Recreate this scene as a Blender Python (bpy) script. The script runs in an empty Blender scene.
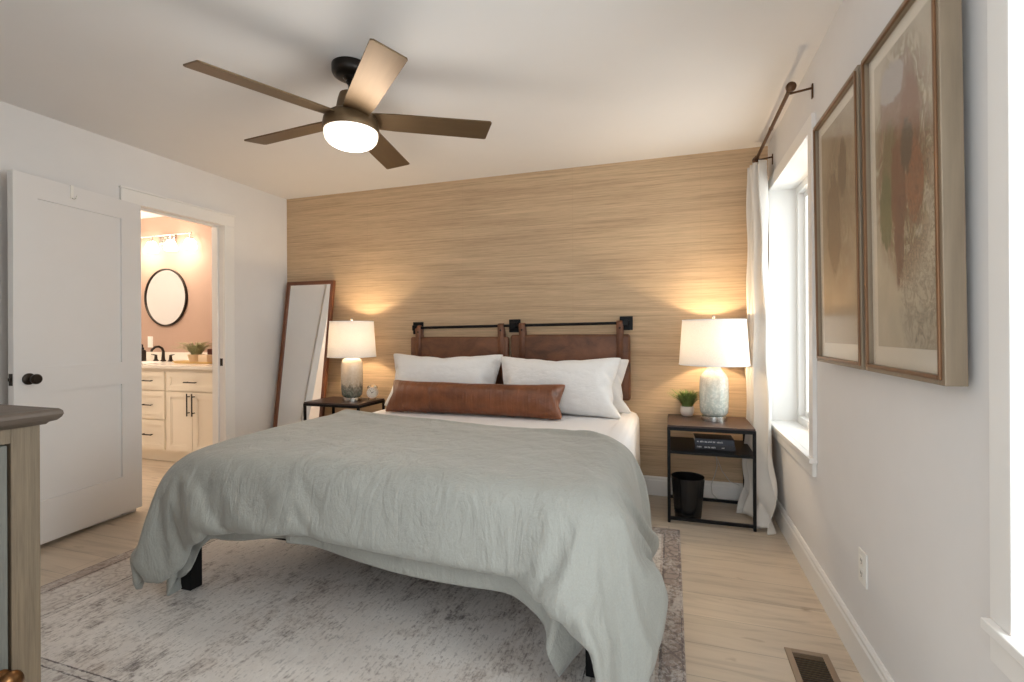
import bpy, bmesh, math, random
import numpy as np
from mathutils import Matrix, Vector

random.seed(7)
SC = bpy.context.scene
COL = SC.collection
PI = math.pi
R = math.radians

# ------------------------------------------------------------------ camera
cam = bpy.data.objects.new('Camera', bpy.data.cameras.new('Camera'))
COL.objects.link(cam)
cam.data.sensor_width = 36
cam.data.lens = 487.2 / 1024 * 36
cam.data.shift_y = -(341 - 332.7) / 1024
cam.data.clip_start = .05
_c, _s = math.cos(.3164), math.sin(.3164)
cam.matrix_world = Matrix.Translation((-.6269, -3.6837, 1.1808)) @ (
    Matrix(((_c, 0, _s), (_s, 0, -_c), (0, 1, 0))) @ Matrix.Rotation(-.0048, 3, 'Z')).to_4x4()
SC.camera = cam

# ------------------------------------------------------------------ world, exposure
wd = bpy.data.worlds.new('World'); SC.world = wd; wd.use_nodes = True
bg = wd.node_tree.nodes['Background']
bg.inputs[0].default_value = (.87, .945, 1, 1); bg.inputs[1].default_value = 1.8
vs = SC.view_settings
vs.view_transform = 'Standard'; vs.look = 'None'; vs.gamma = 1; vs.use_curve_mapping = False
vs.exposure = 0.38
SC.cycles.max_bounces = 10
SC.cycles.diffuse_bounces = 5
SC.cycles.transparent_max_bounces = 12
SC.cycles.sample_clamp_indirect = 6


def area(name, loc, rot, sx, sy, e, col):
    l = bpy.data.lights.new(name, 'AREA'); l.shape = 'RECTANGLE'; l.size = sx; l.size_y = sy
    l.energy = e; l.color = col
    o = bpy.data.objects.new(name, l); o.location = loc; o.rotation_euler = rot; COL.objects.link(o)
    return o


# daylight outside the two windows of the right wall
area('window_daylight', (.70, -.60, 1.40), (0, R(90), 0), 1.4, 0.9, 10, (.93, .97, 1))
area('window_daylight', (.70, -3.02, 1.40), (0, R(90), 0), 1.4, 1.0, 36, (.93, .97, 1))


def point(name, loc, e, col, r=.03, parent=None):
    l = bpy.data.lights.new(name, 'POINT'); l.energy = e; l.color = col; l.shadow_soft_size = r
    o = bpy.data.objects.new(name, l); o.location = loc; COL.objects.link(o)
    if parent: o.parent = parent
    return o


# ------------------------------------------------------------------ helpers
def lin(*c):
    return tuple(((v / 255) / 12.92 if v / 255 < .04045 else ((v / 255 + .055) / 1.055) ** 2.4) for v in c)


def mul(c, k):
    return tuple(min(1, v * k) for v in c)


def newmat(name):
    m = bpy.data.materials.new(name); m.use_nodes = True
    nt = m.node_tree; b = nt.nodes['Principled BSDF']
    return m, nt, b


def N(nt, typ, **kw):
    n = nt.nodes.new(typ)
    for k, v in kw.items(): setattr(n, k, v)
    return n


def coords(nt, scale=(1, 1, 1), rot=(0, 0, 0), kind='Object'):
    tc = N(nt, 'ShaderNodeTexCoord'); mp = N(nt, 'ShaderNodeMapping')
    mp.inputs['Scale'].default_value = scale; mp.inputs['Rotation'].default_value = rot
    nt.links.new(tc.outputs[kind], mp.inputs['Vector'])
    return mp.outputs[0]


def noise(nt, vec, scale=1, detail=4, rough=.55, dist=0):
    n = N(nt, 'ShaderNodeTexNoise'); n.inputs['Scale'].default_value = scale
    n.inputs['Detail'].default_value = detail; n.inputs['Roughness'].default_value = rough
    n.inputs['Distortion'].default_value = dist
    nt.links.new(vec, n.inputs['Vector']); return n.outputs[0]


def ramp(nt, fac, stops, interp='LINEAR'):
    r = N(nt, 'ShaderNodeValToRGB'); e = r.color_ramp; e.interpolation = interp
    while len(e.elements) < len(stops): e.elements.new(.5)
    for el, (p, c) in zip(e.elements, stops):
        el.position = p; el.color = (c[0], c[1], c[2], 1) if hasattr(c, '__len__') else (c, c, c, 1)
    nt.links.new(fac, r.inputs[0]); return r.outputs[0]


def mixc(nt, fac, a, b, mode='MIX'):
    m = N(nt, 'ShaderNodeMix', data_type='RGBA', blend_type=mode)
    for s, v in ((0, fac), (6, a), (7, b)):
        if hasattr(v, 'is_linked'): nt.links.new(v, m.inputs[s])
        elif s == 0: m.inputs[0].default_value = v
        else: m.inputs[s].default_value = (*v, 1)
    return m.outputs[2]


def math_(nt, op, a, b=None):
    m = N(nt, 'ShaderNodeMath', operation=op)
    for i, v in enumerate((a, b)):
        if v is None: continue
        if hasattr(v, 'is_linked'): nt.links.new(v, m.inputs[i])
        else: m.inputs[i].default_value = v
    return m.outputs[0]


def bump(nt, b, h, strength=.3, dist=.01):
    bp = N(nt, 'ShaderNodeBump'); bp.inputs['Strength'].default_value = strength
    bp.inputs['Distance'].default_value = dist
    nt.links.new(h, bp.inputs['Height']); nt.links.new(bp.outputs[0], b.inputs['Normal'])


def mat(name, col, rough=.5, metal=0., var=.08, scale=(6, 6, 6), bmp=0., bscale=None, bdist=.004, sheen=0., coat=0., detail=4):
    m, nt, b = newmat(name)
    v = coords(nt, scale); f = noise(nt, v, 1, detail)
    c = ramp(nt, f, [(.25, mul(col, 1 - var)), (.75, mul(col, 1 + var))])
    nt.links.new(c, b.inputs['Base Color'])
    b.inputs['Roughness'].default_value = rough; b.inputs['Metallic'].default_value = metal
    b.inputs['Sheen Weight'].default_value = sheen; b.inputs['Coat Weight'].default_value = coat
    if bmp:
        h = noise(nt, coords(nt, bscale or scale), 1, 5); bump(nt, b, h, bmp, bdist)
    return m


def emis(name, col, strength, base=(.9, .9, .88)):
    m, nt, b = newmat(name)
    b.inputs['Base Color'].default_value = (*base, 1)
    b.inputs['Emission Color'].default_value = (*col, 1); b.inputs['Emission Strength'].default_value = strength
    b.inputs['Roughness'].default_value = .4
    return m


# ------------------------------------------------------------------ geometry
class MB:
    def __init__(s): s.bm = bmesh.new()

    def box(s, a, b, bev=0., seg=2, mtx=None):
        g = bmesh.ops.create_cube(s.bm, size=1)['verts']
        for v in g: v.co = Vector(((a[i] + b[i]) / 2 + v.co[i] * (b[i] - a[i]) for i in range(3)))
        if bev:
            ed = list({e for v in g for e in v.link_edges})
            r = bmesh.ops.bevel(s.bm, geom=ed, offset=bev, segments=seg, profile=.5, affect='EDGES')
            g = list({v for f in r['faces'] for v in f.verts} | {v for v in g if v.is_valid})
        if mtx is not None:
            for v in g: v.co = mtx @ v.co
        return s

    def tube(s, pts, r, n=10, caps=True, closed=False):
        pts = [Vector(p) for p in pts]; rs = r if hasattr(r, '__len__') else [r] * len(pts)
        rings = []; prev = None
        for i, p in enumerate(pts):
            if closed: t = pts[(i + 1) % len(pts)] - pts[i - 1]
            else: t = pts[min(i + 1, len(pts) - 1)] - pts[max(i - 1, 0)]
            t.normalize()
            if prev is None:
                a = Vector((0, 0, 1)) if abs(t.z) < .9 else Vector((1, 0, 0))
                u = t.cross(a).normalized()
            else:
                u = (prev - t * prev.dot(t)).normalized()
            prev = u; w = t.cross(u)
            rings.append([s.bm.verts.new(p + (u * math.cos(2 * PI * k / n) + w * math.sin(2 * PI * k / n)) * rs[i]) for k in range(n)])
        m = len(rings)
        for i in range(m if closed else m - 1):
            A, B = rings[i], rings[(i + 1) % m]
            for k in range(n): s.bm.faces.new((A[k], A[(k + 1) % n], B[(k + 1) % n], B[k]))
        if caps and not closed:
            s.bm.faces.new(rings[0][::-1]); s.bm.faces.new(rings[-1])
        return s

    def lathe(s, prof, c=(0, 0, 0), n=32, mtx=None, cap0=True, cap1=True):
        rings = []
        for (r, z) in prof:
            if r < 1e-6: rings.append([s.bm.verts.new((c[0], c[1], c[2] + z))])
            else: rings.append([s.bm.verts.new((c[0] + r * math.cos(2 * PI * k / n), c[1] + r * math.sin(2 * PI * k / n), c[2] + z)) for k in range(n)])
        for A, B in zip(rings, rings[1:]):
            for k in range(n):
                k2 = (k + 1) % n
                if len(A) == 1 and len(B) == 1: continue
                if len(A) == 1: s.bm.faces.new((A[0], B[k2], B[k]))
                elif len(B) == 1: s.bm.faces.new((A[k], A[k2], B[0]))
                else: s.bm.faces.new((A[k], A[k2], B[k2], B[k]))
        if cap0 and len(rings[0]) > 1: s.bm.faces.new(rings[0][::-1])
        if cap1 and len(rings[-1]) > 1: s.bm.faces.new(rings[-1])
        if mtx is not None:
            for rg in rings:
                for v in rg: v.co = mtx @ v.co
        return s

    def prism(s, poly, z0, z1, bev=0., mtx=None):
        lo = [s.bm.verts.new((x, y, z0)) for x, y in poly]; hi = [s.bm.verts.new((x, y, z1)) for x, y in poly]
        f = [s.bm.faces.new(lo[::-1]), s.bm.faces.new(hi)]
        n = len(poly)
        for i in range(n): f.append(s.bm.faces.new((lo[i], lo[(i + 1) % n], hi[(i + 1) % n], hi[i])))
        vs_ = lo + hi
        if bev:
            ed = list(f[1].edges) + list(f[0].edges)
            r = bmesh.ops.bevel(s.bm, geom=ed, offset=bev, segments=2, profile=.5, affect='EDGES')
            vs_ = list({v for q in r['faces'] for v in q.verts} | {v for v in vs_ if v.is_valid})
        if mtx is not None:
            for v in vs_: v.co = mtx @ v.co
        return s

    def grid(s, fn, nu, nv, close_u=False):
        vv = [[s.bm.verts.new(fn(i / nu, j / nv)) for i in range(nu + (0 if close_u else 1))] for j in range(nv + 1)]
        w = len(vv[0])
        for j in range(nv):
            for i in range(nu):
                s.bm.faces.new((vv[j][i], vv[j][(i + 1) % w], vv[j + 1][(i + 1) % w], vv[j + 1][i]))
        return s

    def quad(s, *p):
        s.bm.faces.new([s.bm.verts.new(q) for q in p]); return s

    def build(s, name, m, parent=None, smooth=None, loc=None, rotz=0):
        me = bpy.data.meshes.new(name)
        bmesh.ops.recalc_face_normals(s.bm, faces=s.bm.faces[:])
        s.bm.to_mesh(me); s.bm.free()
        o = bpy.data.objects.new(name, me); COL.objects.link(o)
        if m: me.materials.append(m)
        if smooth is not None:
            me.polygons.foreach_set('use_smooth', [True] * len(me.polygons))
            me.set_sharp_from_angle(angle=R(smooth))
        if parent: o.parent = parent
        if loc: o.location = loc
        o.rotation_euler.z = rotz
        return o


def thing(name, label, cat, loc=(0, 0, 0), rotz=0, group=None):
    o = bpy.data.objects.new(name, None); COL.objects.link(o); o.empty_display_size = .05
    o.location = loc; o.rotation_euler.z = rotz
    return tag(o, label, cat, group)


def tag(o, label, cat, group=None, kind=None):
    o['label'] = label; o['category'] = cat
    if group: o['group'] = group
    if kind: o['kind'] = kind
    return o


def struct(o):
    o['kind'] = 'structure'; return o


def surface(data):
    """a grid of points from the differences listed in millimetres"""
    nr, nc, d = data
    q = np.array(d, float).reshape(3, nr, nc)
    return np.cumsum(np.cumsum(q, 1), 2).transpose(1, 2, 0) / 1000


def double_grid(g):
    """twice the rows and columns of a point grid"""
    def up(a):
        o = np.zeros((2 * a.shape[0] - 1,) + a.shape[1:]); o[::2] = a
        p = np.concatenate([2 * a[:1] - a[1:2], a, 2 * a[-1:] - a[-2:-1]])
        o[1::2] = (-p[:-3] + 9 * p[1:-2] + 9 * p[2:-1] - p[3:]) / 16
        return o
    return up(up(g).transpose(1, 0, 2)).transpose(1, 0, 2)


def raw(name, verts, faces, m, parent=None, smooth=180, sub=0):
    me = bpy.data.meshes.new(name); me.from_pydata([tuple(map(float, v)) for v in verts], [], faces); me.update()
    o = bpy.data.objects.new(name, me); COL.objects.link(o); me.materials.append(m)
    me.polygons.foreach_set('use_smooth', [True] * len(me.polygons))
    if parent: o.parent = parent
    if sub:
        md = o.modifiers.new('Subdivision', 'SUBSURF'); md.levels = sub; md.render_levels = sub
    return o

# ------------------------------------------------------------------ materials
M = {}
M['wall'] = mat('white_wall_paint', lin(226, 223, 221), .85, var=.015, bmp=.04, bscale=(90, 90, 90), bdist=.001)
M['ceil'] = mat('ceiling_paint', lin(230, 227, 225), .9, var=.012, scale=(3, 3, 3), bmp=.05, bscale=(70, 70, 70), bdist=.001)
M['trim'] = mat('white_trim_paint', lin(236, 233, 229), .35, var=.01)
M['door'] = mat('white_door_paint', lin(226, 223, 221), .4, var=.01)
M['bathwall'] = mat('terracotta_wall_paint', lin(176, 147, 130), .8, var=.02)
M['cream'] = mat('cream_cabinet_paint', lin(244, 234, 216), .4, var=.01)
M['quartz'] = mat('white_quartz', lin(240, 232, 220), .15, var=.03, scale=(14, 14, 14))
M['black'] = mat('black_metal', (.006, .006, .007), .38, .1, var=.1)
M['matblack'] = mat('matte_black_steel', (.005, .005, .006), .45, .0, var=.1)
M['bronze'] = mat('dark_bronze', (.035, .026, .02), .38, .75, var=.15)
M['fanbronze'] = mat('brushed_fan_bronze', (.165, .108, .058), .45, .7, var=.07, scale=(4, 60, 60))
M['fanblack'] = mat('oil_rubbed_bronze', (.022, .018, .015), .3, .7, var=.1)
M['rod'] = mat('warm_bronze', lin(92, 66, 46), .4, .7, var=.15)
M['steel'] = mat('brushed_nickel', (.62, .60, .56), .25, 1, var=.05)
M['linen'] = mat('white_cotton', lin(236, 235, 234), .85, var=.015, scale=(30, 30, 30), bmp=.7, bscale=(7, 7, 12), bdist=.018, sheen=.15)
M['sheet'] = mat('white_sheet_cotton', lin(234, 231, 230), .85, var=.01, scale=(30, 30, 30), bmp=.15, bscale=(9, 9, 9), bdist=.006, sheen=.1)
for k_ in ('black', 'matblack'): M[k_].node_tree.nodes['Principled BSDF'].inputs['Specular IOR Level'].default_value = .22
M['pot'] = mat('white_ceramic', lin(226, 214, 204), .55, var=.04, bmp=.3, bscale=(60, 60, 60), bdist=.002)
M['leaf'] = mat('green_foliage', lin(110, 128, 70), .6, var=.35, scale=(40, 40, 40))
M['leaf2'] = mat('dry_green_foliage', lin(150, 150, 110), .6, var=.3, scale=(30, 30, 30))
M['soil'] = mat('dark_soil', (.04, .03, .02), .95, var=.3, scale=(90, 90, 90))
M['plastic'] = mat('white_plastic', lin(235, 232, 226), .35, var=.01)
M['slot'] = mat('dark_slot', (.02, .02, .02), .6, var=.1)


def wood(name, col, var=.25, scale=(2, 2, 30), rough=.45, bmp=.15):
    m, nt, b = newmat(name)
    v = coords(nt, scale)
    f = noise(nt, v, 1, 6, .6, .8); g = noise(nt, v, 5, 3, .5, .3)
    c = ramp(nt, f, [(.25, mul(col, 1 - var)), (.5, col), (.75, mul(col, 1 + var))])
    c = mixc(nt, .35, c, ramp(nt, g, [(.3, mul(col, .55)), (.6, mul(col, 1.15))]))
    nt.links.new(c, b.inputs['Base Color']); b.inputs['Roughness'].default_value = rough
    bump(nt, b, g, bmp, .003)
    return m


M['walnut'] = wood('walnut_wood', lin(112, 66, 42), .2, (30, 30, 2))
M['darktop'] = wood('dark_brown_wood', lin(66, 48, 42), .12, (3, 24, 24), .42, .04)
M['oakgrey'] = wood('weathered_grey_oak', lin(112, 97, 78), .42, (70, 70, 2.4), .6, .35)
M['oaktop'] = wood('weathered_grey_oak_top', lin(90, 78, 68), .26, (26, 2, 26), .5, .35)
M['oakpanel'] = wood('weathered_blue_grey_oak', lin(104, 103, 96), .26, (55, 55, 2.2), .6, .35)

# grasscloth wallpaper
m, nt, b = newmat('grasscloth_wallpaper')
f = noise(nt, coords(nt, (1.5, 1, 78)), 1, 6, .68, .2)
g = noise(nt, coords(nt, (9, 1, 330)), 1, 3, .6)
k = noise(nt, coords(nt, (.7, 1, 12)), 1, 3, .5)
W0 = lin(195, 168, 139)
c = ramp(nt, f, [(.32, mul(W0, .38)), (.45, mul(W0, .84)), (.55, mul(W0, 1.10)), (.70, mul(W0, 1.40))])
c = mixc(nt, .38, c, ramp(nt, g, [(.3, mul(W0, .5)), (.7, mul(W0, 1.35))]))
c = mixc(nt, .30, c, ramp(nt, k, [(.3, mul(lin(180, 152, 116), .85)), (.7, mul(lin(216, 190, 150), 1.05))]))
# faint vertical joins between the strips
sx = N(nt, 'ShaderNodeSeparateXYZ'); tc = N(nt, 'ShaderNodeTexCoord'); nt.links.new(tc.outputs['Object'], sx.inputs[0])
fr = math_(nt, 'FRACT', math_(nt, 'DIVIDE', math_(nt, 'ADD', sx.outputs[0], 5.0), .914))
seam = math_(nt, 'LESS_THAN', fr, .006)
c = mixc(nt, math_(nt, 'MULTIPLY', seam, .12), c, mul(W0, .6))
nt.links.new(c, b.inputs['Base Color']); b.inputs['Roughness'].default_value = .75
bump(nt, b, f, .35, .003); M['paper'] = m

# pale oak plank floor
m, nt, b = newmat('pale_oak_planks')
br = N(nt, 'ShaderNodeTexBrick'); nt.links.new(coords(nt, (1, 1, 1)), br.inputs['Vector'])
br.inputs['Scale'].default_value = 1; br.inputs['Brick Width'].default_value = 1.75; br.inputs['Row Height'].default_value = .19
br.inputs['Mortar Size'].default_value = .0016; br.inputs['Mortar Smooth'].default_value = .2; br.offset = .37
F0 = lin(204, 189, 170)
br.inputs['Color1'].default_value = (*mul(F0, .90), 1); br.inputs['Color2'].default_value = (*mul(F0, 1.06), 1)
br.inputs['Mortar'].default_value = (*mul(F0, .62), 1)
f = noise(nt, coords(nt, (1.6, 16, 1)), 1, 6, .62, 1.2); kn = noise(nt, coords(nt, (4, 11, 1)), 1, 3, .5, .6)
c = mixc(nt, .75, br.outputs[0], ramp(nt, f, [(.28, (.62, .58, .54)), (.5, (.95, .93, .91)), (.72, (1.06, 1.05, 1.03))]), 'MULTIPLY')
c = mixc(nt, 1, c, ramp(nt, kn, [(.24, (.62, .57, .52)), (.36, (1, 1, 1))]), 'MULTIPLY')
nt.links.new(c, b.inputs['Base Color']); b.inputs['Roughness'].default_value = .36
bump(nt, b, f, .08, .002); M['floor'] = m

# distressed rug
RX0, RX1, RY0, RY1 = -3.425, -.585, -2.87, -.64
m, nt, b = newmat('distressed_woven_rug')
tc = N(nt, 'ShaderNodeTexCoord'); sx = N(nt, 'ShaderNodeSeparateXYZ'); nt.links.new(tc.outputs['Object'], sx.inputs[0])
dx = math_(nt, 'SUBTRACT', (RX1 - RX0) / 2, math_(nt, 'ABSOLUTE', sx.outputs[0]))
dy = math_(nt, 'SUBTRACT', (RY1 - RY0) / 2, math_(nt, 'ABSOLUTE', sx.outputs[1]))
d = math_(nt, 'MINIMUM', dx, dy)
wig = noise(nt, coords(nt, (60, 60, 1)), 1, 2)
d2 = math_(nt, 'ADD', d, math_(nt, 'MULTIPLY', math_(nt, 'SUBTRACT', wig, .5), .012))
cream, tan, brn, dk = lin(206, 198, 190), lin(176, 160, 148), lin(128, 110, 102), lin(88, 78, 76)
band = ramp(nt, math_(nt, 'MULTIPLY', d2, 2.0), [(0, tan), (.014, dk), (.022, tan), (.16, dk), (.176, tan), (.20, cream), (.60, dk), (.612, cream), (.655, dk), (.668, cream)], 'CONSTANT')
vo = N(nt, 'ShaderNodeTexVoronoi', feature='DISTANCE_TO_EDGE'); nt.links.new(coords(nt, (17, 17, 1)), vo.inputs['Vector']); vo.inputs['Scale'].default_value = 1
vo2 = N(nt, 'ShaderNodeTexVoronoi'); nt.links.new(coords(nt, (13, 13, 1)), vo2.inputs['Vector']); vo2.inputs['Scale'].default_value = 1; vo2.inputs['Randomness'].default_value = .35
motif = ramp(nt, vo2.outputs[0], [(.18, 1.), (.26, .0), (.40, .0), (.47, .8), (.56, .1)])
outer = math_(nt, 'LESS_THAN', d, .335)
nearb = math_(nt, 'MULTIPLY', math_(nt, 'LESS_THAN', d, .085), ramp(nt, math_(nt, 'ADD', math_(nt, 'MULTIPLY', sx.outputs[0], .4), .5), [(.35, .0), (.75, 1.)]))
c = mixc(nt, math_(nt, 'MULTIPLY', math_(nt, 'MULTIPLY', motif, outer), .62), band, brn)
lace = ramp(nt, vo.outputs[0], [(.03, 1.), (.10, 0.)])
c = mixc(nt, math_(nt, 'MULTIPLY', math_(nt, 'MULTIPLY', lace, nearb), .7), c, dk)
c = mixc(nt, math_(nt, 'MULTIPLY', nearb, .35), c, brn)
big = noise(nt, coords(nt, (1.1, 1.5, 1)), 1, 4, .6, .5)
mid = noise(nt, coords(nt, (9, 5, 1)), 1, 6, .72, .6)
weave = noise(nt, coords(nt, (95, 18, 1)), 1, 4, .7)
fine = noise(nt, coords(nt, (55, 55, 1)), 1, 5, .75, .4)
inner = math_(nt, 'GREATER_THAN', d, .334)
v_ = math_(nt, 'ADD', math_(nt, 'ADD', math_(nt, 'MULTIPLY', mid, .46), math_(nt, 'MULTIPLY', weave, .22)), math_(nt, 'ADD', math_(nt, 'MULTIPLY', fine, .20), math_(nt, 'MULTIPLY', big, .30)))
field = ramp(nt, v_, [(.44, lin(96, 86, 83)), (.50, lin(146, 136, 130)), (.55, lin(200, 191, 183)), (.61, lin(226, 219, 212)), (.70, lin(212, 202, 192))])
tint = noise(nt, coords(nt, (1.6, 2.2, 1), (0, 0, .6)), 1, 3)
field = mixc(nt, ramp(nt, tint, [(.45, 0.), (.62, .28)]), field, lin(176, 152, 132))
c = mixc(nt, inner, c, field)
# worn patches let the pale ground through everywhere
wear = math_(nt, 'ADD', math_(nt, 'MULTIPLY', mid, .5), math_(nt, 'MULTIPLY', fine, .5))
c = mixc(nt, ramp(nt, wear, [(.49, 0.), (.58, .62)]), c, lin(216, 209, 203))
c = mixc(nt, ramp(nt, math_(nt, 'ADD', math_(nt, 'MULTIPLY', weave, .55), math_(nt, 'MULTIPLY', fine, .45)), [(.40, .42), (.48, 0.)]), c, lin(104, 93, 90))
nt.links.new(c, b.inputs['Base Color']); b.inputs['Roughness'].default_value = .95; b.inputs['Sheen Weight'].default_value = .2
bump(nt, b, weave, .5, .004); M['rug'] = m

# leather
def leather(name, col, rough, dark, creases, amt=.4):
    m, nt, b = newmat(name)
    f = noise(nt, coords(nt, (5, 5, 7)), 1, 6, .65, .4)
    c = ramp(nt, f, [(.28, dark), (.52, col), (.78, mul(col, 1.45))])
    nt.links.new(c, b.inputs['Base Color']); b.inputs['Roughness'].default_value = rough
    h = noise(nt, coords(nt, creases), 1, 4, .6, .3)
    h = math_(nt, 'ADD', h, math_(nt, 'MULTIPLY', noise(nt, coords(nt, (90, 90, 90)), 1, 2), .12))
    bump(nt, b, h, amt, .012); return m


M['leather'] = leather('brown_distressed_leather', lin(112, 72, 48), .5, lin(68, 42, 31), (3, 3, 5))
M['strap'] = leather('brown_strap_leather', lin(112, 72, 50), .5, lin(84, 52, 38), (20, 20, 20))
M['cognac'] = leather('cognac_leather', lin(120, 70, 41), .32, lin(88, 49, 30), (26, 2.0, 1.2), 1.)

# duvet linen
m, nt, b = newmat('sage_linen')
D0 = lin(158, 158, 151)
f = noise(nt, coords(nt, (3, 3, 3)), 1, 4); g = noise(nt, coords(nt, (190, 190, 190)), 1, 2)
c = mixc(nt, .3, ramp(nt, f, [(.3, mul(D0, .93)), (.7, mul(D0, 1.07))]), ramp(nt, g, [(.3, mul(D0, .85)), (.7, mul(D0, 1.12))]))
nt.links.new(c, b.inputs['Base Color']); b.inputs['Roughness'].default_value = .9; b.inputs['Sheen Weight'].default_value = .25
h = noise(nt, coords(nt, (16, 9, 7)), 1, 5, .6, .9)
cr_ = noise(nt, coords(nt, (7, 5, 2.2), (0, .25, 0)), 1, 6, .58, 1.6)
h = math_(nt, 'ADD', math_(nt, 'MULTIPLY', h, .55), math_(nt, 'MULTIPLY', cr_, .9))
bump(nt, b, h, .55, .030); M['duvet'] = m

# lamp shade fabric, lit by its own bulb
m, nt, b = newmat('white_lamp_fabric')
out = nt.nodes['Material Output']
tr = N(nt, 'ShaderNodeBsdfTranslucent'); tr.inputs[0].default_value = (.86, .80, .74, 1)
df = N(nt, 'ShaderNodeBsdfDiffuse')
f = noise(nt, coords(nt, (220, 220, 220)), 1, 2)
nt.links.new(ramp(nt, f, [(.3, lin(226, 220, 216)), (.7, lin(240, 235, 231))]), df.inputs[0])
mx = N(nt, 'ShaderNodeMixShader'); mx.inputs[0].default_value = .085
nt.links.new(df.outputs[0], mx.inputs[1]); nt.links.new(tr.outputs[0], mx.inputs[2]); nt.links.new(mx.outputs[0], out.inputs[0])
M['shade'] = m


def mottled(name, stops, z0, z1, amp, speck=.55):
    m, nt, b = newmat(name)
    tc = N(nt, 'ShaderNodeTexCoord'); sx = N(nt, 'ShaderNodeSeparateXYZ'); nt.links.new(tc.outputs['Object'], sx.inputs[0])
    h = math_(nt, 'DIVIDE', math_(nt, 'SUBTRACT', sx.outputs[2], z0), z1 - z0)
    n1 = noise(nt, coords(nt, (22, 22, 9)), 1, 5, .65, .8); n2 = noise(nt, coords(nt, (55, 55, 55)), 1, 4, .7, .5)
    hh = math_(nt, 'ADD', h, math_(nt, 'MULTIPLY', math_(nt, 'SUBTRACT', n1, .5), amp))
    c = ramp(nt, hh, stops)
    c = mixc(nt, ramp(nt, n2, [(.46, 0.), (.58, speck)]), c, lin(236, 234, 224))
    c = mixc(nt, ramp(nt, n1, [(.56, 0.), (.70, .45)]), c, lin(150, 142, 132))
    nt.links.new(c, b.inputs['Base Color']); b.inputs['Roughness'].default_value = .16; b.inputs['Coat Weight'].default_value = .5
    return m


M['lamp_pale'] = mottled('pale_mottled_glass', [(0, lin(168, 178, 172)), (.45, lin(196, 204, 196)), (1, lin(206, 200, 188))], .04, .30, .6)
M['lamp_drip'] = mottled('drip_glazed_glass', [(.05, lin(84, 96, 84)), (.30, lin(110, 104, 92)), (.42, lin(186, 172, 152)), (1, lin(208, 194, 176))], .04, .30, .7, .18)

# clear panes
m, nt, b = newmat('clear_glass'); out = nt.nodes['Material Output']
gl = N(nt, 'ShaderNodeBsdfGlossy'); gl.inputs['Roughness'].default_value = .02
tp = N(nt, 'ShaderNodeBsdfTransparent'); tp.inputs[0].default_value = (.97, .985, .98, 1)
fz = N(nt, 'ShaderNodeFresnel'); geo = N(nt, 'ShaderNodeNewGeometry')
# the same reflectance on both faces of a thin pane
nt.links.new(math_(nt, 'SUBTRACT', 1.33, math_(nt, 'MULTIPLY', geo.outputs['Backfacing'], 1.33 - 1 / 1.33)), fz.inputs[0])
mx = N(nt, 'ShaderNodeMixShader'); nt.links.new(fz.outputs[0], mx.inputs[0]); nt.links.new(tp.outputs[0], mx.inputs[1]); nt.links.new(gl.outputs[0], mx.inputs[2])
nt.links.new(mx.outputs[0], out.inputs[0]); M['glass'] = m
def art_glass():
    m, nt, b = newmat('museum_glass'); out = nt.nodes['Material Output']
    gl = N(nt, 'ShaderNodeBsdfGlossy'); gl.inputs['Roughness'].default_value = .14
    tp = N(nt, 'ShaderNodeBsdfTransparent'); lw = N(nt, 'ShaderNodeLayerWeight'); lw.inputs[0].default_value = .12
    mx = N(nt, 'ShaderNodeMixShader'); nt.links.new(math_(nt, 'MULTIPLY', lw.outputs[0], .26), mx.inputs[0])
    nt.links.new(tp.outputs[0], mx.inputs[1]); nt.links.new(gl.outputs[0], mx.inputs[2]); nt.links.new(mx.outputs[0], out.inputs[0])
    return m


M['artglass'] = art_glass()
m, nt, b = newmat('mirror_silver'); b.inputs['Base Color'].default_value = (.88, .89, .89, 1); b.inputs['Metallic'].default_value = 1; b.inputs['Roughness'].default_value = .015
M['mirror'] = m

# ------------------------------------------------------------------ the room
RW, H = 4.048, 2.44          # right wall x=0, left wall x=-RW, headboard wall y=0
YN = -4.4                    # where the modelled room ends behind the camera
DY0, DY1, DZ = -1.372, -.685, 2.052   # doorway in the left wall
W1 = (-1.084, -.13, .60, 2.10)         # window openings in the right wall (y0, y1, z0, z1)
W2 = (-3.56, -2.513, .600, 2.10)

struct(MB().box((-7.0, YN, -.06), (.205, .30, 0)).build('floor', M['floor']))
struct(MB().box((-RW - .12, YN, H), (.205, .16, H + .06)).build('ceiling', M['ceil']))
struct(MB().box((-RW, 0, 0), (.205, .10, H)).build('wall_back', M['paper']))
w = MB()
x0, x1 = -RW - .12, -RW
w.box((x0, YN, 0), (x1, DY0 - .02, H)).box((x0, DY1 + .02, 0), (x1, .10, H)).box((x0, DY0 - .02, DZ + .02), (x1, DY1 + .02, H))
struct(w.build('wall_left', M['wall']))
w = MB(); x0, x1 = 0, .205
g_ = .0125
w.box((x0, YN, 0), (x1, W2[0] - g_, H)).box((x0, W2[1] + g_, 0), (x1, W1[0] - g_, H)).box((x0, W1[1] + g_, 0), (x1, 0, H))
for q in (W1, W2):
    w.box((x0, q[0] - g_, 0), (x1, q[1] + g_, q[2] - .0225)).box((x0, q[0] - g_, q[3] + g_), (x1, q[1] + g_, H))
struct(w.build('wall_right', M['wall']))
struct(MB().box((-RW - .001, -3.55, 0), (-1.50, -3.45, H)).build('wall_foot', M['wall']))


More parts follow.
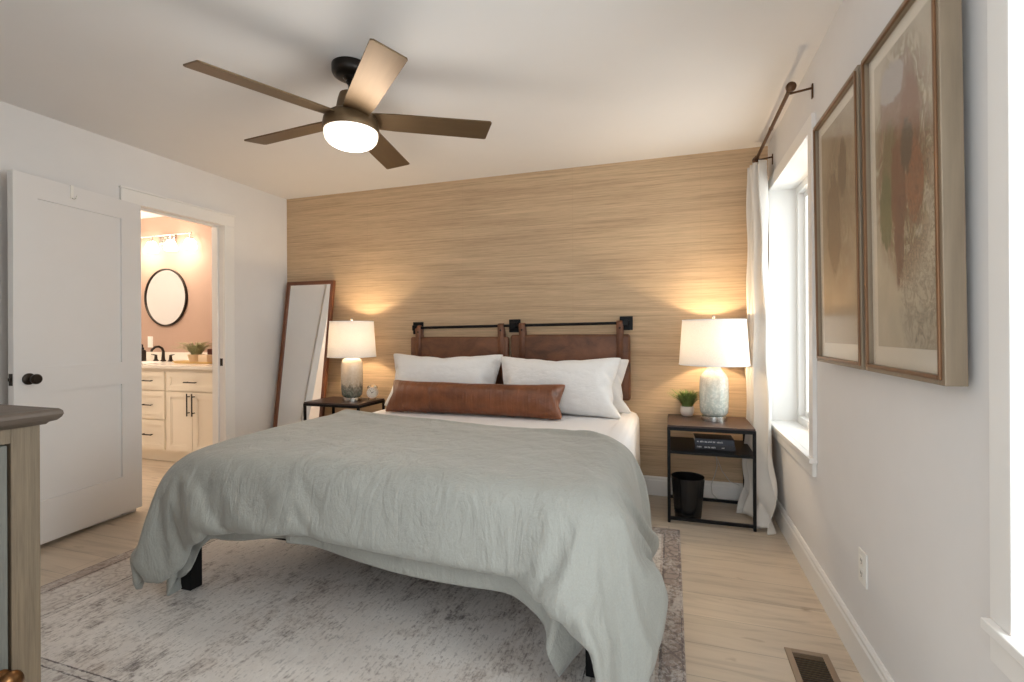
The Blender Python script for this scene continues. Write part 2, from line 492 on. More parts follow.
def baseboard(name, a, b, nx, ny, h=.135):
    """runs from a to b on the floor, moulded top; (nx, ny) points into the room"""
    prof = [(0, 0), (.016, 0), (.016, h - .03), (.012, h - .022), (.012, h - .010), (.006, h), (0, h)]
    o = MB(); vs2 = []
    for p in (a, b):
        vs2.append([o.bm.verts.new((p[0] + nx * d_, p[1] + ny * d_, z)) for d_, z in prof])
    n = len(prof)
    for i in range(n): o.bm.faces.new((vs2[0][i], vs2[0][(i + 1) % n], vs2[1][(i + 1) % n], vs2[1][i]))
    o.bm.faces.new(vs2[0][::-1]); o.bm.faces.new(vs2[1])
    return struct(o.build(name, M['trim']))


baseboard('baseboard_right', (0, 0), (0, YN), -1, 0)
baseboard('baseboard_back', (-RW, 0), (-.016, 0), 0, -1)
baseboard('baseboard_left', (-RW, -.016), (-RW, DY1 + .095), 1, 0)
baseboard('baseboard_near', (-RW, DY0 - .09), (-RW, -3.45), 1, 0)

# door casing: two uprights, a wider head board with a thin cap
t = MB()
t.box((-RW, DY1, 0), (-RW + .018, DY1 + .092, DZ), .003).box((-RW, DY0 - .087, 0), (-RW + .018, DY0, DZ), .003)
t.box((-RW, DY0 - .087, DZ), (-RW + .020, DY1 + .092, DZ + .088), .003).box((-RW, DY0 - .092, DZ + .088), (-RW + .026, DY1 + .097, DZ + .100), .002)
struct(t.build('trim_1', M['trim']))
t = MB()
t.box((-RW - .12, DY1, 0), (-RW, DY1 + .02, DZ)).box((-RW - .12, DY0 - .02, 0), (-RW, DY0, DZ)).box((-RW - .12, DY0 - .02, DZ), (-RW, DY1 + .02, DZ + .02))
t.box((-RW - .075, DY1 - .012, 0), (-RW - .045, DY1, DZ), .002).box((-RW - .075, DY0, DZ - .012), (-RW - .045, DY1 - .012, DZ), .002)
jamb = struct(t.build('trim_2', M['trim']))
MB().box((-RW - .035, DY1 - .0025, .925), (-RW - .008, DY1, .985), .0008).build('strike_plate', M['bronze'], jamb)

# the open door
FX = Vector((-4.000, -1.356, 0)); FY = Vector((-3.895, -2.075, 0))
dv = FY - FX; DW = dv.length; DA = math.atan2(dv.y, dv.x)
ds = MB(); z0, z1 = .032, 2.046; Tk = .035
ds.box((0, -Tk, z0), (.135, 0, z1)).box((DW - .115, -Tk, z0), (DW, 0, z1))
for a, b_ in ((z0, .268), (.864, 1.005), (1.925, z1)): ds.box((.135, -Tk, a), (DW - .115, 0, b_))
for a, b_ in ((.268, .864), (1.005, 1.925)): ds.box((.12, -Tk + .011, a - .01), (DW - .10, -.011, b_ + .01))
dr = struct(ds.build('door_1', M['door'], loc=FX, rotz=DA))
kx = DW - .068
k = MB()
k.lathe([(.031, 0), (.031, .006), (.026, .010), (.012, .013), (.011, .030), (.020, .036), (.027, .046), (.027, .056), (.020, .064), (0, .066)], mtx=Matrix.Translation((kx, 0, .945)) @ Matrix.Rotation(R(-90), 4, 'X'))
k.lathe([(.031, 0), (.031, .006), (.026, .010), (.012, .013), (.011, .03), (.020, .036), (.026, .046), (.018, .056), (0, .058)], mtx=Matrix.Translation((kx, -Tk, .945)) @ Matrix.Rotation(R(90), 4, 'X'))
k.build('door_knob', M['bronze'], dr, 40)
MB().box((DW, -Tk / 2 - .012, .915), (DW + .002, -Tk / 2 + .012, .978), .0008).box((DW, -Tk / 2 - .006, .938), (DW + .011, -Tk / 2 + .006, .956), .002).build('latch', M['bronze'], dr)
for hz in (.22, 1.05, 1.86):
    MB().tube([(-.004, -Tk - .002, hz - .045), (-.004, -Tk - .002, hz + .045)], .006, 8).build('hinge', M['bronze'], dr, 40)
hk = MB(); hx = DW * .60
hk.box((hx - .008, -Tk - .003, z1), (hx + .008, .004, z1 + .003)).box((hx - .008, .0005, z1 - .075), (hx + .008, .004, z1)).box((hx - .008, -Tk - .004, z1 - .04), (hx + .008, -Tk - .0005, z1))
hk.tube([(hx, .004, z1 - .07), (hx, .022, z1 - .078), (hx, .034, z1 - .072), (hx, .038, z1 - .058)], .004, 8)
o = hk.build('door_hook', M['plastic'], loc=FX, rotz=DA)
tag(o, 'small white over-door hook hanging on the top of the open white door', 'hook')


# windows of the right wall
def window(i, q, sash):
    y0, y1, z0, z1 = q
    # jamb liner, casing, sill, apron
    t = MB()
    t.box((0.0, y1, z0), (.20, y1 + .012, z1)).box((0, y0 - .012, z0), (.20, y0, z1)).box((0, y0 - .012, z1), (.20, y1 + .012, z1 + .012))
    c0, c1 = y0 - .066, min(y1 + .066, -.018)
    t.box((-.018, c0, z0), (0, y0, z1), .002).box((-.018, y1, z0), (0, c1, z1), .002)
    t.box((-.018, c0, z1), (0, c1, z1 + .075), .002).box((-.018, c0 + .008, z0 - .085), (0, c1, z0 - .022), .002)
    t.box((-.034, c0 - .006, z0 - .022), (0, c1, z0), .003).box((0, y0 - .012, z0 - .022), (.20, y1 + .012, z0))
    struct(t.build('trim_%d' % (i + 2), M['trim']))
    f = MB(); X0, X1 = .140, .200; fw = .045
    f.box((X0, y0, z0), (X1, y0 + fw, z1), .003).box((X0, y1 - fw, z0), (X1, y1, z1), .003).box((X0, y0 + fw, z0), (X1, y1 - fw, z0 + fw), .003).box((X0, y0 + fw, z1 - fw), (X1, y1 - fw, z1), .003)
    fo = struct(f.build('window_%d' % i, M['trim']))
    n = 2; a, b_ = y0 + fw, y1 - fw; mid_ = (a + b_) / 2
    for (p, q_, off) in ((a, mid_ + .02, .0), (mid_ - .02, b_, .022)):
        s_ = MB(); A0, A1 = X0 + .012 + off, X0 + .032 + off; e = .035; zz0, zz1 = z0 + fw, z1 - fw
        s_.box((A0, p, zz0), (A1, p + e, zz1), .002).box((A0, q_ - e, zz0), (A1, q_, zz1), .002).box((A0, p + e, zz0), (A1, q_ - e, zz0 + e), .002).box((A0, p + e, zz1 - e), (A1, q_ - e, zz1), .002)
        so = s_.build('sash', M['trim'], fo)
        MB().box((A0 + .008, p + e - .004, zz0 + e - .004), (A0 + .012, q_ - e + .004, zz1 - e + .004)).build('pane', M['glass'], so)


window(1, W1, 1); window(2, W2, 1)

# bathroom shell beyond the doorway
BY = .10
struct(MB().box((-7.0, BY, 0), (-RW - .0005, BY + .1, H)).build('wall_bathroom_back', M['bathwall']))
struct(MB().box((-7.0, -2.4, 0), (-6.9, BY, H)).build('wall_bathroom_left', M['wall']))
struct(MB().box((-6.9, -2.5, 0), (-RW - .12, -2.4, H)).build('wall_bathroom_near', M['wall']))
struct(MB().box((-7.0, -2.5, H), (-RW - .12, BY + .1, H + .06)).build('ceiling_bathroom', M['ceil']))
struct(MB().box((-RW - .124, DY1 + .02, 0), (-RW - .120, BY, H)).build('wall_bathroom_right', M['bathwall']))

# ------------------------------------------------------------------ draped cloth and cushion surfaces: rows of points in millimetres,
# each number the difference from what its left and upper neighbours predict
DUVET_TOP = (55, 105, [
-2878,4,3,4,4,5,4,5,5,6,4,13,13,16,16,21,22,24,24,29,25,28,26,27,26,27,26,27,26,27,26,27,26,27,26,27,26,27,26,27,26,27,26,27,27,26,27,26,27,26,27,26,
27,26,27,26,27,26,27,26,27,26,26,27,26,26,27,26,25,25,27,27,25,26,26,27,26,24,27,23,27,27,26,28,24,26,23,28,21,17,21,6,10,8,7,9,2,2,0,1,-3,1,4,8,4,3,
-7,-1,-1,0,-1,1,0,1,1,4,0,1,-1,1,-1,1,-1,2,-3,2,-2,1,-1,1,-1,1,-1,1,0,0,0,0,0,0,0,0,0,1,-1,1,-1,1,-1,0,0,0,0,0,0,0,0,0,0,0,0,0,0,0,0,0,-1,1,-1,1,0,-1,
1,1,0,0,-2,-1,0,1,-1,1,2,0,2,1,-1,3,-3,3,0,2,-4,5,5,-4,6,2,3,-6,6,1,-5,-1,-3,2,0,7,-9,-17,2,-2,0,1,0,1,1,0,0,0,0,-2,-2,-1,0,0,0,2,0,0,-1,1,-1,1,-1,1,
0,0,0,-1,1,0,0,0,0,0,0,0,0,0,0,0,0,0,0,0,0,0,0,0,0,0,0,0,0,0,0,0,0,0,0,1,-1,1,-1,1,0,0,0,1,-2,1,2,0,-1,0,0,0,0,3,-2,1,-4,2,0,1,-1,-1,-5,-2,3,6,2,1,12,
-8,1,7,1,2,0,-2,-28,-8,0,3,-1,-2,2,1,0,-1,0,0,0,0,-2,0,0,-1,0,1,0,0,0,1,-1,1,-1,1,-1,0,0,0,0,0,0,0,0,0,0,0,0,0,0,0,0,0,1,-1,0,0,0,-1,1,-1,1,0,0,0,0,0,
0,0,0,0,0,0,0,0,-1,1,-1,1,0,1,1,-1,0,0,1,-1,1,0,-1,0,0,2,-1,-1,-1,1,1,1,-1,-1,-10,-3,2,-2,4,7,4,5,2,-9,-5,12,4,-5,3,-1,-1,-1,2,0,-2,1,1,-1,-1,1,-2,0,
0,0,1,1,-1,0,0,1,-1,0,0,0,0,0,0,0,0,-1,1,0,0,0,1,-1,0,0,0,1,-1,0,0,0,-1,0,1,0,0,0,-1,1,0,0,0,0,0,0,0,0,0,0,0,1,-1,0,-1,1,0,0,1,0,0,0,0,0,0,-1,1,-1,0,
0,0,1,1,0,0,-1,-2,2,-5,-7,-2,0,1,4,5,7,12,3,-1,-5,-2,3,-1,-1,-1,0,1,1,0,0,-1,0,0,0,-2,0,1,0,0,1,0,-1,0,0,1,-1,1,-1,1,-1,1,-1,1,-1,0,0,0,-1,1,0,0,0,-1,
1,0,0,0,0,0,0,0,0,0,0,0,0,0,0,0,0,0,0,0,1,-1,0,0,0,0,1,-1,1,-1,0,1,-1,0,1,-1,0,1,-1,1,-1,0,1,0,0,2,-1,-1,-1,-2,0,0,-2,-4,-4,-1,1,2,9,7,8,-4,1,2,0,0,
-2,-1,1,1,0,0,1,0,-2,-1,1,0,0,-1,0,1,0,1,-1,0,0,0,0,0,0,0,0,0,0,0,0,1,-1,1,-1,0,0,0,0,0,-1,1,0,0,1,-1,0,0,0,1,-1,0,0,0,0,0,0,-1,1,-1,1,0,-1,1,0,0,0,0,
0,1,-1,1,0,-1,1,-1,0,0,0,0,2,-1,-1,0,1,0,0,-1,4,1,-1,0,-1,-4,-5,-3,-2,0,1,17,1,-3,3,0,-2,-1,-1,1,1,0,0,0,0,-1,0,0,0,1,-1,0,0,0,0,0,1,-1,0,0,0,0,0,0,0,
0,1,-1,0,0,0,0,0,0,0,0,0,0,0,0,0,0,0,0,0,0,0,0,0,0,0,0,0,0,1,-1,0,0,0,1,-1,0,0,1,-1,0,0,0,1,-1,1,-1,1,0,0,-1,1,-1,0,1,-1,0,1,1,-2,1,1,-1,-1,-1,1,-1,
-1,-3,-4,10,3,0,5,4,-1,0,-1,-2,-1,1,1,-1,1,0,0,1,-1,0,-2,1,0,0,0,0,0,0,0,0,0,0,0,0,0,0,0,0,0,0,0,0,0,0,0,0,0,0,0,0,0,0,0,0,0,1,-1,0,0,0,0,0,0,0,0,0,0,
0,0,0,0,0,1,-1,0,0,1,-1,1,-1,1,-1,1,-1,0,1,0,0,-1,1,-1,1,-1,0,1,3,-1,-3,1,-1,1,1,1,-2,0,-1,3,3,-1,-12,3,-1,0,-1,0,-2,0,0,1,0,0,2,-2,1,-2,0,1,0,-1,1,
-1,1,0,0,0,0,0,0,0,0,0,0,0,0,0,0,0,0,0,0,0,0,0,0,0,0,1,-1,1,-1,0,0,0,0,0,0,0,0,0,0,0,0,1,-1,1,-1,1,-1,0,0,1,-1,0,0,0,0,1,-1,1,0,-1,1,-1,1,-1,1,-1,1,
-1,-1,3,-2,1,-1,2,-1,-1,-1,0,-1,5,0,1,-6,2,3,1,-2,0,-1,-1,-1,0,1,0,0,-1,1,-1,1,0,0,0,0,0,0,0,0,0,0,0,0,0,0,0,0,0,0,0,0,0,0,0,0,0,0,0,0,0,0,0,0,0,0,0,
0,1,-1,1,-1,1,-1,1,-1,1,-1,0,0,0,0,0,0,0,1,0,-1,0,1,-1,1,0,-1,1,-1,0,1,-1,1,-1,1,-1,1,-1,0,-1,1,0,1,1,-2,0,0,-1,0,0,4,8,-10,-4,0,3,1,-2,0,0,-1,-2,0,0,
1,0,0,-1,0,1,1,-1,0,0,0,0,0,-1,1,1,-1,0,0,0,0,0,0,0,0,0,0,0,0,0,0,0,0,0,0,0,0,0,0,0,1,-1,0,0,0,0,0,0,0,0,0,0,1,-1,1,-1,1,-1,1,-1,0,0,0,0,1,-1,0,0,0,1,
-1,0,1,-1,1,-1,1,-1,0,0,2,-2,-1,2,0,0,-1,0,0,-1,1,11,0,-14,-4,12,3,-2,2,-2,1,0,-1,-2,0,0,1,-1,0,1,2,-2,0,0,0,0,0,0,0,0,-1,1,0,0,0,0,0,0,0,0,0,0,0,0,0,
0,0,0,0,0,0,1,-1,1,-1,0,0,0,0,0,1,-1,1,-1,1,-1,0,0,0,0,0,0,0,0,0,0,0,1,-1,0,1,-1,1,-1,0,1,-1,0,0,0,1,-1,1,0,0,0,-3,2,-2,2,1,1,-1,0,-1,9,-2,1,-18,22,
-9,4,-2,1,2,-5,2,1,-2,-2,0,0,1,0,-1,0,1,0,0,0,0,0,0,0,0,0,0,0,0,0,0,0,0,0,0,0,0,0,0,0,0,0,0,0,1,-1,0,0,0,0,0,0,0,1,-1,0,0,0,0,0,0,1,-1,1,-1,1,-1,1,-1,
1,-1,1,-1,1,-1,0,1,-1,1,-1,0,1,-1,1,-1,0,1,0,-1,2,-1,-2,0,1,1,0,0,0,-1,5,5,1,-3,11,-14,-2,3,-1,3,-4,2,-4,3,1,-2,-3,1,0,1,0,-1,0,1,0,0,0,0,0,0,0,0,0,0,
0,0,0,0,0,0,0,0,0,0,0,0,0,0,1,-1,0,0,0,0,0,0,0,0,0,0,0,0,0,0,0,0,0,0,1,-1,1,-1,1,-1,0,0,1,-1,1,-1,1,-1,0,0,0,1,-1,0,1,-1,1,-1,0,0,0,0,0,0,0,1,-1,0,0,
0,2,5,4,1,-21,15,-8,6,3,0,-4,4,0,-1,-4,4,1,-1,-3,0,1,0,0,1,-1,0,0,0,0,0,0,0,0,0,0,0,0,0,0,0,-1,1,0,0,0,0,0,0,0,0,0,0,0,0,0,0,0,0,1,-1,0,0,0,1,-1,1,-1,
1,-1,0,0,0,0,0,0,1,-1,0,0,0,0,0,0,0,1,-1,0,1,-1,0,1,-1,1,-1,0,0,1,-1,0,-1,2,0,0,0,-1,4,5,2,-5,5,-11,4,-6,3,1,-2,4,-2,0,-3,-3,3,2,-1,-2,0,0,0,1,-1,0,0,
0,0,0,0,0,0,0,0,0,0,0,0,0,1,-1,0,0,0,0,0,0,0,0,0,0,0,0,0,0,1,-1,0,0,0,0,0,0,0,0,0,0,0,0,0,0,0,0,1,-1,1,-1,1,-1,1,-1,1,-1,0,1,-1,0,0,0,0,0,0,1,-1,1,0,
-1,1,1,-1,-1,0,-1,3,5,4,-1,-8,-17,8,11,0,3,3,-4,-5,8,0,-1,-4,-3,4,0,1,-2,1,-1,-2,2,0,0,0,0,0,0,0,0,0,0,0,0,0,0,0,-1,1,0,0,0,0,0,0,0,0,0,0,1,-1,1,-1,0,
0,0,0,0,1,-1,0,0,0,0,0,0,0,1,-1,1,-1,0,0,0,0,0,1,-1,1,-1,1,-1,0,0,0,1,-1,0,0,0,0,1,-1,-1,3,-1,0,-1,0,0,1,4,5,2,-7,-18,-1,2,8,0,2,-3,5,-3,-5,7,3,-1,-5,
-4,5,2,1,-4,0,-1,0,0,1,-1,1,0,0,0,0,0,0,0,0,0,0,0,1,-1,0,0,0,0,0,0,0,0,0,0,0,0,0,0,0,0,0,0,0,0,0,0,0,0,0,0,1,-1,0,0,0,0,0,0,0,1,-1,0,0,0,0,0,1,-1,1,
-1,0,0,0,1,-1,0,0,0,0,-1,2,2,-1,-1,-1,3,5,2,-1,-20,-4,1,-1,9,-1,3,7,2,-4,-8,-4,5,4,1,-6,-4,0,1,5,-3,1,1,0,-1,1,-1,-1,1,0,0,0,0,0,0,0,0,0,0,0,0,0,0,0,
0,0,0,0,0,0,0,0,0,0,0,0,0,1,-1,0,0,0,1,-1,1,-1,0,0,0,0,0,0,0,1,-1,0,0,0,1,-1,1,-1,0,0,0,0,0,1,-1,0,1,-1,1,-1,-1,1,2,-1,0,-1,1,4,6,2,-23,-9,1,5,0,5,4,
-2,-6,5,12,-1,-10,-2,3,4,3,-5,-2,-1,-1,3,0,-1,0,1,-1,1,0,0,-1,1,0,0,0,0,0,0,0,0,0,0,0,0,0,0,1,-1,0,0,0,0,0,0,0,0,1,-1,0,0,0,0,0,0,0,0,0,0,0,0,1,-1,1,
-1,0,0,0,1,-1,0,0,0,1,-1,1,-1,1,-1,0,1,-1,0,1,-1,1,0,0,-2,1,-2,3,3,6,2,-21,-12,4,6,24,-1,-26,3,-1,-3,6,-2,7,1,-11,-1,1,3,4,-5,3,-2,0,0,0,0,0,0,0,0,0,
1,-1,0,0,0,0,0,0,0,0,0,0,0,0,0,0,0,0,0,0,0,0,0,0,1,-1,0,0,0,0,0,1,-1,0,0,0,0,0,1,-1,0,0,0,0,0,0,0,0,0,0,1,-1,0,0,0,1,-1,1,-1,0,1,-1,0,0,0,0,0,1,-2,5,
-2,5,5,-19,-14,6,7,24,-9,-25,4,19,-2,0,-7,9,2,0,3,-9,1,-1,1,6,-6,4,-1,0,0,0,0,0,0,0,0,-1,1,0,0,0,0,0,0,0,0,0,0,0,0,0,0,0,0,0,0,0,0,0,0,0,0,0,0,0,0,0,
0,0,0,0,0,1,-1,0,0,0,0,0,1,-1,1,-1,0,1,-1,0,0,0,1,-1,0,0,0,0,0,0,1,-1,0,0,-1,-2,0,6,-3,4,9,-18,-17,9,6,22,-3,-30,20,14,-9,-1,2,-4,-8,10,7,1,-1,-9,3,
-1,-2,3,-2,1,1,0,0,0,0,0,0,0,1,-1,0,0,0,0,0,0,0,0,0,0,0,0,0,0,0,0,0,0,0,0,1,-1,0,0,0,0,0,1,-1,0,0,0,1,-1,0,0,0,0,0,1,-1,0,0,0,0,0,0,0,0,1,-1,0,0,0,0,
0,1,-1,0,0,0,0,0,0,2,-2,1,-1,12,-16,-18,14,3,19,-15,0,8,14,-2,-4,-1,0,0,-4,-7,10,6,3,-1,-10,4,1,-2,0,1,1,-1,0,0,0,0,0,0,-1,1,0,0,0,0,0,0,0,0,0,0,0,0,
1,-1,0,0,0,1,-1,0,0,0,0,0,0,0,0,0,0,0,0,0,0,0,0,0,0,1,-1,0,0,0,0,0,1,-1,0,1,-1,0,1,-1,1,-1,1,-1,0,1,-1,0,0,0,-2,3,-3,6,-7,13,-13,-19,20,10,-2,-6,14,
-24,30,-25,20,-9,-1,0,5,1,-11,-5,6,7,4,1,-11,2,2,0,1,0,-1,0,0,0,0,0,0,1,-1,0,0,0,0,0,0,0,0,0,0,1,-1,0,0,0,0,0,0,0,0,0,0,0,0,0,1,-1,0,0,0,1,-1,0,0,0,0,
0,0,0,0,0,0,1,-1,0,0,0,0,0,0,0,0,0,1,-1,1,-1,0,0,0,1,-1,0,0,1,1,5,-7,-21,20,5,-2,6,8,-22,27,-28,24,-9,-3,-2,4,4,-10,6,-7,-5,4,5,5,3,-10,4,-1,0,-1,2,
-1,0,0,0,0,0,-1,1,0,0,0,0,0,0,0,0,0,0,0,0,0,0,0,0,0,0,0,0,0,0,0,0,0,0,0,0,0,0,0,0,0,0,0,1,-1,0,1,-1,1,-1,0,0,0,0,0,0,1,-1,0,0,0,0,0,0,1,-1,1,-1,0,-1,
3,-2,2,-2,2,-23,20,3,3,-7,18,-19,22,-26,26,-5,-10,6,-2,4,-14,11,8,-2,-7,-7,3,0,2,9,-8,5,-2,-1,0,1,0,0,0,0,0,1,-1,0,0,0,0,0,1,-1,0,0,0,0,0,0,0,0,0,0,0,
0,0,0,0,0,1,-1,0,0,0,0,0,0,0,0,0,0,0,0,0,0,0,0,1,-1,1,-1,1,-1,0,0,0,0,1,-1,0,0,0,0,0,0,1,-1,0,0,-1,1,3,-22,15,6,6,-12,20,-19,20,-11,7,-23,14,-12,6,-6,
-8,7,11,-4,6,-1,-5,-7,1,4,3,3,-6,2,0,0,1,-1,0,0,0,0,0,0,0,0,0,0,0,0,0,0,0,0,0,0,0,0,0,0,0,0,0,0,0,0,0,-1,1,0,0,0,0,0,0,0,0,1,-1,0,0,0,0,0,0,0,0,0,1,
-1,1,-1,0,1,-1,0,1,-1,1,-1,0,0,0,0,0,1,0,0,4,-22,13,11,3,-12,18,-20,20,-13,-14,-10,24,0,10,1,-6,-1,2,-3,7,0,7,3,-5,-5,2,-4,2,1,-2,2,0,-1,1,0,0,0,0,-1,
1,0,0,0,0,0,0,0,0,0,0,0,0,0,1,-1,1,-1,0,0,0,0,0,0,0,0,0,0,0,1,-1,0,0,0,0,0,0,0,0,0,0,0,0,0,0,0,0,0,1,-1,0,1,-1,0,0,0,1,-1,1,-1,0,1,1,-1,4,-16,12,7,1,
-11,16,-18,21,-18,-18,-1,19,6,-5,3,-17,-7,0,6,-7,-1,7,-2,3,9,-2,-8,5,-1,0,-1,-1,0,0,0,0,0,0,0,0,0,0,0,0,0,0,0,0,0,1,-1,0,0,0,0,0,0,0,0,0,0,0,0,0,1,-1,
0,0,0,0,0,0,0,0,0,0,0,1,-1,0,0,0,0,0,0,0,0,0,0,1,-1,0,1,-1,1,-1,0,1,-1,1,-1,0,0,1,-2,8,2,0,-10,14,-18,20,-20,-14,10,26,-4,-17,6,-21,28,2,1,-7,1,-5,-1,
8,3,-1,7,1,-13,6,0,0,-3,1,0,-1,1,0,0,0,0,0,0,0,0,0,0,0,0,0,0,0,0,0,0,0,0,0,0,0,0,0,0,0,0,0,0,0,0,0,0,0,0,0,0,0,0,0,0,0,0,1,-1,0,1,-1,0,1,-1,0,0,0,0,0,
1,-1,1,-1,0,1,-1,1,-1,1,-1,-1,5,2,-6,11,-17,20,-23,-8,15,14,1,9,-20,-23,39,-21,-2,5,0,-3,-3,-4,-3,4,4,-2,1,11,-13,6,1,-2,1,-1,1,-1,0,0,0,0,0,0,0,0,0,
0,0,0,0,0,0,0,0,0,0,0,0,1,-1,1,-1,0,0,0,0,0,0,1,-1,0,0,0,0,0,0,0,0,0,0,0,0,0,0,0,0,0,0,0,0,0,0,0,0,-1,1,0,1,-1,0,1,-1,1,-1,-1,0,2,3,2,-12,19,-25,-1,
13,7,5,1,1,-1,-6,-14,18,7,-1,3,4,-4,-9,-4,-5,0,8,3,-7,10,-10,2,4,-2,1,0,0,-1,1,0,0,0,0,0,0,0,0,0,0,0,-1,1,0,0,0,0,0,0,0,0,0,0,0,0,0,0,0,0,0,0,0,0,0,1,
-1,0,0,0,0,1,-1,0,1,-1,0,1,-1,0,0,0,0,1,-1,0,1,-1,0,0,1,-1,0,1,-1,1,2,1,-7,-3,2,17,-25,6,12,0,5,0,0,0,6,5,-2,-14,12,-3,8,-4,-5,1,-5,-5,-5,-4,3,9,-7,5,
-1,1,0,0,-1,1,0,0,0,0,0,-1,1,0,0,0,0,0,0,0,0,0,0,0,0,0,0,0,0,0,0,0,1,-1,0,0,0,0,0,0,1,-1,0,0,0,0,0,0,0,0,0,0,0,0,0,0,0,1,-1,0,0,0,0,0,1,-1,0,0,1,0,-1,
1,-1,0,3,2,3,4,-21,13,4,-6,8,2,-1,-9,2,17,2,-7,-6,-4,19,-17,11,6,-6,0,-2,-4,-3,-4,-3,9,1,-3,-1,0,1,0,0,0,0,0,0,0,0,0,0,0,0,0,0,0,0,0,0,0,0,0,0,0,0,0,
0,0,0,0,0,0,0,0,0,0,0,0,0,0,0,0,0,0,0,0,0,0,0,0,0,0,0,0,0,0,0,0,0,0,0,0,0,0,0,0,0,0,0,0,-2,-1,4,1,-8,5,-1,2,11,2,-6,-6,0,-8,4,3,-4,-5,-3,-11,18,-14,
17,8,-7,-4,5,0,-1,-7,-6,3,3,-1,0,-1,1,-1,1,0,-1,1,0,0,0,0,0,0,0,0,0,0,0,0,0,0,0,0,0,0,0,0,0,0,0,0,0,0,0,0,0,0,0,0,0,0,0,1,-1,0,0,0,0,0,0,0,0,0,0,0,0,
0,0,1,-1,0,0,1,-1,0,0,0,0,0,-1,0,-1,-2,0,8,6,2,2,-6,-8,-4,-3,-4,-1,-3,12,-4,1,-2,6,-20,8,-3,16,9,-3,-8,-5,-2,9,-1,-7,2,1,0,0,0,0,0,0,0,0,0,0,0,0,0,0,
-1,1,0,0,0,0,0,0,0,0,0,0,0,0,0,0,0,0,0,1,-1,0,0,0,0,0,0,0,0,0,0,0,0,0,0,-1,2,-1,0,0,0,0,0,0,0,-1,1,0,0,0,0,0,-1,0,1,-1,-1,-1,-2,-1,0,-3,-1,-1,-2,-1,
-1,0,0,0,1,12,-5,-5,1,-4,-12,9,9,-3,-7,6,13,2,-1,-6,-12,3,3,-1,1,0,0,-1,2,-1,0,0,0,0,0,0,0,0,0,0,0,0,0,0,0,0,0,0,0,0,0,0,0,0,0,0,0,0,0,0,0,0,0,0,0,0,
1,-1,0,0,0,0,0,0,1,-2,1,0,1,-1,0,0,0,-1,1,0,0,-1,0,1,-1,1,-1,-1,0,0,0,-2,-5,-5,3,4,3,-4,0,0,-1,1,2,5,-1,-7,-4,4,-5,-3,5,-6,-1,-3,-1,0,7,7,7,3,-13,3,1,
0,-1,1,0,-1,0,0,1,-1,0,0,0,0,0,0,0,0,0,1,-1,0,0,0,0,0,0,0,0,0,1,-1,0,1,-1,0,0,0,0,0,0,0,0,-1,1,-1,1,0,0,0,0,0,0,0,0,-1,1,0,0,0,0,0,0,-1,1,-1,0,0,0,0,
0,-2,0,0,1,-1,-5,-5,0,4,9,2,0,-1,1,1,-1,-3,-21,12,5,-8,2,-4,-3,0,-1,0,-2,-1,0,2,3,11,1,1,0,1,-1,0,0,0,0,-1,1,-1,1,-1,0,1,-1,1,0,-1,0,1,-1,1,-1,0,1,-1,
0,1,-1,0,1,-1,-1,1,0,0,0,0,0,0,0,0,0,0,1,-1,0,-1,1,0,-1,1,0,-1,1,0,-1,1,-1,1,-1,0,0,0,0,0,0,-1,0,0,1,-4,1,-5,4,1,-1,-6,-2,1,6,6,5,1,1,-3,-11,6,-18,16,
-7,5,-8,1,-3,-2,0,1,1,2,2,4,6,1,-1,1,-1,0,0,-1,0,0,0,-1,1,-1,1,-1,0,1,-1,0,1,-1,0,0,0,0,0,0,0,0,-1,1,0,0,0,0,0,-1,1,0,1,-1,0,0,0,0,-1,0,1,-1,1,0,-1,1,
0,-1,1,0,0,0,-1,1,0,0,0,0,-1,1,-2,1,0,-1,0,0,-3,-2,2,-7,6,-2,3,-6,-1,-1,2,3,2,1,1,-6,1,16,-25,-9,0,4,-4,-1,3,4,-1,1,1,2,3,1,-1,0,0,2,-2,0,1,-2,-1,1,0,
-1,0,0,0,0,-1,1,-1,0,1,-1,1,-1,1,0,-1,1,-1,0,1,-1,-1,1,0,0,0,0,0,-1,1,-1,1,-1,1,1,-1,0,0,0,-1,1,0,-1,1,0,-1,0,0,1,-1,0,0,0,0,1,-1,0,-1,0,0,-1,-1,-2,
-3,4,-5,-2,7,-6,5,-5,-1,0,1,2,1,2,-11,2,14,-1,-1,-4,3,2,-1,-1,-4,3,2,2,2,2,0,-1,1,2,-2,2,-3,-1,1,-1,-2,1,0,0,-1,0,0,0,0,0,-1,0,1,-1,1,0,-1,1,-1,0,2,
-3,1,0,-1,1,0,0,0,-1,1,-1,1,0,0,0,-1,1,-1,1,0,0,0,-1,1,0,-1,1,-1,1,-1,1,-1,1,-1,1,-1,-1,1,-1,0,0,-2,-3,1,-2,0,11,-10,-5,10,-10,4,-3,-2,0,1,1,2,10,9,
-10,6,-3,2,1,1,0,1,1,1,0,1,1,-1,-1,3,-1,0,1,-2,2,-4,1,1,-1,-2,0,0,-1,0,-1,1,0,0,0,0,-1,1,-1,0,1,-1,1,0,-1,0,-1,1,0,0,-1,1,-1,1,0,0,0,-1,1,-1,1,-1,1,0,
-1,1,-1,1,0,-1,1,-1,1,0,0,0,0,-1,1,-1,-1,1,0,-1,-2,-2,1,-3,1,-2,1,6,7,-7,-10,12,-12,2,-1,-2,0,1,1,-1,7,5,3,-3,2,1,0,2,1,1,0,1,-1,1,-1,3,-1,2,-1,1,-1,
-2,0,-2,0,1,0,-2,0,0,0,-1,0,-1,1,0,0,0,0,0,-1,0,1,-1,1,-1,0,0,-1,1,-1,1,-1,1,0,-1,1,-1,1,-1,1,0,0,0,-1,1,-1,1,0,-1,1,-1,1,-1,0,1,-1,0,1,-1,-1,0,0,-1,
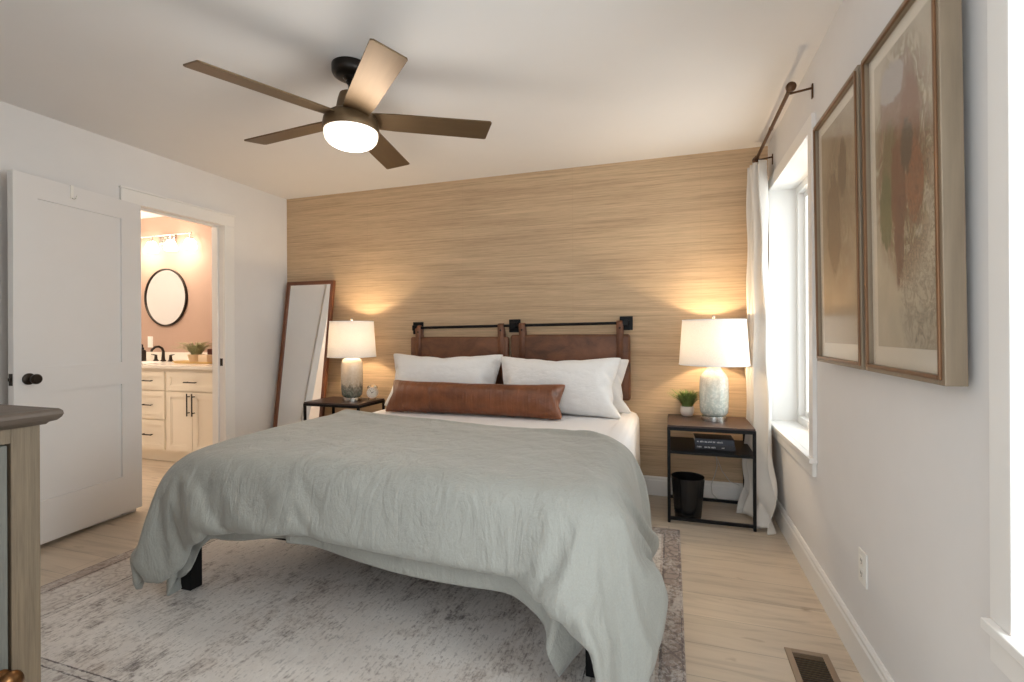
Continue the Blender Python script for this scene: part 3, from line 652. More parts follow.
-2,0,-2,0,-1,1,1,-2,2,-2,10,1,-11,13,-13,-1,-1,-1,0,0,2,-4,-4,1,-1,0,1,2,2,1,0,2,-1,0,-3,4,-1,3,-1,-1,-1,1,-1,3,-4,-1,1,0,-2,-1,1,-1,1,-2,0,-1,1,-1,1,
-1,1,0,0,-1,0,0,0,1,-1,0,0,0,0,0,0,-1,1,-1,1,-1,1,0,-1,1,-1,1,-1,1,-1,0,1,-1,1,-1,1,0,-1,1,0,-1,-1,0,1,-1,-2,0,-4,2,-2,0,0,1,1,1,-2,-3,9,8,-6,0,-7,-2,
2,-4,-1,3,-7,-1,1,5,-2,0,-2,1,0,1,-1,0,0,4,-1,3,-1,1,0,-2,1,-1,0,2,-4,0,1,0,-2,0,-1,0,-1,0,0,-1,1,-1,1,0,0,-1,1,0,0,-2,1,1,-1,-1,1,-1,1,-1,1,-1,1,-1,
1,0,-1,1,-1,1,-1,1,0,0,0,-1,1,-1,1,0,-1,1,-1,1,-2,1,0,-1,-1,-3,2,-2,0,-2,0,-1,3,2,-2,-1,-1,-3,5,4,4,-2,-5,-7,5,-4,-10,1,3,0,3,1,-1,-1,-2,3,1,2,-1,1,0,
2,1,-2,2,-1,0,-3,4,-4,-3,3,-1,0,4,-7,0,2,0,2,-4,0,0,0,0,0,-1,1,0,0,0,-1,0,-1,1,0,0,-1,1,-1,1,-1,1,-1,1,0,-1,1,-1,1,-1,1,0,-1,1,-1,1,-1,1,0,-1,1,-1,1,
-2,2,-1,0,-1,-4,4,-4,0,-1,-4,2,1,4,1,-4,0,4,0,-5,5,3,3,0,-13,-6,0,-5,0,4,13,4,1,0,0,-3,-2,2,0,4,-1,2,2,0,-1,0,0,1,-3,-3,3,4,-5,-1,0,0,10,-11,-1,0,0,
-1,0,0,0,0,0,0,0,0,0,0,1,2,-4,-1,1,0,0,-1,1,-1,1,-1,1,0,-1,1,-1,1,-1,1,0,-1,1,-1,1,-1,1,0,-1,1,-1,1,-2,2,-1,1,-1,-4,3,-1,-3,1,-6,1,2,5,0,-2,1,12,2,0,
-10,-8,-1,2,0,7,-10,-5,3,-10,1,4,5,0,1,2,0,-7,0,0,1,4,3,-1,0,0,0,1,0,-2,-1,0,1,0,-1,-2,0,-1,11,-11,-1,0,-1,0,0,0,0,0,0,0,0,0,0,0,0,4,-4,-2,1,0,0,-1,1,
-1,1,0,-1,1,-1,1,-1,1,0,-1,1,-1,1,-1,1,0,-1,1,-1,1,-2,2,-1,1,-1,-2,4,-1,-10,5,1,-6,3,1,0,-1,0,-5,3,5,-6,6,-3,-1,-4,-3,-2,2,-5,11,0,-11,6,6,-1,4,-6,0,
4,-6,3,2,3,-1,1,1,1,-2,1,-2,-2,0,0,0,0,0,0,-3,2,-1,11,-15,-4,5,0,0,-1,1,-1,1,-1,1,0,0,0,0,0,4,-2,-4,0,1,0,0,0,0,-1,1,-1,1,0,0,0,-1,1,-1,1,-1,1,-1,0,1,
-1,0,-1,2,-1,1,0,-1,2,-5,-1,0,-1,-8,7,2,0,-1,1,-2,0,-1,2,-13,0,-1,1,-1,-1,1,-1,0,2,11,6,-14,6,0,0,-1,4,3,2,-11,1,-4,3,4,0,4,-2,0,-1,-3,4,-4,1,2,1,-3,
0,-7,0,1,17,-11,-4,1,-1,0,-1,0,-1,1,-1,0,1,-1,-2,1,0,5,-2,-3,0,0,0,1,-1,1,-1,1,0,-1,1,-1,1,-1,1,-1,1,0,0,0,-1,1,0,1,-1,1,-1,0,1,-7,1,-2,10,-6,10,3,-9,
0,2,-12,0,9,7,-24,27,0,-10,-6,0,-10,0,0,0,4,-7,4,-6,6,2,-5,4,5,2,0,3,-20,3,-1,-4,4,3,6,-2,0,3,-7,4,0,3,0,3,-19,4,0,1,-2,16,-4,-5,1,0,0,-1,0,-2,1,-3,
-1,0,2,-2,0,-2,1,3,0,0,0,-1,1,-1,1,0,-1,1,-1,1,-1,1,0,0,0,-1,1,0,0,0,0,0,0,0,1,-1,-4,3,3,3,-1,5,-1,2,-5,2,1,-3,0,2,-14,22,-10,1,8,4,-5,-14,7,5,-19,-9,
5,-10,5,8,6,3,1,-13,-3,-9,9,15,-18,-7,1,-2,0,-1,2,4,8,6,0,-1,-1,1,-5,18,-19,-10,-1,1,-1,9,4,0,-1,0,1,0,1,-10,-1,0,0,-1,1,0,1,4,1,-1,1,-1,1,-1,1,0,-1,
1,-1,1,-1,1,-1,0,1,-1,1,-1,0,0,0,0,0,1,-1,0,0,4,3,-1,0,-2,-3,2,-10,14,1,-3,-1,6,3,0,-16,-10,-4,8,16,-6,0,-2,-21,3,-5,-1,7,23,-886,-5,-4,-4,-3,-3,-2,
-3,-2,-2,-1,-5,-2,-2,-5,-3,-4,-4,-4,-4,-3,-4,-3,-4,-3,-3,-4,-4,-3,-4,-4,-4,-3,-3,-5,-3,-4,-4,-4,-4,-4,-4,-4,-3,-5,-4,-5,-4,-5,-4,-5,-5,-5,-4,-5,-5,-5,
-4,-6,-4,-5,-7,-4,-6,-4,-8,-6,-3,-9,-2,-9,-3,-10,-6,-7,-6,-8,-9,-9,2,-3,-1,-3,-2,-8,-5,-4,-7,-6,-10,-6,-13,-16,-17,2,-24,11,-3,-9,-9,-9,-8,-20,2,0,
-28,0,1,1,0,0,-1,0,-1,-1,-2,3,-1,-1,2,0,0,0,-1,2,-1,1,0,1,0,-1,1,1,0,1,0,1,-1,-1,2,-1,0,1,0,0,0,0,0,-1,1,0,1,-1,1,-1,0,0,1,-1,0,0,0,0,1,-1,-1,1,-1,1,
-1,2,0,-1,2,-2,4,-4,1,1,1,0,2,3,2,-9,0,0,0,-1,4,1,-3,1,0,4,-1,3,9,8,-19,26,-16,-11,0,-1,0,-1,22,-21,-3,-30,0,0,0,0,0,1,0,1,0,0,-1,1,0,0,0,0,1,1,-1,1,
0,0,0,0,0,0,0,-1,0,1,-1,1,0,0,0,1,-1,0,0,0,1,0,0,0,-1,0,1,-1,1,0,1,-1,0,1,0,0,-1,0,0,1,1,0,0,0,1,0,-1,1,-2,1,1,4,-1,-1,1,-1,3,4,2,-2,-5,-3,-3,1,-1,2,
-1,1,-1,0,2,-1,1,8,-7,0,9,2,4,0,-3,-14,13,-5,-28,-1,-1,0,1,0,-1,1,-1,1,0,1,-1,0,1,0,0,0,0,0,0,0,0,0,0,1,0,0,0,0,0,1,0,0,0,0,0,0,0,1,0,-1,0,0,0,1,-1,0,
1,0,0,0,0,1,-1,1,0,0,0,0,0,0,0,0,0,0,0,0,1,1,-1,1,-1,1,2,0,2,-2,-2,1,-1,1,0,0,-2,0,0,1,-1,1,1,1,3,-2,2,-3,-2,0,2,0,-3,2,2,5,-9,-29,0,-1,1,-1,0,1,-1,1,
0,0,0,0,1,-1,0,1,0,1,-1,0,0,0,0,0,0,1,0,1,-1,0,0,0,1,0,0,0,0,0,0,0,0,0,0,0,0,1,0,0,-1,1,0,1,-1,1,-1,1,0,0,0,0,1,0,0,-1,0,1,0,0,0,1,-1,1,0,-1,0,0,1,0,
-2,1,0,0,0,0,0,0,1,0,0,0,0,0,4,1,1,-2,-3,-1,0,7,7,2,-11,-2,-29,-1,1,-1,1,0,0,0,0,0,1,-1,1,0,0,0,0,0,1,0,0,0,0,0,1,0,-1,0,0,1,0,0,0,0,0,0,0,0,1,-1,1,0,
0,0,0,0,0,0,0,1,0,0,-1,1,0,0,0,0,0,0,1,-1,0,0,1,0,0,0,0,1,-1,1,-1,0,1,0,0,0,-1,1,0,0,0,1,-1,0,0,0,1,-1,-1,2,-1,0,0,2,3,1,-1,-3,-2,1,4,-2,0,-29,0,-1,0,
0,1,0,0,0,0,0,1,0,-1,1,0,0,1,-1,1,0,0,0,0,0,0,0,0,1,0,0,0,0,0,0,1,-1,1,-1,1,-1,0,1,0,0,0,0,0,0,0,0,0,1,0,-1,1,0,0,0,1,-1,0,1,0,0,0,0,0,1,-1,0,0,1,0,0,
0,0,-1,1,0,0,0,1,-2,1,0,0,0,-1,1,1,-1,1,0,0,-1,0,1,1,2,0,-2,0,-1,6,-29,0,0,0,0,-1,0,1,1,0,0,-1,0,1,0,0,1,-1,0,0,1,0,0,0,0,0,0,1,-1,0,1,0,0,0,0,0,1,-1,
1,0,0,0,0,0,0,0,0,0,1,0,0,0,0,-1,1,0,-1,1,1,-1,0,1,-1,0,0,1,0,1,-1,0,0,0,1,0,-1,1,0,0,0,0,0,0,-1,2,0,0,0,-1,1,-1,0,1,-1,0,0,0,0,0,0,1,1,-1,0,1,8,-29,
0,0,-1,0,1,0,0,0,0,0,1,0,0,0,0,0,0,1,0,-1,1,0,1,-1,0,1,-1,1,0,-1,1,0,0,0,0,0,1,0,-1,1,0,-1,1,0,0,1,0,-1,0,0,1,-1,1,0,0,0,0,0,0,1,-1,0,1,0,0,0,-1,1,0,
0,1,-1,0,1,0,0,0,0,0,0,0,1,0,-1,0,-1,1,-1,2,0,-1,0,0,0,0,0,0,0,0,0,0,0,1,2,-29,0,-1,1,0,0,0,0,0,0,0,1,0,0,-1,1,0,0,0,0,1,0,0,0,0,0,0,0,0,1,0,0,0,0,1,
0,0,-1,0,1,0,0,0,0,0,1,-1,0,0,1,0,-1,1,0,0,0,1,-1,0,1,-1,1,0,0,0,-1,1,0,0,0,1,-1,0,1,0,0,-1,1,0,0,0,0,0,-1,2,-1,1,-1,1,-1,0,0,0,0,0,0,0,0,0,0,0,0,1,0,
1,-29,0,0,0,-1,0,1,0,0,0,1,-1,0,1,0,0,0,0,0,1,-1,0,1,0,0,1,0,0,0,-1,1,-1,1,0,0,0,0,1,0,-1,0,1,0,0,0,0,0,0,1,-1,0,1,0,0,0,0,0,0,0,0,1,-1,1,-1,1,0,0,0,
0,1,-1,0,1,-1,1,-1,2,-1,0,0,0,0,0,1,-1,0,0,0,0,0,0,0,0,0,0,0,0,0,0,0,0,13,-11,5,5,-29,1,-1,-1,1,0,0,0,0,1,-1,1,0,-1,1,0,0,1,-1,0,1,0,0,0,1,-1,0,1,0,0,
0,1,-1,1,-1,0,0,0,0,1,0,0,0,0,0,0,0,1,-1,1,0,-1,0,0,1,0,0,1,0,-1,0,1,-1,1,-1,1,0,0,0,0,0,1,-1,1,-1,1,-1,1,0,0,0,0,0,0,0,0,0,1,-1,0,0,0,1,-1,0,0,0,0,0,
0,9,-5,-2,2,3,-29,-1,1,0,0,0,0,0,0,0,1,-1,1,0,0,0,0,0,1,0,0,-1,0,0,0,1,0,0,0,1,0,-1,1,0,0,0,1,0,0,0,0,0,0,0,1,-1,1,-1,1,-1,0,1,0,0,0,0,0,0,0,1,-1,0,1,
0,1,-1,0,1,-1,0,1,-1,1,-1,1,0,0,0,0,0,0,0,0,0,0,1,0,-2,2,-1,0,1,-2,1,0,0,0,-1,0,2,0,2,-1,13,-14,-29,0,0,1,-2,1,0,0,0,0,0,1,-1,1,0,0,0,0,0,0,0,1,0,0,1,
0,0,0,0,0,0,0,0,0,0,1,-1,0,0,0,0,0,1,0,0,0,0,1,-1,1,0,-1,1,0,-1,1,0,0,0,0,1,0,0,0,-1,1,0,0,0,0,0,1,-1,1,-1,0,1,-1,1,0,0,0,0,0,0,-1,0,2,-2,1,1,-2,2,-1,
0,0,0,0,1,2,2,-4,17,-16,7,-29,0,1,-2,1,0,0,1,0,0,0,0,0,0,0,0,0,0,0,0,0,1,0,0,-1,1,0,0,0,0,0,1,0,0,0,0,0,1,0,0,0,0,0,0,0,1,-1,0,0,0,1,0,-1,1,0,0,0,0,0,
0,0,0,0,0,1,0,0,-1,1,0,0,0,1,-1,1,0,-1,1,-1,1,0,0,0,0,0,1,0,-1,0,1,-2,2,-1,0,0,0,0,0,1,3,2,-5,1,3,2,-29,-1,1,0,0,0,0,0,0,0,0,0,1,0,0,0,0,0,1,0,0,-1,1,
0,1,-1,0,1,0,0,0,0,0,0,0,0,1,-1,0,1,0,0,0,0,0,0,0,0,1,-1,0,1,0,0,0,-1,1,0,0,0,1,0,0,0,0,0,0,1,0,0,0,-1,0,1,-1,0,1,0,0,0,0,0,0,0,0,0,0,0,1,-1,1,-1,0,0,
0,0,0,1,1,4,-6,4,-4,8,-7,-29,0,-1,3,-1,-1,0,0,0,1,0,0,0,-1,1,0,0,1,-1,0,0,1,-1,1,-1,1,0,0,0,1,0,0,0,0,1,-1,0,0,1,-1,1,0,0,0,0,0,1,-1,0,1,-1,0,1,-1,1,
0,0,0,0,1,-1,0,0,0,0,0,1,0,0,0,0,1,-1,0,1,0,0,0,0,0,0,0,0,1,0,-1,0,0,0,0,0,0,0,1,-1,0,0,1,3,-1,-2,6,-6,3,-2,-28,1,-2,-1,2,0,-1,0,1,-1,0,0,0,1,0,1,0,
-1,0,0,1,0,0,0,1,-1,1,-1,1,-1,0,1,0,0,0,0,0,1,-1,1,-1,1,0,0,0,0,0,1,0,-1,1,0,-1,1,0,0,0,0,0,0,0,0,1,0,0,0,-1,1,0,0,0,0,1,0,-1,0,0,0,1,-1,1,0,1,-1,-1,
1,0,1,-2,1,0,0,0,0,0,0,0,2,3,-5,4,0,1,-5,14,-30,0,1,0,0,0,2,-1,-1,1,0,0,1,-1,0,0,0,0,1,0,0,-1,1,0,-1,1,0,0,0,1,0,-1,1,0,0,1,-1,0,1,-1,1,-1,1,0,0,0,0,
0,0,1,-1,0,1,0,-1,1,-1,1,0,0,0,1,-1,0,1,0,0,-1,1,0,0,0,0,0,1,0,0,0,0,0,0,0,-1,0,2,-1,0,0,1,-1,1,0,-1,0,0,0,1,3,-2,2,3,-1,-1,-2,1,-29,4,3,-4,-3,1,-1,2,
0,-2,1,1,-1,0,0,0,0,0,0,0,0,1,0,-1,1,0,0,1,0,-1,1,0,0,0,0,0,1,0,-1,1,0,0,-1,1,0,0,0,0,0,0,1,0,0,-1,1,0,0,0,1,-1,1,-1,0,1,-1,1,0,0,0,0,0,0,0,1,0,0,0,0,
-1,1,0,0,1,0,-2,2,-1,0,1,-1,-1,0,1,0,0,1,3,1,-2,8,-2,-5,2,-5,-1,-29,2,-2,3,0,-3,0,0,0,2,-1,-1,1,0,0,0,0,0,0,1,-1,0,0,1,0,0,0,0,0,1,-1,1,-1,1,0,0,0,0,
1,-1,0,1,0,0,0,0,0,0,0,0,0,0,0,1,0,0,0,0,0,0,0,0,1,-1,1,-1,1,0,-1,1,0,1,0,-1,0,0,0,0,2,-1,0,0,0,0,1,-2,2,-1,-1,2,0,0,-1,0,0,2,3,-3,13,-7,-5,2,-2,6,-5,
-29,0,0,0,2,1,-2,-1,1,-1,1,0,-1,1,0,0,0,1,-1,0,1,0,0,0,0,0,0,0,0,0,1,0,0,0,0,0,0,0,0,1,0,-1,1,0,0,0,1,0,0,0,0,0,0,0,0,-1,1,0,0,1,-1,1,-1,1,-1,1,-1,1,
0,0,0,0,0,0,1,0,0,0,-2,2,0,0,0,0,0,1,-2,1,0,0,0,0,1,-1,2,4,-4,16,-12,-4,8,-9,15,-4,-10,-29,0,3,-4,1,0,1,0,-1,1,0,0,0,0,0,0,0,0,1,-1,1,-1,1,0,0,0,1,0,
0,0,0,-1,1,0,0,0,1,0,0,0,-1,1,0,-1,1,0,0,0,0,0,0,0,0,0,0,1,0,0,0,0,0,0,1,-1,1,0,0,0,0,0,1,-1,1,0,-1,0,1,0,1,-1,-1,1,-1,1,0,0,1,-1,1,-1,1,-1,-1,1,6,-5,
19,-16,-3,9,-8,8,-9,9,-11,-29,-1,1,7,-8,2,1,-1,0,0,0,0,0,0,0,0,0,0,0,1,-1,1,-1,1,0,0,0,0,0,0,0,1,0,0,0,1,-1,0,0,0,1,0,0,0,0,0,0,0,0,1,0,0,0,0,0,0,0,0,
0,0,1,-1,0,1,0,-1,1,0,0,0,0,0,0,0,1,0,-1,1,-1,1,1,-1,1,-1,0,0,-1,1,0,1,-1,0,1,4,-5,21,-19,-1,5,-5,2,2,14,-7,-2,-29,-1,1,0,8,-8,1,1,0,-1,-1,1,0,0,0,-1,
1,0,0,0,1,0,0,0,0,1,-1,0,1,0,0,0,0,0,0,0,0,1,0,0,0,0,-1,1,0,0,0,0,1,-1,0,0,1,0,0,0,0,0,0,0,0,1,0,-1,0,1,0,0,0,0,0,0,0,1,-1,0,1,-1,2,-2,0,1,0,0,0,0,1,
0,0,-1,1,0,3,-4,19,-19,1,0,0,5,-5,9,-9,7,6,-29,-1,1,2,-1,7,-8,0,2,0,-1,0,0,-1,0,1,0,0,0,1,-1,0,1,-1,1,0,0,1,-1,1,0,0,0,0,1,-1,1,-1,0,0,1,-1,1,0,0,0,0,
1,-1,0,1,0,-1,1,0,0,0,0,0,0,0,0,0,1,0,0,0,0,0,0,0,1,-1,0,0,1,-1,1,-1,1,0,0,-1,1,0,0,0,0,0,0,0,2,-3,18,-16,0,0,1,8,-8,15,-15,8,-9,8,-31,2,0,0,0,0,7,-5,
-2,1,2,-2,-1,1,0,0,0,0,0,0,0,1,0,0,0,0,0,0,1,-1,0,1,0,0,0,1,-1,1,0,0,-1,1,0,0,0,1,-1,0,0,1,-1,1,0,-1,0,1,0,0,0,1,-1,1,0,0,0,-1,1,-1,1,0,0,0,1,0,0,0,0,
-1,1,0,0,0,1,-1,0,0,0,1,-1,0,0,-1,16,-14,-1,1,-1,12,-12,13,-14,14,-8,-4,4,-29,0,8,-8,3,-2,-1,4,-3,0,0,0,1,-1,0,1,0,0,0,-1,1,0,-1,1,0,0,1,-1,0,1,0,0,0,
0,0,0,0,0,1,0,0,0,0,0,0,0,0,0,1,-1,1,-1,1,0,0,0,0,0,1,-1,1,-1,0,0,0,1,-1,1,0,0,0,0,0,0,1,-1,1,0,0,0,0,0,-1,1,0,0,1,-1,0,1,-1,13,-12,0,1,-2,11,-10,13,
-12,3,0,-4,4,-3,-26,10,-10,-2,-2,3,-1,-1,3,-1,-1,0,0,1,-1,0,-1,0,1,1,-1,0,1,0,0,0,0,1,0,-1,1,-1,1,0,0,0,1,0,-1,1,0,0,0,0,0,0,1,-1,0,1,-1,1,-1,1,0,0,0,
0,-1,1,0,0,1,0,0,0,0,0,0,0,0,0,0,0,0,1,-1,1,-1,1,0,-1,2,-2,1,1,-1,0,1,1,8,-10,1,1,-1,9,-9,11,-11,4,9,-14,0,5,-4,-27,1,-2,3,-4,-1,2,3,-3,0,0,0,0,0,1,
-1,0,1,-1,0,1,0,0,0,0,0,0,0,0,1,0,0,0,0,0,0,0,0,1,-1,1,0,0,0,0,0,0,1,-1,0,1,-1,1,0,0,-1,1,0,1,-1,0,1,-1,0,0,1,0,0,0,0,0,1,-1,1,-1,0,1,0,0,0,-1,2,-2,2,
-1,0,0,1,1,3,-4,2,-1,-1,6,-6,10,-10,10,1,-11,1,-1,-1,15,-20,-6,-4,5,0,-4,1,-1,4,-2,-2,2,-1,0,-1,1,1,-1,1,-1,0,0,0,0,1,0,0,0,0,0,0,1,-1,1,0,1,0,0,-1,1,
-1,1,0,0,0,0,0,0,1,-1,0,1,0,-1,1,0,0,0,0,0,1,-1,0,1,0,-1,1,0,0,0,1,-1,1,-1,1,0,-1,0,1,-1,2,-2,2,-1,0,0,1,-1,1,1,0,-1,0,4,-4,8,-8,9,-7,5,-3,-2,-2,7,2,
-17,-12,2,-2,4,2,-6,0,0,3,2,-4,0,0,0,0,-1,1,0,1,-1,1,0,0,0,0,0,1,0,0,0,0,0,0,0,0,0,0,1,-1,1,0,0,0,0,0,0,0,0,1,0,-1,0,1,0,0,0,0,0,0,0,1,0,-1,1,0,0,0,0,
0,0,0,0,0,0,0,1,0,0,0,-1,2,-2,1,0,0,-1,2,0,-1,1,-1,3,-1,6,-6,6,-7,3,1,12,-13,2,7,-10,-28,-1,0,0,0,3,3,-4,-2,0,1,2,-1,-1,1,-1,1,-1,0,0,1,-1,1,0,0,0,0,
0,0,0,0,0,1,0,0,0,0,0,0,1,0,-1,0,1,0,0,0,0,0,0,0,1,0,0,-1,1,0,0,0,1,-1,0,0,1,-1,1,-1,1,0,0,0,0,0,1,0,0,0,0,-1,1,0,-1,1,0,1,-1,1,0,2,-3,-1,3,0,3,-2,1,
-5,2,3,0,1,-2,0,1,17,-27,0,3,9,-7,-7,1,4,0,-4,0,0,1,0,-1,-1,1,0,0,0,1,0,-1,1,0,0,1,-1,1,0,0,0,0,0,0,0,0,0,0,0,0,1,0,0,0,0,0,1,0,0,0,0,-1,0,1,0,0,0,0,
0,0,0,1,-1,1,0,0,0,0,1,-1,0,1,-1,0,0,0,0,1,-1,1,0,0,0,0,1,0,-2,0,5,-1,-1,3,-1,-3,0,0,2,0,1,0,12,6,11,-32,-13,-9,17,-15,-4,0,-3,-1,1,3,-2,-2,1,-1,0,1,
-1,1,-1,1,-1,1,0,0,0,0,0,0,0,1,0,0,0,0,0,0,0,1,0,0,0,-1,1,-1,1,0,1,-1,0,0,0,0,1,0,0,0,0,0,0,0,1,0,-1,1,0,-1,1,-1,1,-1,1,1,-1,0,1,0,0,0,0,0,0,0,1,-1,0,
0,-1,2,-3,1,4,1,-2,-1,0,-2,4,2,-1,-5,1,19,10,-15,-4,-24,8,-13,5,5,-5,0,-2,-2,-1,1,2,-1,1,-2,-1,1,-1,2,-1,0,0,1,0,0,0,0,1,-1,0,0,1,0,0,0,0,1,-1,0,0,0,
1,0,0,0,0,0,0,0,0,1,0,0,0,0,0,0,0,0,0,0,0,1,-1,0,1,0,0,0,1,-1,0,0,1,-1,0,1,0,0,0,-1,1,-1,2,-1,1,2,0,1,-3,0,3,-3,-1,0,5,-1,-3,-2,1,0,0,1,-2,14,-28,14,
-15,8,-5,7,-7,-1,3,0,-1,-2,-1,-1,2,0,-1,1,-1,0,1,0,0,0,0,0,0,0,1,0,0,-1,1,0,1,-1,0,0,0,1,0,0,-1,1,0,0,0,0,1,0,-1,0,0,0,0,0,0,1,0,0,0,0,0,1,0,0,-1,1,0,
0,0,0,0,0,1,0,-1,0,0,1,1,-1,1,-2,2,0,0,1,2,0,0,-3,2,1,1,-4,0,-1,1,0,0,2,-4,-1,4,-29,1,22,-20,3,-4,8,-5,-4,0,0,1,2,-2,-1,0,0,0,0,1,-1,1,0,0,0,1,0,0,-1,
0,1,0,-1,1,0,0,0,1,0,-1,0,0,1,0,0,0,0,1,-1,0,1,0,0,0,0,0,0,1,0,0,0,0,0,0,0,0,0,0,0,0,1,-1,1,0,-1,1,0,0,0,0,1,0,0,1,0,0,1,2,1,3,-2,-2,1,1,1,1,-1,0,-1,
-2,-2,-6,-1,-1,0,-15,17,-29,5,-3,-1,-2,5,2,-2,-3,-1,-2,2,-1,0,0,0,0,0,1,-1,0,1,0,0,0,0,1,0,0,0,0,0,0,1,-1,0,0,1,0,0,0,0,0,0,0,0,0,1,-1,1,0,0,0,0,0,0,
0,0,0,0,0,1,0,-1,2,0,0,0,0,1,0,-1,1,-1,1,0,0,0,-1,2,0,0,1,1,1,0,2,5,2,-4,-6,-1,1,1,-1,-1,-2,-1,-1,-1,-1,-1,-2,-10,-10,0,-3,-1,3,0,0,-5,-1,1,0,-1,-2,2,
0,0,0,0,0,0,0,0,0,0,0,0,0,1,0,-1,1,0,0,0,0,1,-1,1,-1,1,-1,1,0,0,1,-1,0,1,0,0,-1,1,0,1,0,0,0,0,0,0,1,0,-1,1,0,-1,1,0,0,0,1,0,1,0,1,-1,1,0,0,0,1,0,0,0,
1,1,0,-1,-2,4,9,2,-12,-4,-1,1,-1,0,-1,-1,0,5,-5,24,-24,-1,24,-6,-8,0,0,4,1,-3,-3,-5,-7,2,0,1,-1,0,0,0,0,0,0,-1,1,-1,1,0,0,0,0,0,1,-1,1,0,-1,1,0,0,-1,
1,0,0,1,-1,1,0,0,0,0,0,0,1,0,1,0,-1,1,0,1,-1,1,0,-1,2,0,0,1,0,1,-1,1,0,1,-1,1,0,1,0,-1,-1,2,1,-1,-1,5,-3,6,-9,0,0,7,9,-10,-6,-2,0,0,0,0,1,1,-4,9,-23,
1,7,-2,2,8,-3,-7,-4,-1,-3,-2,5,0,-2,0,0,0,0,-1,0,0,0,0,-1,1,-1,1,0,0,1,-1,0,1,0,0,1,-1,0,0,1,0,-2,0,0,2,1,1,0,0,-1,1,0,0,0,0,1,0,-1,1,0,1,0,0,0,1,0,0,
-1,1,0,2,0,0,-1,2,1,0,1,3,-4,-1,0,4,0,-4,4,-2,-4,10,-11,3,-3,5,11,-6,-6,-2,-2,0,-1,3,0,24,-23,-8,10,-22,5,5,-13,-3,0,1,0,1,3,0,-2,0,1,1,0,0,4,-5,0,2,
2,-3,0,-1,-1,1,0,0,1,-1,0,-1,0,0,1,0,1,0,-1,0,1,0,1,-1,0,0,1,1,2,2,0,-1,0,-1,0,0,0,0,1,0,0,1,0,1,-1,1,1,0,0,0,0,1,1,0,1,1,-2,-1,-1,2,4,1,-7,-2,5,-7,3,
7,-11,5,-4,4,9,-3,-5,-2,-2,-2,5,-2,0,-7,0,-17,-7,1,0,-1,0,-2,1,1,3,2,1,-2,1,3,-1,4,-6,1,1,7,-7,-2,6,-4,-1,-1,-3,1,2,1,0,-1,-1,0,-1,1,1,1,0,3,-1,0,1,
-2,2,-2,0,-1,1,1,0,2,1,-2,2,1,0,1,0,-1,0,1,1,0,1,1,1,-1,-1,-1,0,2,1,1,0,-1,0,-7,9,-5,0,-4,4,-4,-3,5,-4,-4,4,8,-11,7,-4,3,7,-2,-2,-3,-2,-1,4,-3,-6,-12,
-10,-1,2,0,2,2,0,0,2,-1,-1,-3,4,-2,5,1,-7,16,-18,7,-6,15,-8,-3,9,-5,-2,-1,-2,-1,2,2,-1,1,-1,0,-2,1,0,0,-1,5,6,-6,0,-3,3,0,1,0,-2,-1,-1,0,3,-1,1,2,0,1,
-1,0,2,0,0,0,2,-1,0,0,0,1,0,1,0,-1,0,-8,11,-5,-3,-1,4,-5,-2,1,0,1,-6,-1,1,8,-8,6,-2,1,7,-1,-1,-4,0,-4,1,-4,-13,-9,0,-1,3,1,1,1,0,-2,1,-2,6,-3,14,-15,
8,-3,5,1,-10,0,-2,17,-9,1,-1,0,-3,3,1,-4,0,3,1,1,-1,-1,-3,0,0,1,0,1,8,-5,0,-2,2,0,2,-1,0,-1,1,0,0,1,0,0,-1,1,1,0,0,0,0,-1,0,0,1,0,0,2,0,-2,1,-8,10,-3,
-3,-2,2,2,-5,-2,-1,0,5,-8,1,-3,0,4,-4,3,2,0,2,-1,0,1,1,2,19,-22,0,-1,7,3,1,0,0,-1,-2,-5,6,-4,9,5,-4,-5,1,0,14,-11,-4,-7,-1,23,-14,8,-6,7,-10,2,4,-2,0,
0,1,1,0,-2,-3,-1,2,4,-7,5,6,-2,-1,-1,0,-1,2,-1,1,0,-1,1,0,0,-1,1,1,0,-1,1,0,-1,0,0,0,1,0,1,-1,0,0,-9,11,0,-5,-3,0,9,-7,-5,0,0,-2,-2,1,0,3,-6,0,0,1,1,
2,-3,4,2,-2,5,1,7,-27,7,2,-6,4,1,-1,-1,0,0,7,-4,6,9,-1,-1,-8,1,1,6,5,-12,2,-8,-1,20,-8,0,3,-3,-7,2,4,-1,0,0,1,1,0,-1,-1,-1,3,-3,-4,7,3,-1,-1,-1,0,-1,
2,0,-1,1,0,-1,0,1,0,0,1,0,-1,0,0,0,0,1,0,1,-1,0,0,-8,9,2,-4,-5,-5,9,1,-4,-4,1,0,-3,-4,2,1,0,4,-5,-1,-1,0,2,9,-9,6,7,-3,-1,-7,-2,-12,-3,-3,-5,5,3,2,-3,
1,-1,5,7,5,-2,-1,-2,14,-23,9,-5,6,-7,6,-14,6,4,5,-5,13,-12,-5,1,3,1,0,1,1,2,-1,1,-5,3,2,-7,-1,7,3,-2,-1,0,0,-1,0,1,0,0,0,1,0,0,0,-1,0,0,0,1,0,0,0,0,0,
1,1,-9,8,4,-3,-7,-5,21,-11,0,-7,-4,3,-1,-6,-1,4,0,-1,-2,5,-5,0,0,0,3,15,-5,3,-1,-4,19,-14,-1,0,-1,-6,-2,2,1,6,-2,3,6,4,2,-2,1,5,5,-9,-6,15,-12,-2,-7,
9,-16,21,0,5,-5,-3,-5,-5,0,2,2,0,0,2,2,-3,6,-14,15,-5,-6,-1,5,4,0,-2,0,0,0,0,0,1,0,-1,0,1,0,0,0,0,0,0,0,0,0,0,1,2,-10,8,4,-2,-5,-7,25,-11,-4,-2,-10,2,
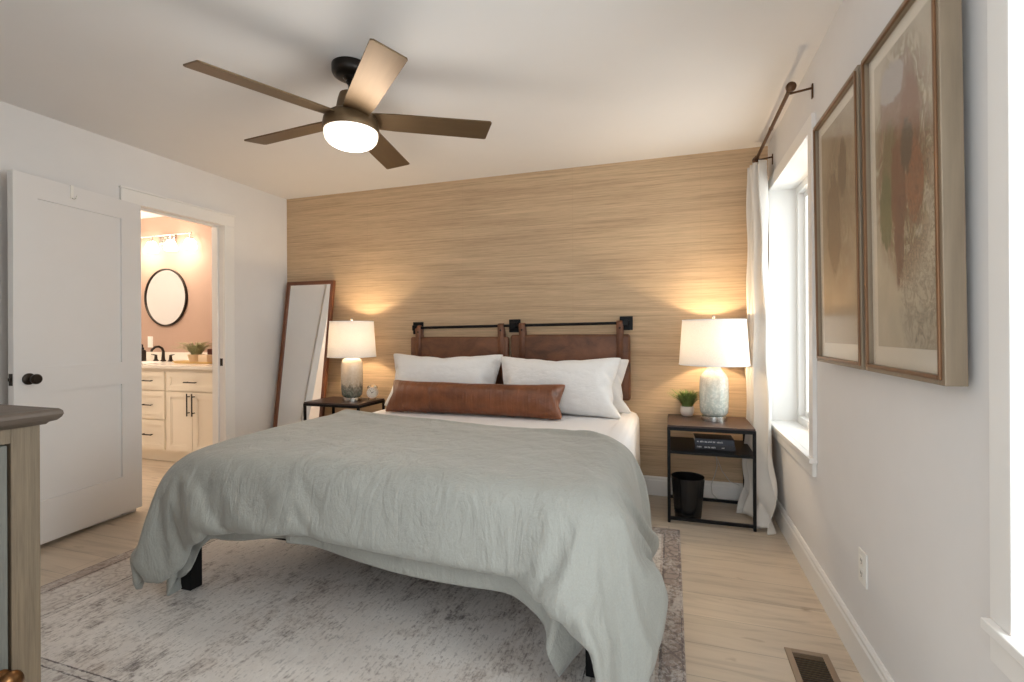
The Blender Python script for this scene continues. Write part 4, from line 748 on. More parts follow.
2,-9,0,3,0,-2,0,2,-3,5,-1,-1,0,-1,4,8,0,11,-5,2,-14,-2,2,5,-2,-13,0,1,0,6,6,8,0,0,1,1,6,3,-1,-19,13,2,-6,-7,-4,6,-12,23,0,-5,0,-1,-3,-6,-2,0,3,2,0,4,
0,-5,7,-13,21,-11,-4,-2,4,3,1,-2,0,0,0,1,-1,1,0,1,-1,0,0,1,0,-1,0,0,1,0,0,4,-10,7,3,-3,-2,-8,18,2,-17,18,-21,-2,4,7,1,-6,16,-11,-8,-7,0,-2,1,3,3,3,2,
-1,10,-6,-2,14,-2,-15,0,5,-7,0,3,-8,2,5,5,5,1,0,0,4,3,5,0,1,-4,-5,0,1,11,-17,-7,2,-10,16,-9,11,1,0,-1,-5,-4,-3,1,2,-2,8,2,-9,4,-7,25,-14,-2,-5,1,2,3,
0,1,1,-1,1,-1,1,-1,1,0,0,-1,1,1,-1,1,0,0,4,-10,7,-1,-3,-2,-2,17,10,-23,-1,4,-12,3,7,-1,-3,24,-8,-1,-1,11,-17,7,-2,-4,-3,2,1,1,-3,0,-2,-1,2,-14,-2,-1,
-2,6,10,6,23,-2,2,-14,-12,1,-7,5,6,4,0,2,-4,-6,3,2,7,0,9,-16,-6,-18,40,-7,-3,-3,-2,-3,-4,-4,-6,-3,3,-1,5,14,-5,-4,-10,28,-10,-1,-3,-1,-1,0,0,0,0,0,0,
0,1,-1,1,0,1,-1,0,2,-1,0,0,-4,5,0,3,0,3,2,9,-25,-3,19,-20,12,14,-5,1,8,-13,-3,12,4,-11,11,-2,1,0,-1,-6,2,-1,-2,6,-13,-10,-1,-17,1,-4,3,11,6,12,-6,22,
-1,-2,2,-13,-5,-11,13,-2,-1,-3,6,-9,8,2,-14,27,-22,14,1,0,-19,25,-1,-1,0,1,-1,-3,-2,-6,1,5,-2,-4,5,3,4,-17,9,2,1,0,0,1,-1,-1,1,-1,1,-1,0,0,0,1,-1,1,1,
-1,0,1,0,1,0,1,0,0,0,2,-19,5,6,-1,5,-2,0,2,2,-1,1,0,-7,5,-3,4,-1,-3,-3,6,3,-2,2,-3,-34,-3,12,-1,-14,6,2,11,23,3,-4,-5,-11,15,-3,-2,7,-1,0,-3,0,-8,8,1,
1,-2,0,2,-16,9,6,0,1,-2,-5,6,1,-1,0,1,0,-1,-9,6,-1,4,0,0,-1,0,1,0,-1,1,0,0,-1,0,1,-1,0,-1,1,-1,0,0,-1,0,0,-1,0,1,-1,1,-1,1,-1,0,1,-1,1,-2,-2,-1,-6,-7,
9,5,3,-1,0,1,-5,1,-1,3,-5,-2,6,3,0,-2,2,-22,-13,17,5,-2,-4,305,24,25,25,24,25,25,24,26,24,27,20,19,19,18,16,14,12,11,0,-2,0,-2,0,-2,-1,-2,0,-2,-1,0,
-1,-1,0,0,0,0,0,0,0,0,0,0,1,0,0,-1,-1,0,-1,0,-1,0,0,0,-1,0,-1,0,0,1,-3,2,-1,3,-3,1,4,-3,8,2,1,0,2,-1,1,0,-4,-2,15,0,4,-8,-6,-9,-8,-12,-7,-14,-20,-17,
-25,-20,-19,-25,-13,-25,-28,-26,-26,-25,-27,-17,-24,-26,2,2,1,0,1,0,0,0,-2,1,-4,-2,0,0,-1,-1,0,2,-1,-2,2,-2,1,-3,-1,-1,1,-3,0,-1,0,0,0,0,0,0,0,0,0,0,
0,0,0,-1,0,0,1,0,0,1,0,1,0,1,1,-1,1,-1,0,1,2,7,-3,4,-5,9,0,-4,6,-15,-6,8,7,1,4,1,2,5,3,-14,1,-6,8,-2,5,0,1,-4,2,3,-4,2,-2,-5,4,-10,-3,4,1,1,-1,3,-9,4,
3,3,-4,1,-1,-1,0,-1,0,0,-1,0,4,2,0,1,-1,-1,-6,-2,0,-2,0,-1,1,1,0,0,1,2,2,0,0,1,0,0,0,0,0,0,0,0,0,0,0,2,4,-3,-2,0,0,0,0,0,0,-1,2,-1,1,0,-1,-2,-5,1,-2,
4,-4,0,1,0,9,-5,-1,-10,2,3,-3,1,-4,-3,-2,1,4,6,10,0,3,0,-2,-5,0,4,4,-1,1,-2,-3,1,-2,-2,-2,1,-1,9,-3,-4,0,-1,0,-1,0,-1,0,1,0,0,1,1,-1,1,1,0,-2,-2,-1,5,
0,-1,0,0,3,1,-1,-1,-1,-1,-1,1,0,0,0,0,0,0,0,0,0,0,0,0,1,0,1,-1,-1,0,0,0,0,0,0,0,0,0,1,-1,0,0,3,2,-5,1,1,1,-3,-9,9,-7,11,-11,-4,1,-4,3,3,2,-2,0,-3,2,
10,-1,2,1,1,-1,-2,-7,-1,1,-1,3,3,0,1,0,2,1,-9,-5,13,0,-1,0,1,-2,0,2,-1,-1,1,0,-1,3,0,0,0,-5,0,0,2,3,3,0,-1,-4,2,3,2,-1,-2,-2,0,-1,0,0,1,0,0,1,-1,0,0,
0,0,-2,3,0,-2,1,-1,0,0,0,0,1,0,-1,2,-1,0,-1,4,0,0,0,-4,2,-7,-2,8,6,0,-11,9,-9,1,4,3,-1,-2,1,-3,-2,0,0,3,1,1,0,-1,-2,1,-2,-4,0,-2,1,3,1,2,-4,-3,0,5,7,
0,-1,-1,2,-1,0,-1,0,1,0,0,1,0,1,-1,0,1,-5,-3,2,2,2,3,2,1,-4,-2,2,1,3,0,-3,0,-1,0,-1,0,1,0,2,-1,-2,0,0,1,-1,1,1,-2,0,0,0,1,1,0,0,1,0,-2,0,3,0,-5,-2,6,
1,-10,4,4,3,-3,-6,6,-2,2,0,2,-4,-1,1,0,1,1,0,-4,0,1,3,0,-2,0,-1,0,0,-2,0,-3,-1,1,1,3,0,-1,2,7,-1,0,0,0,2,-2,0,0,0,0,0,1,0,0,0,-1,2,3,-5,-6,0,1,3,3,2,
3,-2,-4,2,-1,3,1,-1,0,-1,-1,0,-1,0,1,0,0,-1,1,0,0,0,1,-1,0,0,0,1,1,-2,-1,2,-2,3,0,1,-4,4,-4,-1,-5,6,3,2,-2,-6,2,-4,0,11,-1,-6,-3,2,-1,2,2,0,-4,0,-1,1,
3,0,0,-2,2,1,0,0,-1,-1,-2,-1,-1,0,0,8,1,8,0,-1,-1,1,2,0,-2,0,0,0,0,0,1,0,0,-2,2,2,2,-2,-4,-3,-1,2,2,0,4,1,-5,2,1,1,1,-1,1,1,-2,-1,0,0,0,-1,0,0,1,-1,0,
1,0,-1,1,2,0,-4,1,1,0,0,0,4,-7,3,-1,3,-7,5,3,0,-3,-2,-1,2,4,0,-5,-1,-3,5,0,-1,-2,3,-1,1,-5,4,-2,1,1,1,-1,1,-1,0,0,0,1,-1,-1,0,-2,4,5,0,13,0,-1,0,0,1,
1,-1,0,0,-1,0,1,-1,0,1,3,-2,-1,2,1,0,-1,-4,-3,2,1,-1,3,2,-1,-2,2,0,2,-1,0,2,-1,-2,0,1,-1,0,0,-1,0,1,1,0,0,1,0,-4,1,2,2,-4,4,0,-3,3,-6,2,-3,5,3,-3,-2,
-5,1,4,4,-2,-2,-5,0,6,1,-5,2,0,-1,0,-2,3,1,0,-1,-1,1,3,-2,0,0,0,0,-1,1,0,-1,0,3,2,0,-17,-1,1,-1,0,0,2,0,-1,0,0,0,-1,1,-1,2,1,-2,0,-1,2,2,1,0,-2,-6,2,
-1,2,0,0,2,-2,2,-1,1,-2,1,2,0,-1,1,1,-2,1,0,-2,0,1,1,0,1,-3,0,1,1,-3,4,-2,-2,-2,2,4,-7,6,1,-2,-2,-2,6,0,1,-5,1,-3,3,4,-4,-4,3,0,2,-3,1,3,1,-3,-1,0,0,
-1,2,0,-1,0,0,0,1,0,-1,0,2,0,2,5,-4,0,0,-1,0,0,1,1,0,-1,0,0,1,-1,2,-2,0,-2,0,1,0,1,1,0,2,-2,-5,1,-1,3,0,-1,1,-2,1,0,1,-1,0,0,0,-1,3,3,-3,-2,-3,1,3,2,
2,-5,3,-1,-1,-3,1,-2,2,1,2,-4,3,4,-5,-1,0,3,2,-3,-2,0,7,-3,1,1,-3,3,2,0,-4,-2,2,1,0,-1,-3,2,0,-1,0,0,0,1,0,0,-1,0,0,1,-1,2,16,-8,5,8,-1,3,-3,-1,1,0,2,
0,0,0,0,-1,1,0,-2,0,4,-1,-1,1,-1,-1,2,-1,5,-2,-5,-3,-1,0,1,0,1,0,1,1,0,0,0,-1,0,-1,0,0,0,1,-1,-2,1,0,2,2,1,-2,0,0,0,-3,1,1,3,-4,0,2,0,-1,-1,-1,1,1,3,
-2,0,0,-1,0,-1,2,3,3,-3,0,0,0,-2,0,1,-2,0,1,-1,0,1,-1,0,1,0,-1,0,1,14,-6,-3,9,-32,0,-4,3,0,0,0,0,2,0,-1,0,0,1,-1,-2,1,2,2,-1,-3,-1,0,0,1,-1,1,5,-1,-1,
0,-1,0,0,0,-1,0,0,0,1,0,1,1,0,1,0,-1,0,0,-1,-1,0,-2,3,1,0,0,0,0,-1,0,0,1,1,1,-1,2,0,-2,-2,1,-6,-2,2,4,1,0,-1,0,0,1,-1,-1,0,-2,2,2,-1,-1,1,0,-2,0,-1,2,
0,-1,0,1,-1,3,-4,6,5,-27,15,0,-2,1,1,0,-2,1,1,1,0,0,0,-1,0,2,-3,0,1,1,0,-2,0,0,1,1,0,-4,0,1,0,0,0,1,0,0,0,0,0,0,0,-1,0,0,0,0,0,0,0,0,1,-1,-1,-1,1,0,0,
1,0,0,-1,-1,0,0,0,4,0,0,-1,1,-1,2,-1,-1,-1,0,0,1,-1,1,0,3,-3,-1,2,-1,0,1,-1,1,0,-1,0,1,-1,0,1,0,-1,1,5,3,-10,-11,11,22,0,-1,2,-2,0,2,-2,-1,2,2,-1,-1,
0,1,0,1,-3,-1,1,1,1,-1,-2,0,0,2,3,0,-1,0,0,0,-1,0,0,0,0,0,0,0,0,1,0,0,0,0,0,0,0,0,1,-1,0,0,0,0,-1,0,0,0,0,0,-1,-2,-2,0,0,6,1,0,0,1,1,-2,-1,0,0,-2,-2,
1,0,3,-1,-2,-3,1,2,0,1,-1,-1,1,0,1,0,-1,0,1,2,5,3,-14,1,18,-32,0,-1,-2,2,0,0,2,-2,-1,1,2,0,0,-1,0,0,1,-1,-2,-1,3,0,0,-2,2,-1,-2,1,1,0,0,0,0,0,0,0,0,1,
0,0,-1,-1,0,0,0,0,0,0,0,1,0,0,0,0,0,0,0,0,0,1,0,0,0,1,-1,-2,0,-2,0,1,1,0,2,0,-1,0,0,1,-2,0,3,0,0,-1,1,-1,-2,1,1,-1,1,-1,1,-1,0,1,-1,1,4,6,-12,2,-2,
-15,12,-2,4,-2,-1,0,0,1,2,-2,-1,0,2,-1,0,0,-3,3,2,0,-1,-3,2,1,0,-2,2,0,1,-1,0,0,0,0,0,0,0,0,-1,0,0,1,0,0,0,1,0,0,0,0,-2,0,0,0,0,0,0,0,1,0,-1,0,0,0,0,
0,0,0,0,0,0,-1,-1,0,5,-1,-1,0,0,0,-2,-1,0,0,-1,2,1,-1,0,1,0,0,0,-1,1,0,-1,1,2,4,-4,-6,1,3,-9,18,-1,5,-4,1,-2,0,0,1,2,-3,1,-1,1,0,2,2,-3,-1,0,1,0,-1,2,
1,0,-3,0,-1,0,0,0,0,0,0,0,1,0,0,0,0,0,0,0,0,-1,0,0,0,0,1,0,0,0,0,0,0,0,-1,1,0,0,0,0,0,0,1,0,0,0,-1,0,1,-3,0,2,-1,0,0,1,-1,-1,0,0,1,0,0,2,-2,-1,2,0,0,
0,-1,0,1,1,3,4,-9,-3,0,1,-5,-11,-1,-4,6,-2,3,-3,0,0,2,3,-5,-1,0,3,-1,3,-2,-1,1,0,1,0,-3,0,-1,2,0,1,0,0,0,0,0,0,0,-1,0,0,0,0,0,0,0,0,0,0,0,0,0,0,0,0,0,
0,0,0,0,0,-1,0,0,1,0,0,0,-1,0,0,1,0,0,-1,0,-3,2,1,0,2,0,0,-2,-1,1,1,0,-2,1,1,-1,-1,1,1,0,0,0,0,2,3,-3,-7,2,-1,0,1,-4,-4,9,2,-3,-4,2,-3,0,-1,2,4,0,-1,
-4,3,-2,-1,-1,0,0,1,0,1,0,1,-1,0,-1,1,0,0,0,0,0,0,0,0,0,0,0,0,0,0,0,0,0,0,0,0,0,0,0,0,0,0,0,0,0,0,1,0,0,0,0,0,0,1,0,-1,0,0,0,0,0,-1,1,0,-2,0,0,0,-1,
-1,2,1,0,0,0,-2,1,1,0,0,-1,0,2,5,2,-13,4,-1,-1,-1,1,-2,5,-7,1,5,-1,-2,1,-2,-1,0,1,2,0,1,-3,0,2,-2,0,1,-1,0,1,-1,-1,1,0,1,-1,0,0,0,0,0,0,0,0,0,0,0,0,0,
0,0,0,0,0,0,0,0,0,0,0,0,0,0,0,0,0,-1,0,-1,1,0,0,1,-1,0,0,0,0,0,1,0,-1,0,1,1,0,-3,1,0,0,-2,2,1,-1,0,1,0,-1,1,-2,2,1,3,3,-12,6,-3,-1,8,-1,5,-14,3,-3,-3,
0,4,2,-1,0,0,-3,0,1,-1,1,-1,1,1,2,-1,-1,1,0,-2,-1,2,-1,0,-1,1,0,0,0,0,0,0,0,0,0,0,0,0,0,0,0,0,0,0,0,0,0,0,0,0,0,0,1,0,0,0,0,1,0,-1,1,0,-1,0,0,0,0,0,0,
-1,2,-1,0,-1,-1,-1,2,-1,0,0,1,-2,2,0,0,0,0,0,-2,3,-1,2,6,-12,7,-5,-1,11,-5,7,0,-7,1,0,3,-6,0,0,2,2,-1,1,-1,-2,3,-4,3,0,-3,1,0,0,-1,0,1,1,-1,1,0,1,-1,
0,0,0,0,0,0,0,0,0,0,0,0,0,0,0,0,0,0,0,-1,0,0,0,0,0,0,-1,0,0,1,0,-1,0,0,0,0,0,0,1,0,0,0,1,2,0,-1,-1,-1,1,0,0,0,1,0,0,1,0,-2,0,-3,-1,0,5,-2,1,8,-12,8,
-7,0,12,-4,3,-8,-5,9,-1,2,-1,6,-8,2,0,0,2,-2,0,2,-2,3,-2,-1,-1,-2,1,0,1,0,0,1,1,-1,1,-1,0,0,0,0,0,0,0,0,0,0,0,0,0,0,0,0,0,0,0,0,1,0,0,0,0,0,0,0,0,0,0,
0,0,1,0,-1,0,0,1,-1,0,0,0,-1,-2,0,2,1,0,-1,0,1,1,-3,1,0,0,-1,-1,-1,2,1,0,-1,1,8,-12,9,-8,0,7,-11,1,-3,7,-2,13,1,0,0,0,7,-9,0,0,0,4,-2,-2,2,-1,-1,-1,3,
-1,-1,1,-1,1,0,0,-1,1,0,0,0,0,0,0,0,0,0,0,0,-1,0,0,0,0,0,0,0,0,0,0,0,0,0,0,0,0,0,0,0,1,-1,0,0,-1,0,0,0,0,0,0,0,0,0,1,0,-1,2,-2,2,-1,1,1,-1,1,-1,0,-1,
0,1,-4,4,-2,4,-3,6,-8,7,-8,1,0,-4,11,-8,8,-4,8,11,-1,2,1,1,-2,7,-8,-1,1,-1,3,0,-2,0,-2,-2,3,2,0,-1,1,0,-1,0,0,0,0,0,1,-1,0,0,0,0,0,0,1,1,0,0,0,-1,0,0,
0,0,0,0,0,0,0,1,0,0,0,0,0,0,1,0,0,-1,0,0,-1,1,-1,1,-1,1,-1,0,0,-1,-1,0,-1,1,0,1,0,2,-1,-1,-1,0,-1,0,2,0,1,3,-6,4,-7,2,0,0,12,-13,13,-11,5,-6,-13,0,3,
0,-8,3,1,8,-6,-2,0,1,2,-4,1,1,1,-3,3,-1,0,-1,-1,2,0,-1,1,1,0,-1,1,0,0,-1,0,-1,0,-1,-1,0,0,1,1,0,0,0,0,0,0,0,0,0,-1,0,0,0,0,1,0,1,2,-1,1,0,-3,2,-1,0,
-2,2,-1,2,-1,0,1,0,0,-2,-1,1,0,1,-1,2,-1,0,0,-3,6,-5,2,-1,0,1,-6,2,1,-1,15,-16,16,-13,9,-7,1,-10,1,3,-9,6,-3,-1,1,7,-4,0,-1,-3,7,-7,3,2,0,-3,0,0,0,1,
-1,0,1,0,0,1,0,0,0,0,2,-1,1,-1,-1,1,0,0,0,-1,0,0,0,1,0,0,0,0,0,0,0,1,-1,0,-1,0,-2,-2,1,1,0,1,-2,0,0,1,-1,0,0,1,0,0,1,1,0,0,-2,1,0,0,-1,2,-2,0,0,1,-2,
1,3,-5,-3,3,3,-4,14,-16,17,-14,0,-7,14,1,-7,9,-13,9,-11,3,1,-1,0,5,-1,-1,-3,-2,9,-5,1,-3,0,2,1,0,0,0,0,1,-1,0,0,2,-1,0,1,-1,2,0,2,0,-1,-1,1,0,1,-1,-1,
-1,1,-1,0,1,0,0,-1,1,1,-2,-1,1,-1,-1,0,-1,0,0,0,0,-1,1,-1,0,1,-1,0,1,-1,0,2,1,-1,0,-1,1,-1,0,0,1,-1,1,0,1,6,-12,-1,5,3,-5,11,-14,16,-15,0,2,4,-1,-3,4,
9,-10,0,5,-7,0,0,1,-1,2,-3,5,-1,-2,5,-3,0,-1,0,0,1,0,1,1,-2,0,0,0,0,0,0,0,0,-1,1,0,0,1,0,-1,1,0,-1,0,0,0,0,0,1,-1,0,1,0,-1,1,0,-1,0,0,0,1,-2,-1,1,1,0,
-1,1,0,-1,1,0,-1,1,-1,0,2,1,-1,-1,-1,1,-1,0,1,0,4,-3,7,-14,2,5,0,-6,11,-12,15,-15,2,-1,1,10,-7,0,19,16,-13,-3,6,-1,-7,1,-1,-1,0,4,-6,1,0,1,1,2,1,0,-1,
0,0,1,-1,-1,-1,1,0,-1,1,0,-1,1,1,0,0,0,0,1,0,0,0,-1,0,0,-1,1,1,-1,0,0,0,0,1,0,-1,-1,0,0,0,1,1,0,0,0,1,-2,0,0,0,0,0,0,-2,1,0,-1,1,2,0,-1,-1,0,-2,2,1,
-1,2,-5,4,1,0,-5,8,-12,16,-16,4,-4,12,-1,-15,10,10,-27,-23,21,1,0,6,2,-9,-2,2,-2,1,7,-8,1,0,3,-2,1,1,1,-1,1,0,-3,0,1,0,0,0,0,1,0,-1,1,0,0,0,0,0,1,0,0,
0,-1,1,-1,0,0,1,0,0,0,0,0,1,0,-1,-1,0,1,0,1,-1,0,0,0,1,-2,0,-1,-1,0,0,2,-1,0,0,0,0,0,0,0,-1,0,-1,0,0,-1,-2,4,2,-4,6,-11,15,-18,3,-4,7,3,6,6,-20,5,13,
-12,8,1,1,2,3,4,-5,-4,1,-1,-3,10,-8,-1,2,-1,1,0,1,1,0,-3,1,1,1,0,0,0,1,-1,0,1,-1,1,0,0,-1,0,0,1,-1,1,0,-1,0,0,1,0,0,-1,1,0,-1,2,-1,0,-1,1,-1,0,0,2,0,
-1,0,0,0,-1,1,-1,-1,0,0,0,0,0,0,-1,1,0,0,-1,0,-1,-1,1,-3,0,2,2,0,-7,14,-18,1,-3,3,5,2,0,-8,1,-6,-5,1,-1,0,-1,-2,-1,5,5,-1,-6,-1,3,-5,10,-4,-4,1,-1,0,
1,1,-3,1,1,0,1,0,0,1,0,0,0,0,0,0,1,-1,0,0,0,-1,1,-1,1,0,0,0,0,0,0,0,-1,0,0,1,0,0,0,-1,0,0,0,1,0,0,0,0,0,0,0,1,-1,0,-2,1,-1,0,0,0,-1,0,0,1,-1,-2,-1,1,
2,2,-7,-3,3,11,-17,-1,1,-1,4,2,0,1,-3,1,12,-7,19,-11,-8,-1,-6,2,-1,3,4,5,-3,-6,4,-3,1,-1,1,-1,1,0,-2,1,0,1,0,1,0,1,0,0,0,1,-1,0,1,-1,0,0,0,0,0,-1,1,
-1,1,-1,1,0,0,0,0,0,-1,1,-1,1,-1,0,1,-1,0,0,0,0,0,0,1,0,0,-1,0,1,0,0,-1,-1,0,-1,1,0,0,-1,0,-1,0,-1,-2,1,1,2,3,2,-15,1,0,-5,6,3,-2,-13,4,12,9,-17,22,
-19,15,5,-6,7,-7,0,-1,1,1,4,3,-9,-1,4,1,1,0,1,-3,1,0,1,0,1,-1,1,0,0,1,1,-1,1,0,-1,1,0,0,-1,0,0,0,0,0,-1,1,0,0,0,0,-1,0,0,0,0,0,1,0,-1,0,0,0,0,-1,1,0,
0,1,-1,1,0,0,0,1,-2,0,-1,0,0,0,-1,0,-1,0,-2,-2,-1,-3,0,4,1,-5,-3,-1,0,8,0,-7,-10,1,-8,1,2,3,-4,10,0,-4,6,-20,8,-6,-1,0,0,-1,3,8,-5,-3,1,1,2,-3,1,0,1,
0,1,0,1,0,0,0,-1,1,1,0,0,0,-1,1,0,0,0,-1,1,-1,1,0,0,0,0,-1,0,1,-1,0,0,0,0,0,0,0,1,-1,-1,0,0,-1,0,1,0,1,-1,0,1,0,-1,0,-1,-1,0,0,0,0,0,-1,-1,-1,0,-2,-1,
-2,-1,-1,3,4,2,-1,-7,-8,-6,-1,-4,0,0,1,-1,-1,5,1,-1,-4,8,-16,6,-3,0,0,2,-5,1,8,-5,-1,0,0,1,1,-1,1,0,0,1,1,0,0,0,0,0,1,-1,0,0,0,0,0,1,-1,1,0,0,-1,1,0,
1,-1,-1,-1,-1,1,0,0,0,1,-1,0,-1,-1,1,1,-2,1,0,0,-2,0,1,0,-1,-1,-1,1,1,0,1,0,-1,0,-2,-1,-1,0,0,-2,-1,-2,-1,-2,1,-6,-1,-1,0,-1,-1,-1,-3,-1,-2,3,-5,0,7,
22,-28,2,-16,4,8,-2,4,2,1,-2,5,-2,-4,3,-1,0,0,1,-1,2,-1,1,0,0,0,1,0,1,0,-1,1,0,0,-1,0,0,0,0,1,0,0,0,0,0,0,0,-2,-1,1,0,-1,0,0,0,1,0,0,1,0,-2,-1,0,-1,1,
0,0,-1,-1,0,0,0,-1,-1,1,1,0,-1,1,-1,0,-2,0,-2,-1,-1,-1,1,-2,-4,-9,4,5,1,-2,-1,-2,-1,-1,-2,1,-1,-6,3,14,-21,7,-6,12,-3,5,1,1,-3,0,2,1,2,-3,-3,-1,2,-1,
0,2,1,2,-1,1,0,0,0,0,-1,1,1,-1,1,-1,1,0,0,1,0,0,-1,0,0,1,1,0,-3,0,-1,-1,1,0,0,-2,-1,-2,2,0,0,0,1,-2,1,0,-1,0,1,-1,0,0,0,-1,1,-2,-1,0,0,0,-1,0,0,0,-1,
1,-1,0,-1,-2,1,-3,-5,-5,0,6,6,2,0,-2,0,0,-2,-6,9,-16,4,-3,9,9,-3,-15,1,1,2,2,0,-3,-3,-3,-3,-2,-1,0,1,1,1,0,0,3,0,0,1,0,-1,1,0,0,0,0,0,-1,-1,2,1,0,0,
-1,1,1,-1,-2,-1,0,-1,1,1,1,1,-1,-2,-2,-1,0,2,-1,0,-2,1,-1,1,0,-1,-1,1,-1,0,-1,-1,0,1,-1,0,-1,0,-1,0,2,0,-1,0,0,1,-4,3,-7,2,1,-1,-5,-4,4,5,5,4,2,0,-4,
-11,-8,19,-20,2,6,-5,-13,9,5,-2,-3,-2,-1,-3,-4,-6,-1,4,-1,0,1,0,2,0,1,0,1,1,0,0,-1,0,1,0,0,0,1,-2,0,1,0,0,0,0,0,3,0,-1,-2,-2,-1,-1,1,0,0,-1,0,0,1,0,
-1,1,-1,0,-1,0,0,0,-1,-1,1,1,-1,0,-1,-1,1,1,-2,0,0,-1,-2,3,1,0,-3,0,3,-2,-3,-1,-6,8,-2,1,-3,-5,2,3,2,1,1,0,0,-5,1,-10,11,-22,-7,16,9,-11,-14,2,0,-1,2,
-3,-1,3,-1,-1,-1,1,0,-4,6,-1,-1,-3,3,0,1,4,-1,-1,0,0,0,1,2,0,-1,0,0,-1,0,0,1,-1,0,-1,2,0,0,-2,-1,-2,-1,0,1,1,0,0,0,0,0,0,0,0,-1,0,0,0,0,-1,0,1,0,-1,
-1,1,0,-1,-1,2,0,1,-1,-3,2,3,-5,-6,7,-2,-5,7,-2,2,-3,-4,0,2,2,1,3,4,-2,-8,5,-23,5,-1,-5,-2,3,11,-5,-2,-2,-2,3,-1,2,-1,-2,1,-4,6,-1,-1,-4,3,3,-4,2,2,1,
1,-1,0,-2,2,0,1,1,0,0,-2,0,-1,-1,0,1,-1,2,-2,2,1,0,-1,0,-1,0,-1,0,0,-1,0,0,0,1,-1,0,0,0,0,-1,-1,2,0,0,0,0,0,-1,0,1,1,3,-4,2,-1,3,-9,4,-2,-2,4,7,-6,-6,
7,-5,3,-3,-3,1,1,1,2,-1,5,-8,18,-23,2,0,-1,-2,-7,2,1,0,-1,1,1,7,-3,3,-4,-1,6,-8,8,-5,7,-9,2,2,-4,2,1,1,2,0,0,-2,0,0,1,1,0,1,-1,1,1,-4,-3,3,1,1,-1,-1,
0,1,-1,2,0,1,-1,-1,0,-1,0,1,-1,1,-1,0,0,0,0,0,0,0,1,0,-1,0,0,0,0,4,-5,0,1,-1,-6,3,1,2,-2,-1,8,4,-3,-9,8,-6,1,-1,-3,-1,1,2,1,1,19,-8,-23,0,0,0,1,2,-6,
-2,1,1,0,1,-3,5,-5,7,-3,1,-3,0,5,-1,2,-6,2,-1,0,0,2,-1,-1,2,0,0,-1,-1,0,1,2,1,0,-1,0,0,-3,1,1,0,0,0,-1,1,0,1,-1,0,0,1,-1,1,-1,1,-1,0,0,0,0,1,0,0,0,-1,
1,0,0,0,0,3,-6,0,0,0,-2,-1,2,2,0,1,-5,8,-1,6,1,-9,8,-7,-1,-1,0,0,-1,1,13,11,0,-24,1,-1,2,1,0,0,-6,-2,1,3,-4,2,-5,-1,3,3,2,1,-2,0,2,7,1,-11,3,-2,1,-1,
3,-1,-1,1,-1,0,1,0,0,0,2,0,-1,-1,4,-3,-2,1,0,1,0,0,0,0,-1,0,1,0,-1,2,-1,0,0,0,0,0,1,0,-1,1,0,0,0,-1,1,0,0,3,-5,0,-1,1,-1,-3,0,3,0,0,1,3,1,-1,-2,7,5,
-5,0,-4,-2,4,-5,-1,10,14,0,0,-11,-14,6,4,-4,0,0,0,-4,-3,-3,3,-4,-3,0,-1,4,0,-1,0,2,4,0,5,1,-8,1,1,-1,0,3,-1,-1,0,1,0,-1,0,1,-1,1,1,-1,1,2,-3,-1,1,0,0,
0,0,1,0,0,-1,1,0,-1,1,0,0,0,0,1,-1,1,0,0,-1,1,0,0,0,0,4,-5,-1,-1,2,5,-8,-2,1,5,-2,-1,3,8,-6,-1,-1,-2,5,2,2,-1,-3,-9,9,1,18,0,0,0,-25,6,0,0,5,-4,-4,-1,
-3,-6,0,2,-2,-3,1,1,-1,1,6,-7,2,-1,3,-1,12,-11,1,-1,3,0,3,2,-1,-1,0,-1,1,-1,0,1,0,1,-1,-1,3,1,-3,-1,0,1,1,0,-1,0,1,0,-1,1,0,0,0,-1,1,0,0,0,0,1,-1,1,
-1,1,0,0,3,-3,-1,-1,2,5,-9,-1,0,3,7,-8,1,9,1,-7,0,3,0,-5,5,2,1,0,-4,-4,23,0,0,0,0,-23,5,-1,0,1,3,-4,-1,-15,0,-12,-4,6,6,6,-1,1,1,-4,4,2,-4,1,4,-5,22,
-22,1,0,0,0,2,4,1,-1,0,0,1,0,0,1,-1,6,-5,1,2,1,-2,-1,0,0,0,1,0,-1,1,0,0,0,-1,1,0,0,0,0,1,-1,0,1,-1,1,-1,0,3,-2,-1,0,1,4,-4,-4,-1,0,13,-7,-3,10,0,-3,
-2,12,4,-1,-8,-8,-1,1,0,1,19,0,0,0,0,0,-20,1,1,1,0,1,0,-2,-7,-17,-15,-3,1,0,3,10,11,2,0,3,-5,2,0,1,4,-4,21,-22,0,0,0,1,1,3,2,1,-1,0,0,0,0,3,-2,6,-6,1,
1,2,-2,-1,0,0,0,0,1,-1,1,-1,1,0,0,0,0,0,0,0,0,0,0,1,-1,0,3,-2,-1,0,0,3,-4,-1,6,-4,-1,9,-9,-7,1,1,1,0,3,8,-6,6,-2,-1,-1,-1,16,6,0,0,0,0,0,-21,2,1,-2,
-2,-3,6,-13,-17,-18,2,5,0,1,-1,0,2,11,7,5,2,-1,0,5,-5,4,-1,18,-19,4,-5,0,1,1,2,2,2,1,-1,0,-1,0,3,-1,4,-4,-2,1,1,1,-1,0,-1,1,-1,1,0,0,0,0,0,1,-1,1,0,
-1,1,0,-1,0,1,1,-2,0,2,0,0,-1,9,-10,-2,-1,18,-16,-7,3,-2,13,-9,-1,0,6,3,-2,0,2,-2,3,18,0,0,0,0,0,0,-27,8,-6,2,-6,-1,-14,19,-11,17,-39,-3,-1,5,-3,1,1,
8,12,5,-1,1,1,2,1,11,-15,1,15,-1,-9,-1,-1,-1,0,0,2,1,2,0,1,-2,2,-2,0,3,4,-6,1,-2,1,0,1,-1,1,0,-1,1,0,0,0,0,1,-1,0,1,0,-1,1,0,-1,1,0,1,-1,2,1,13,-17,0,
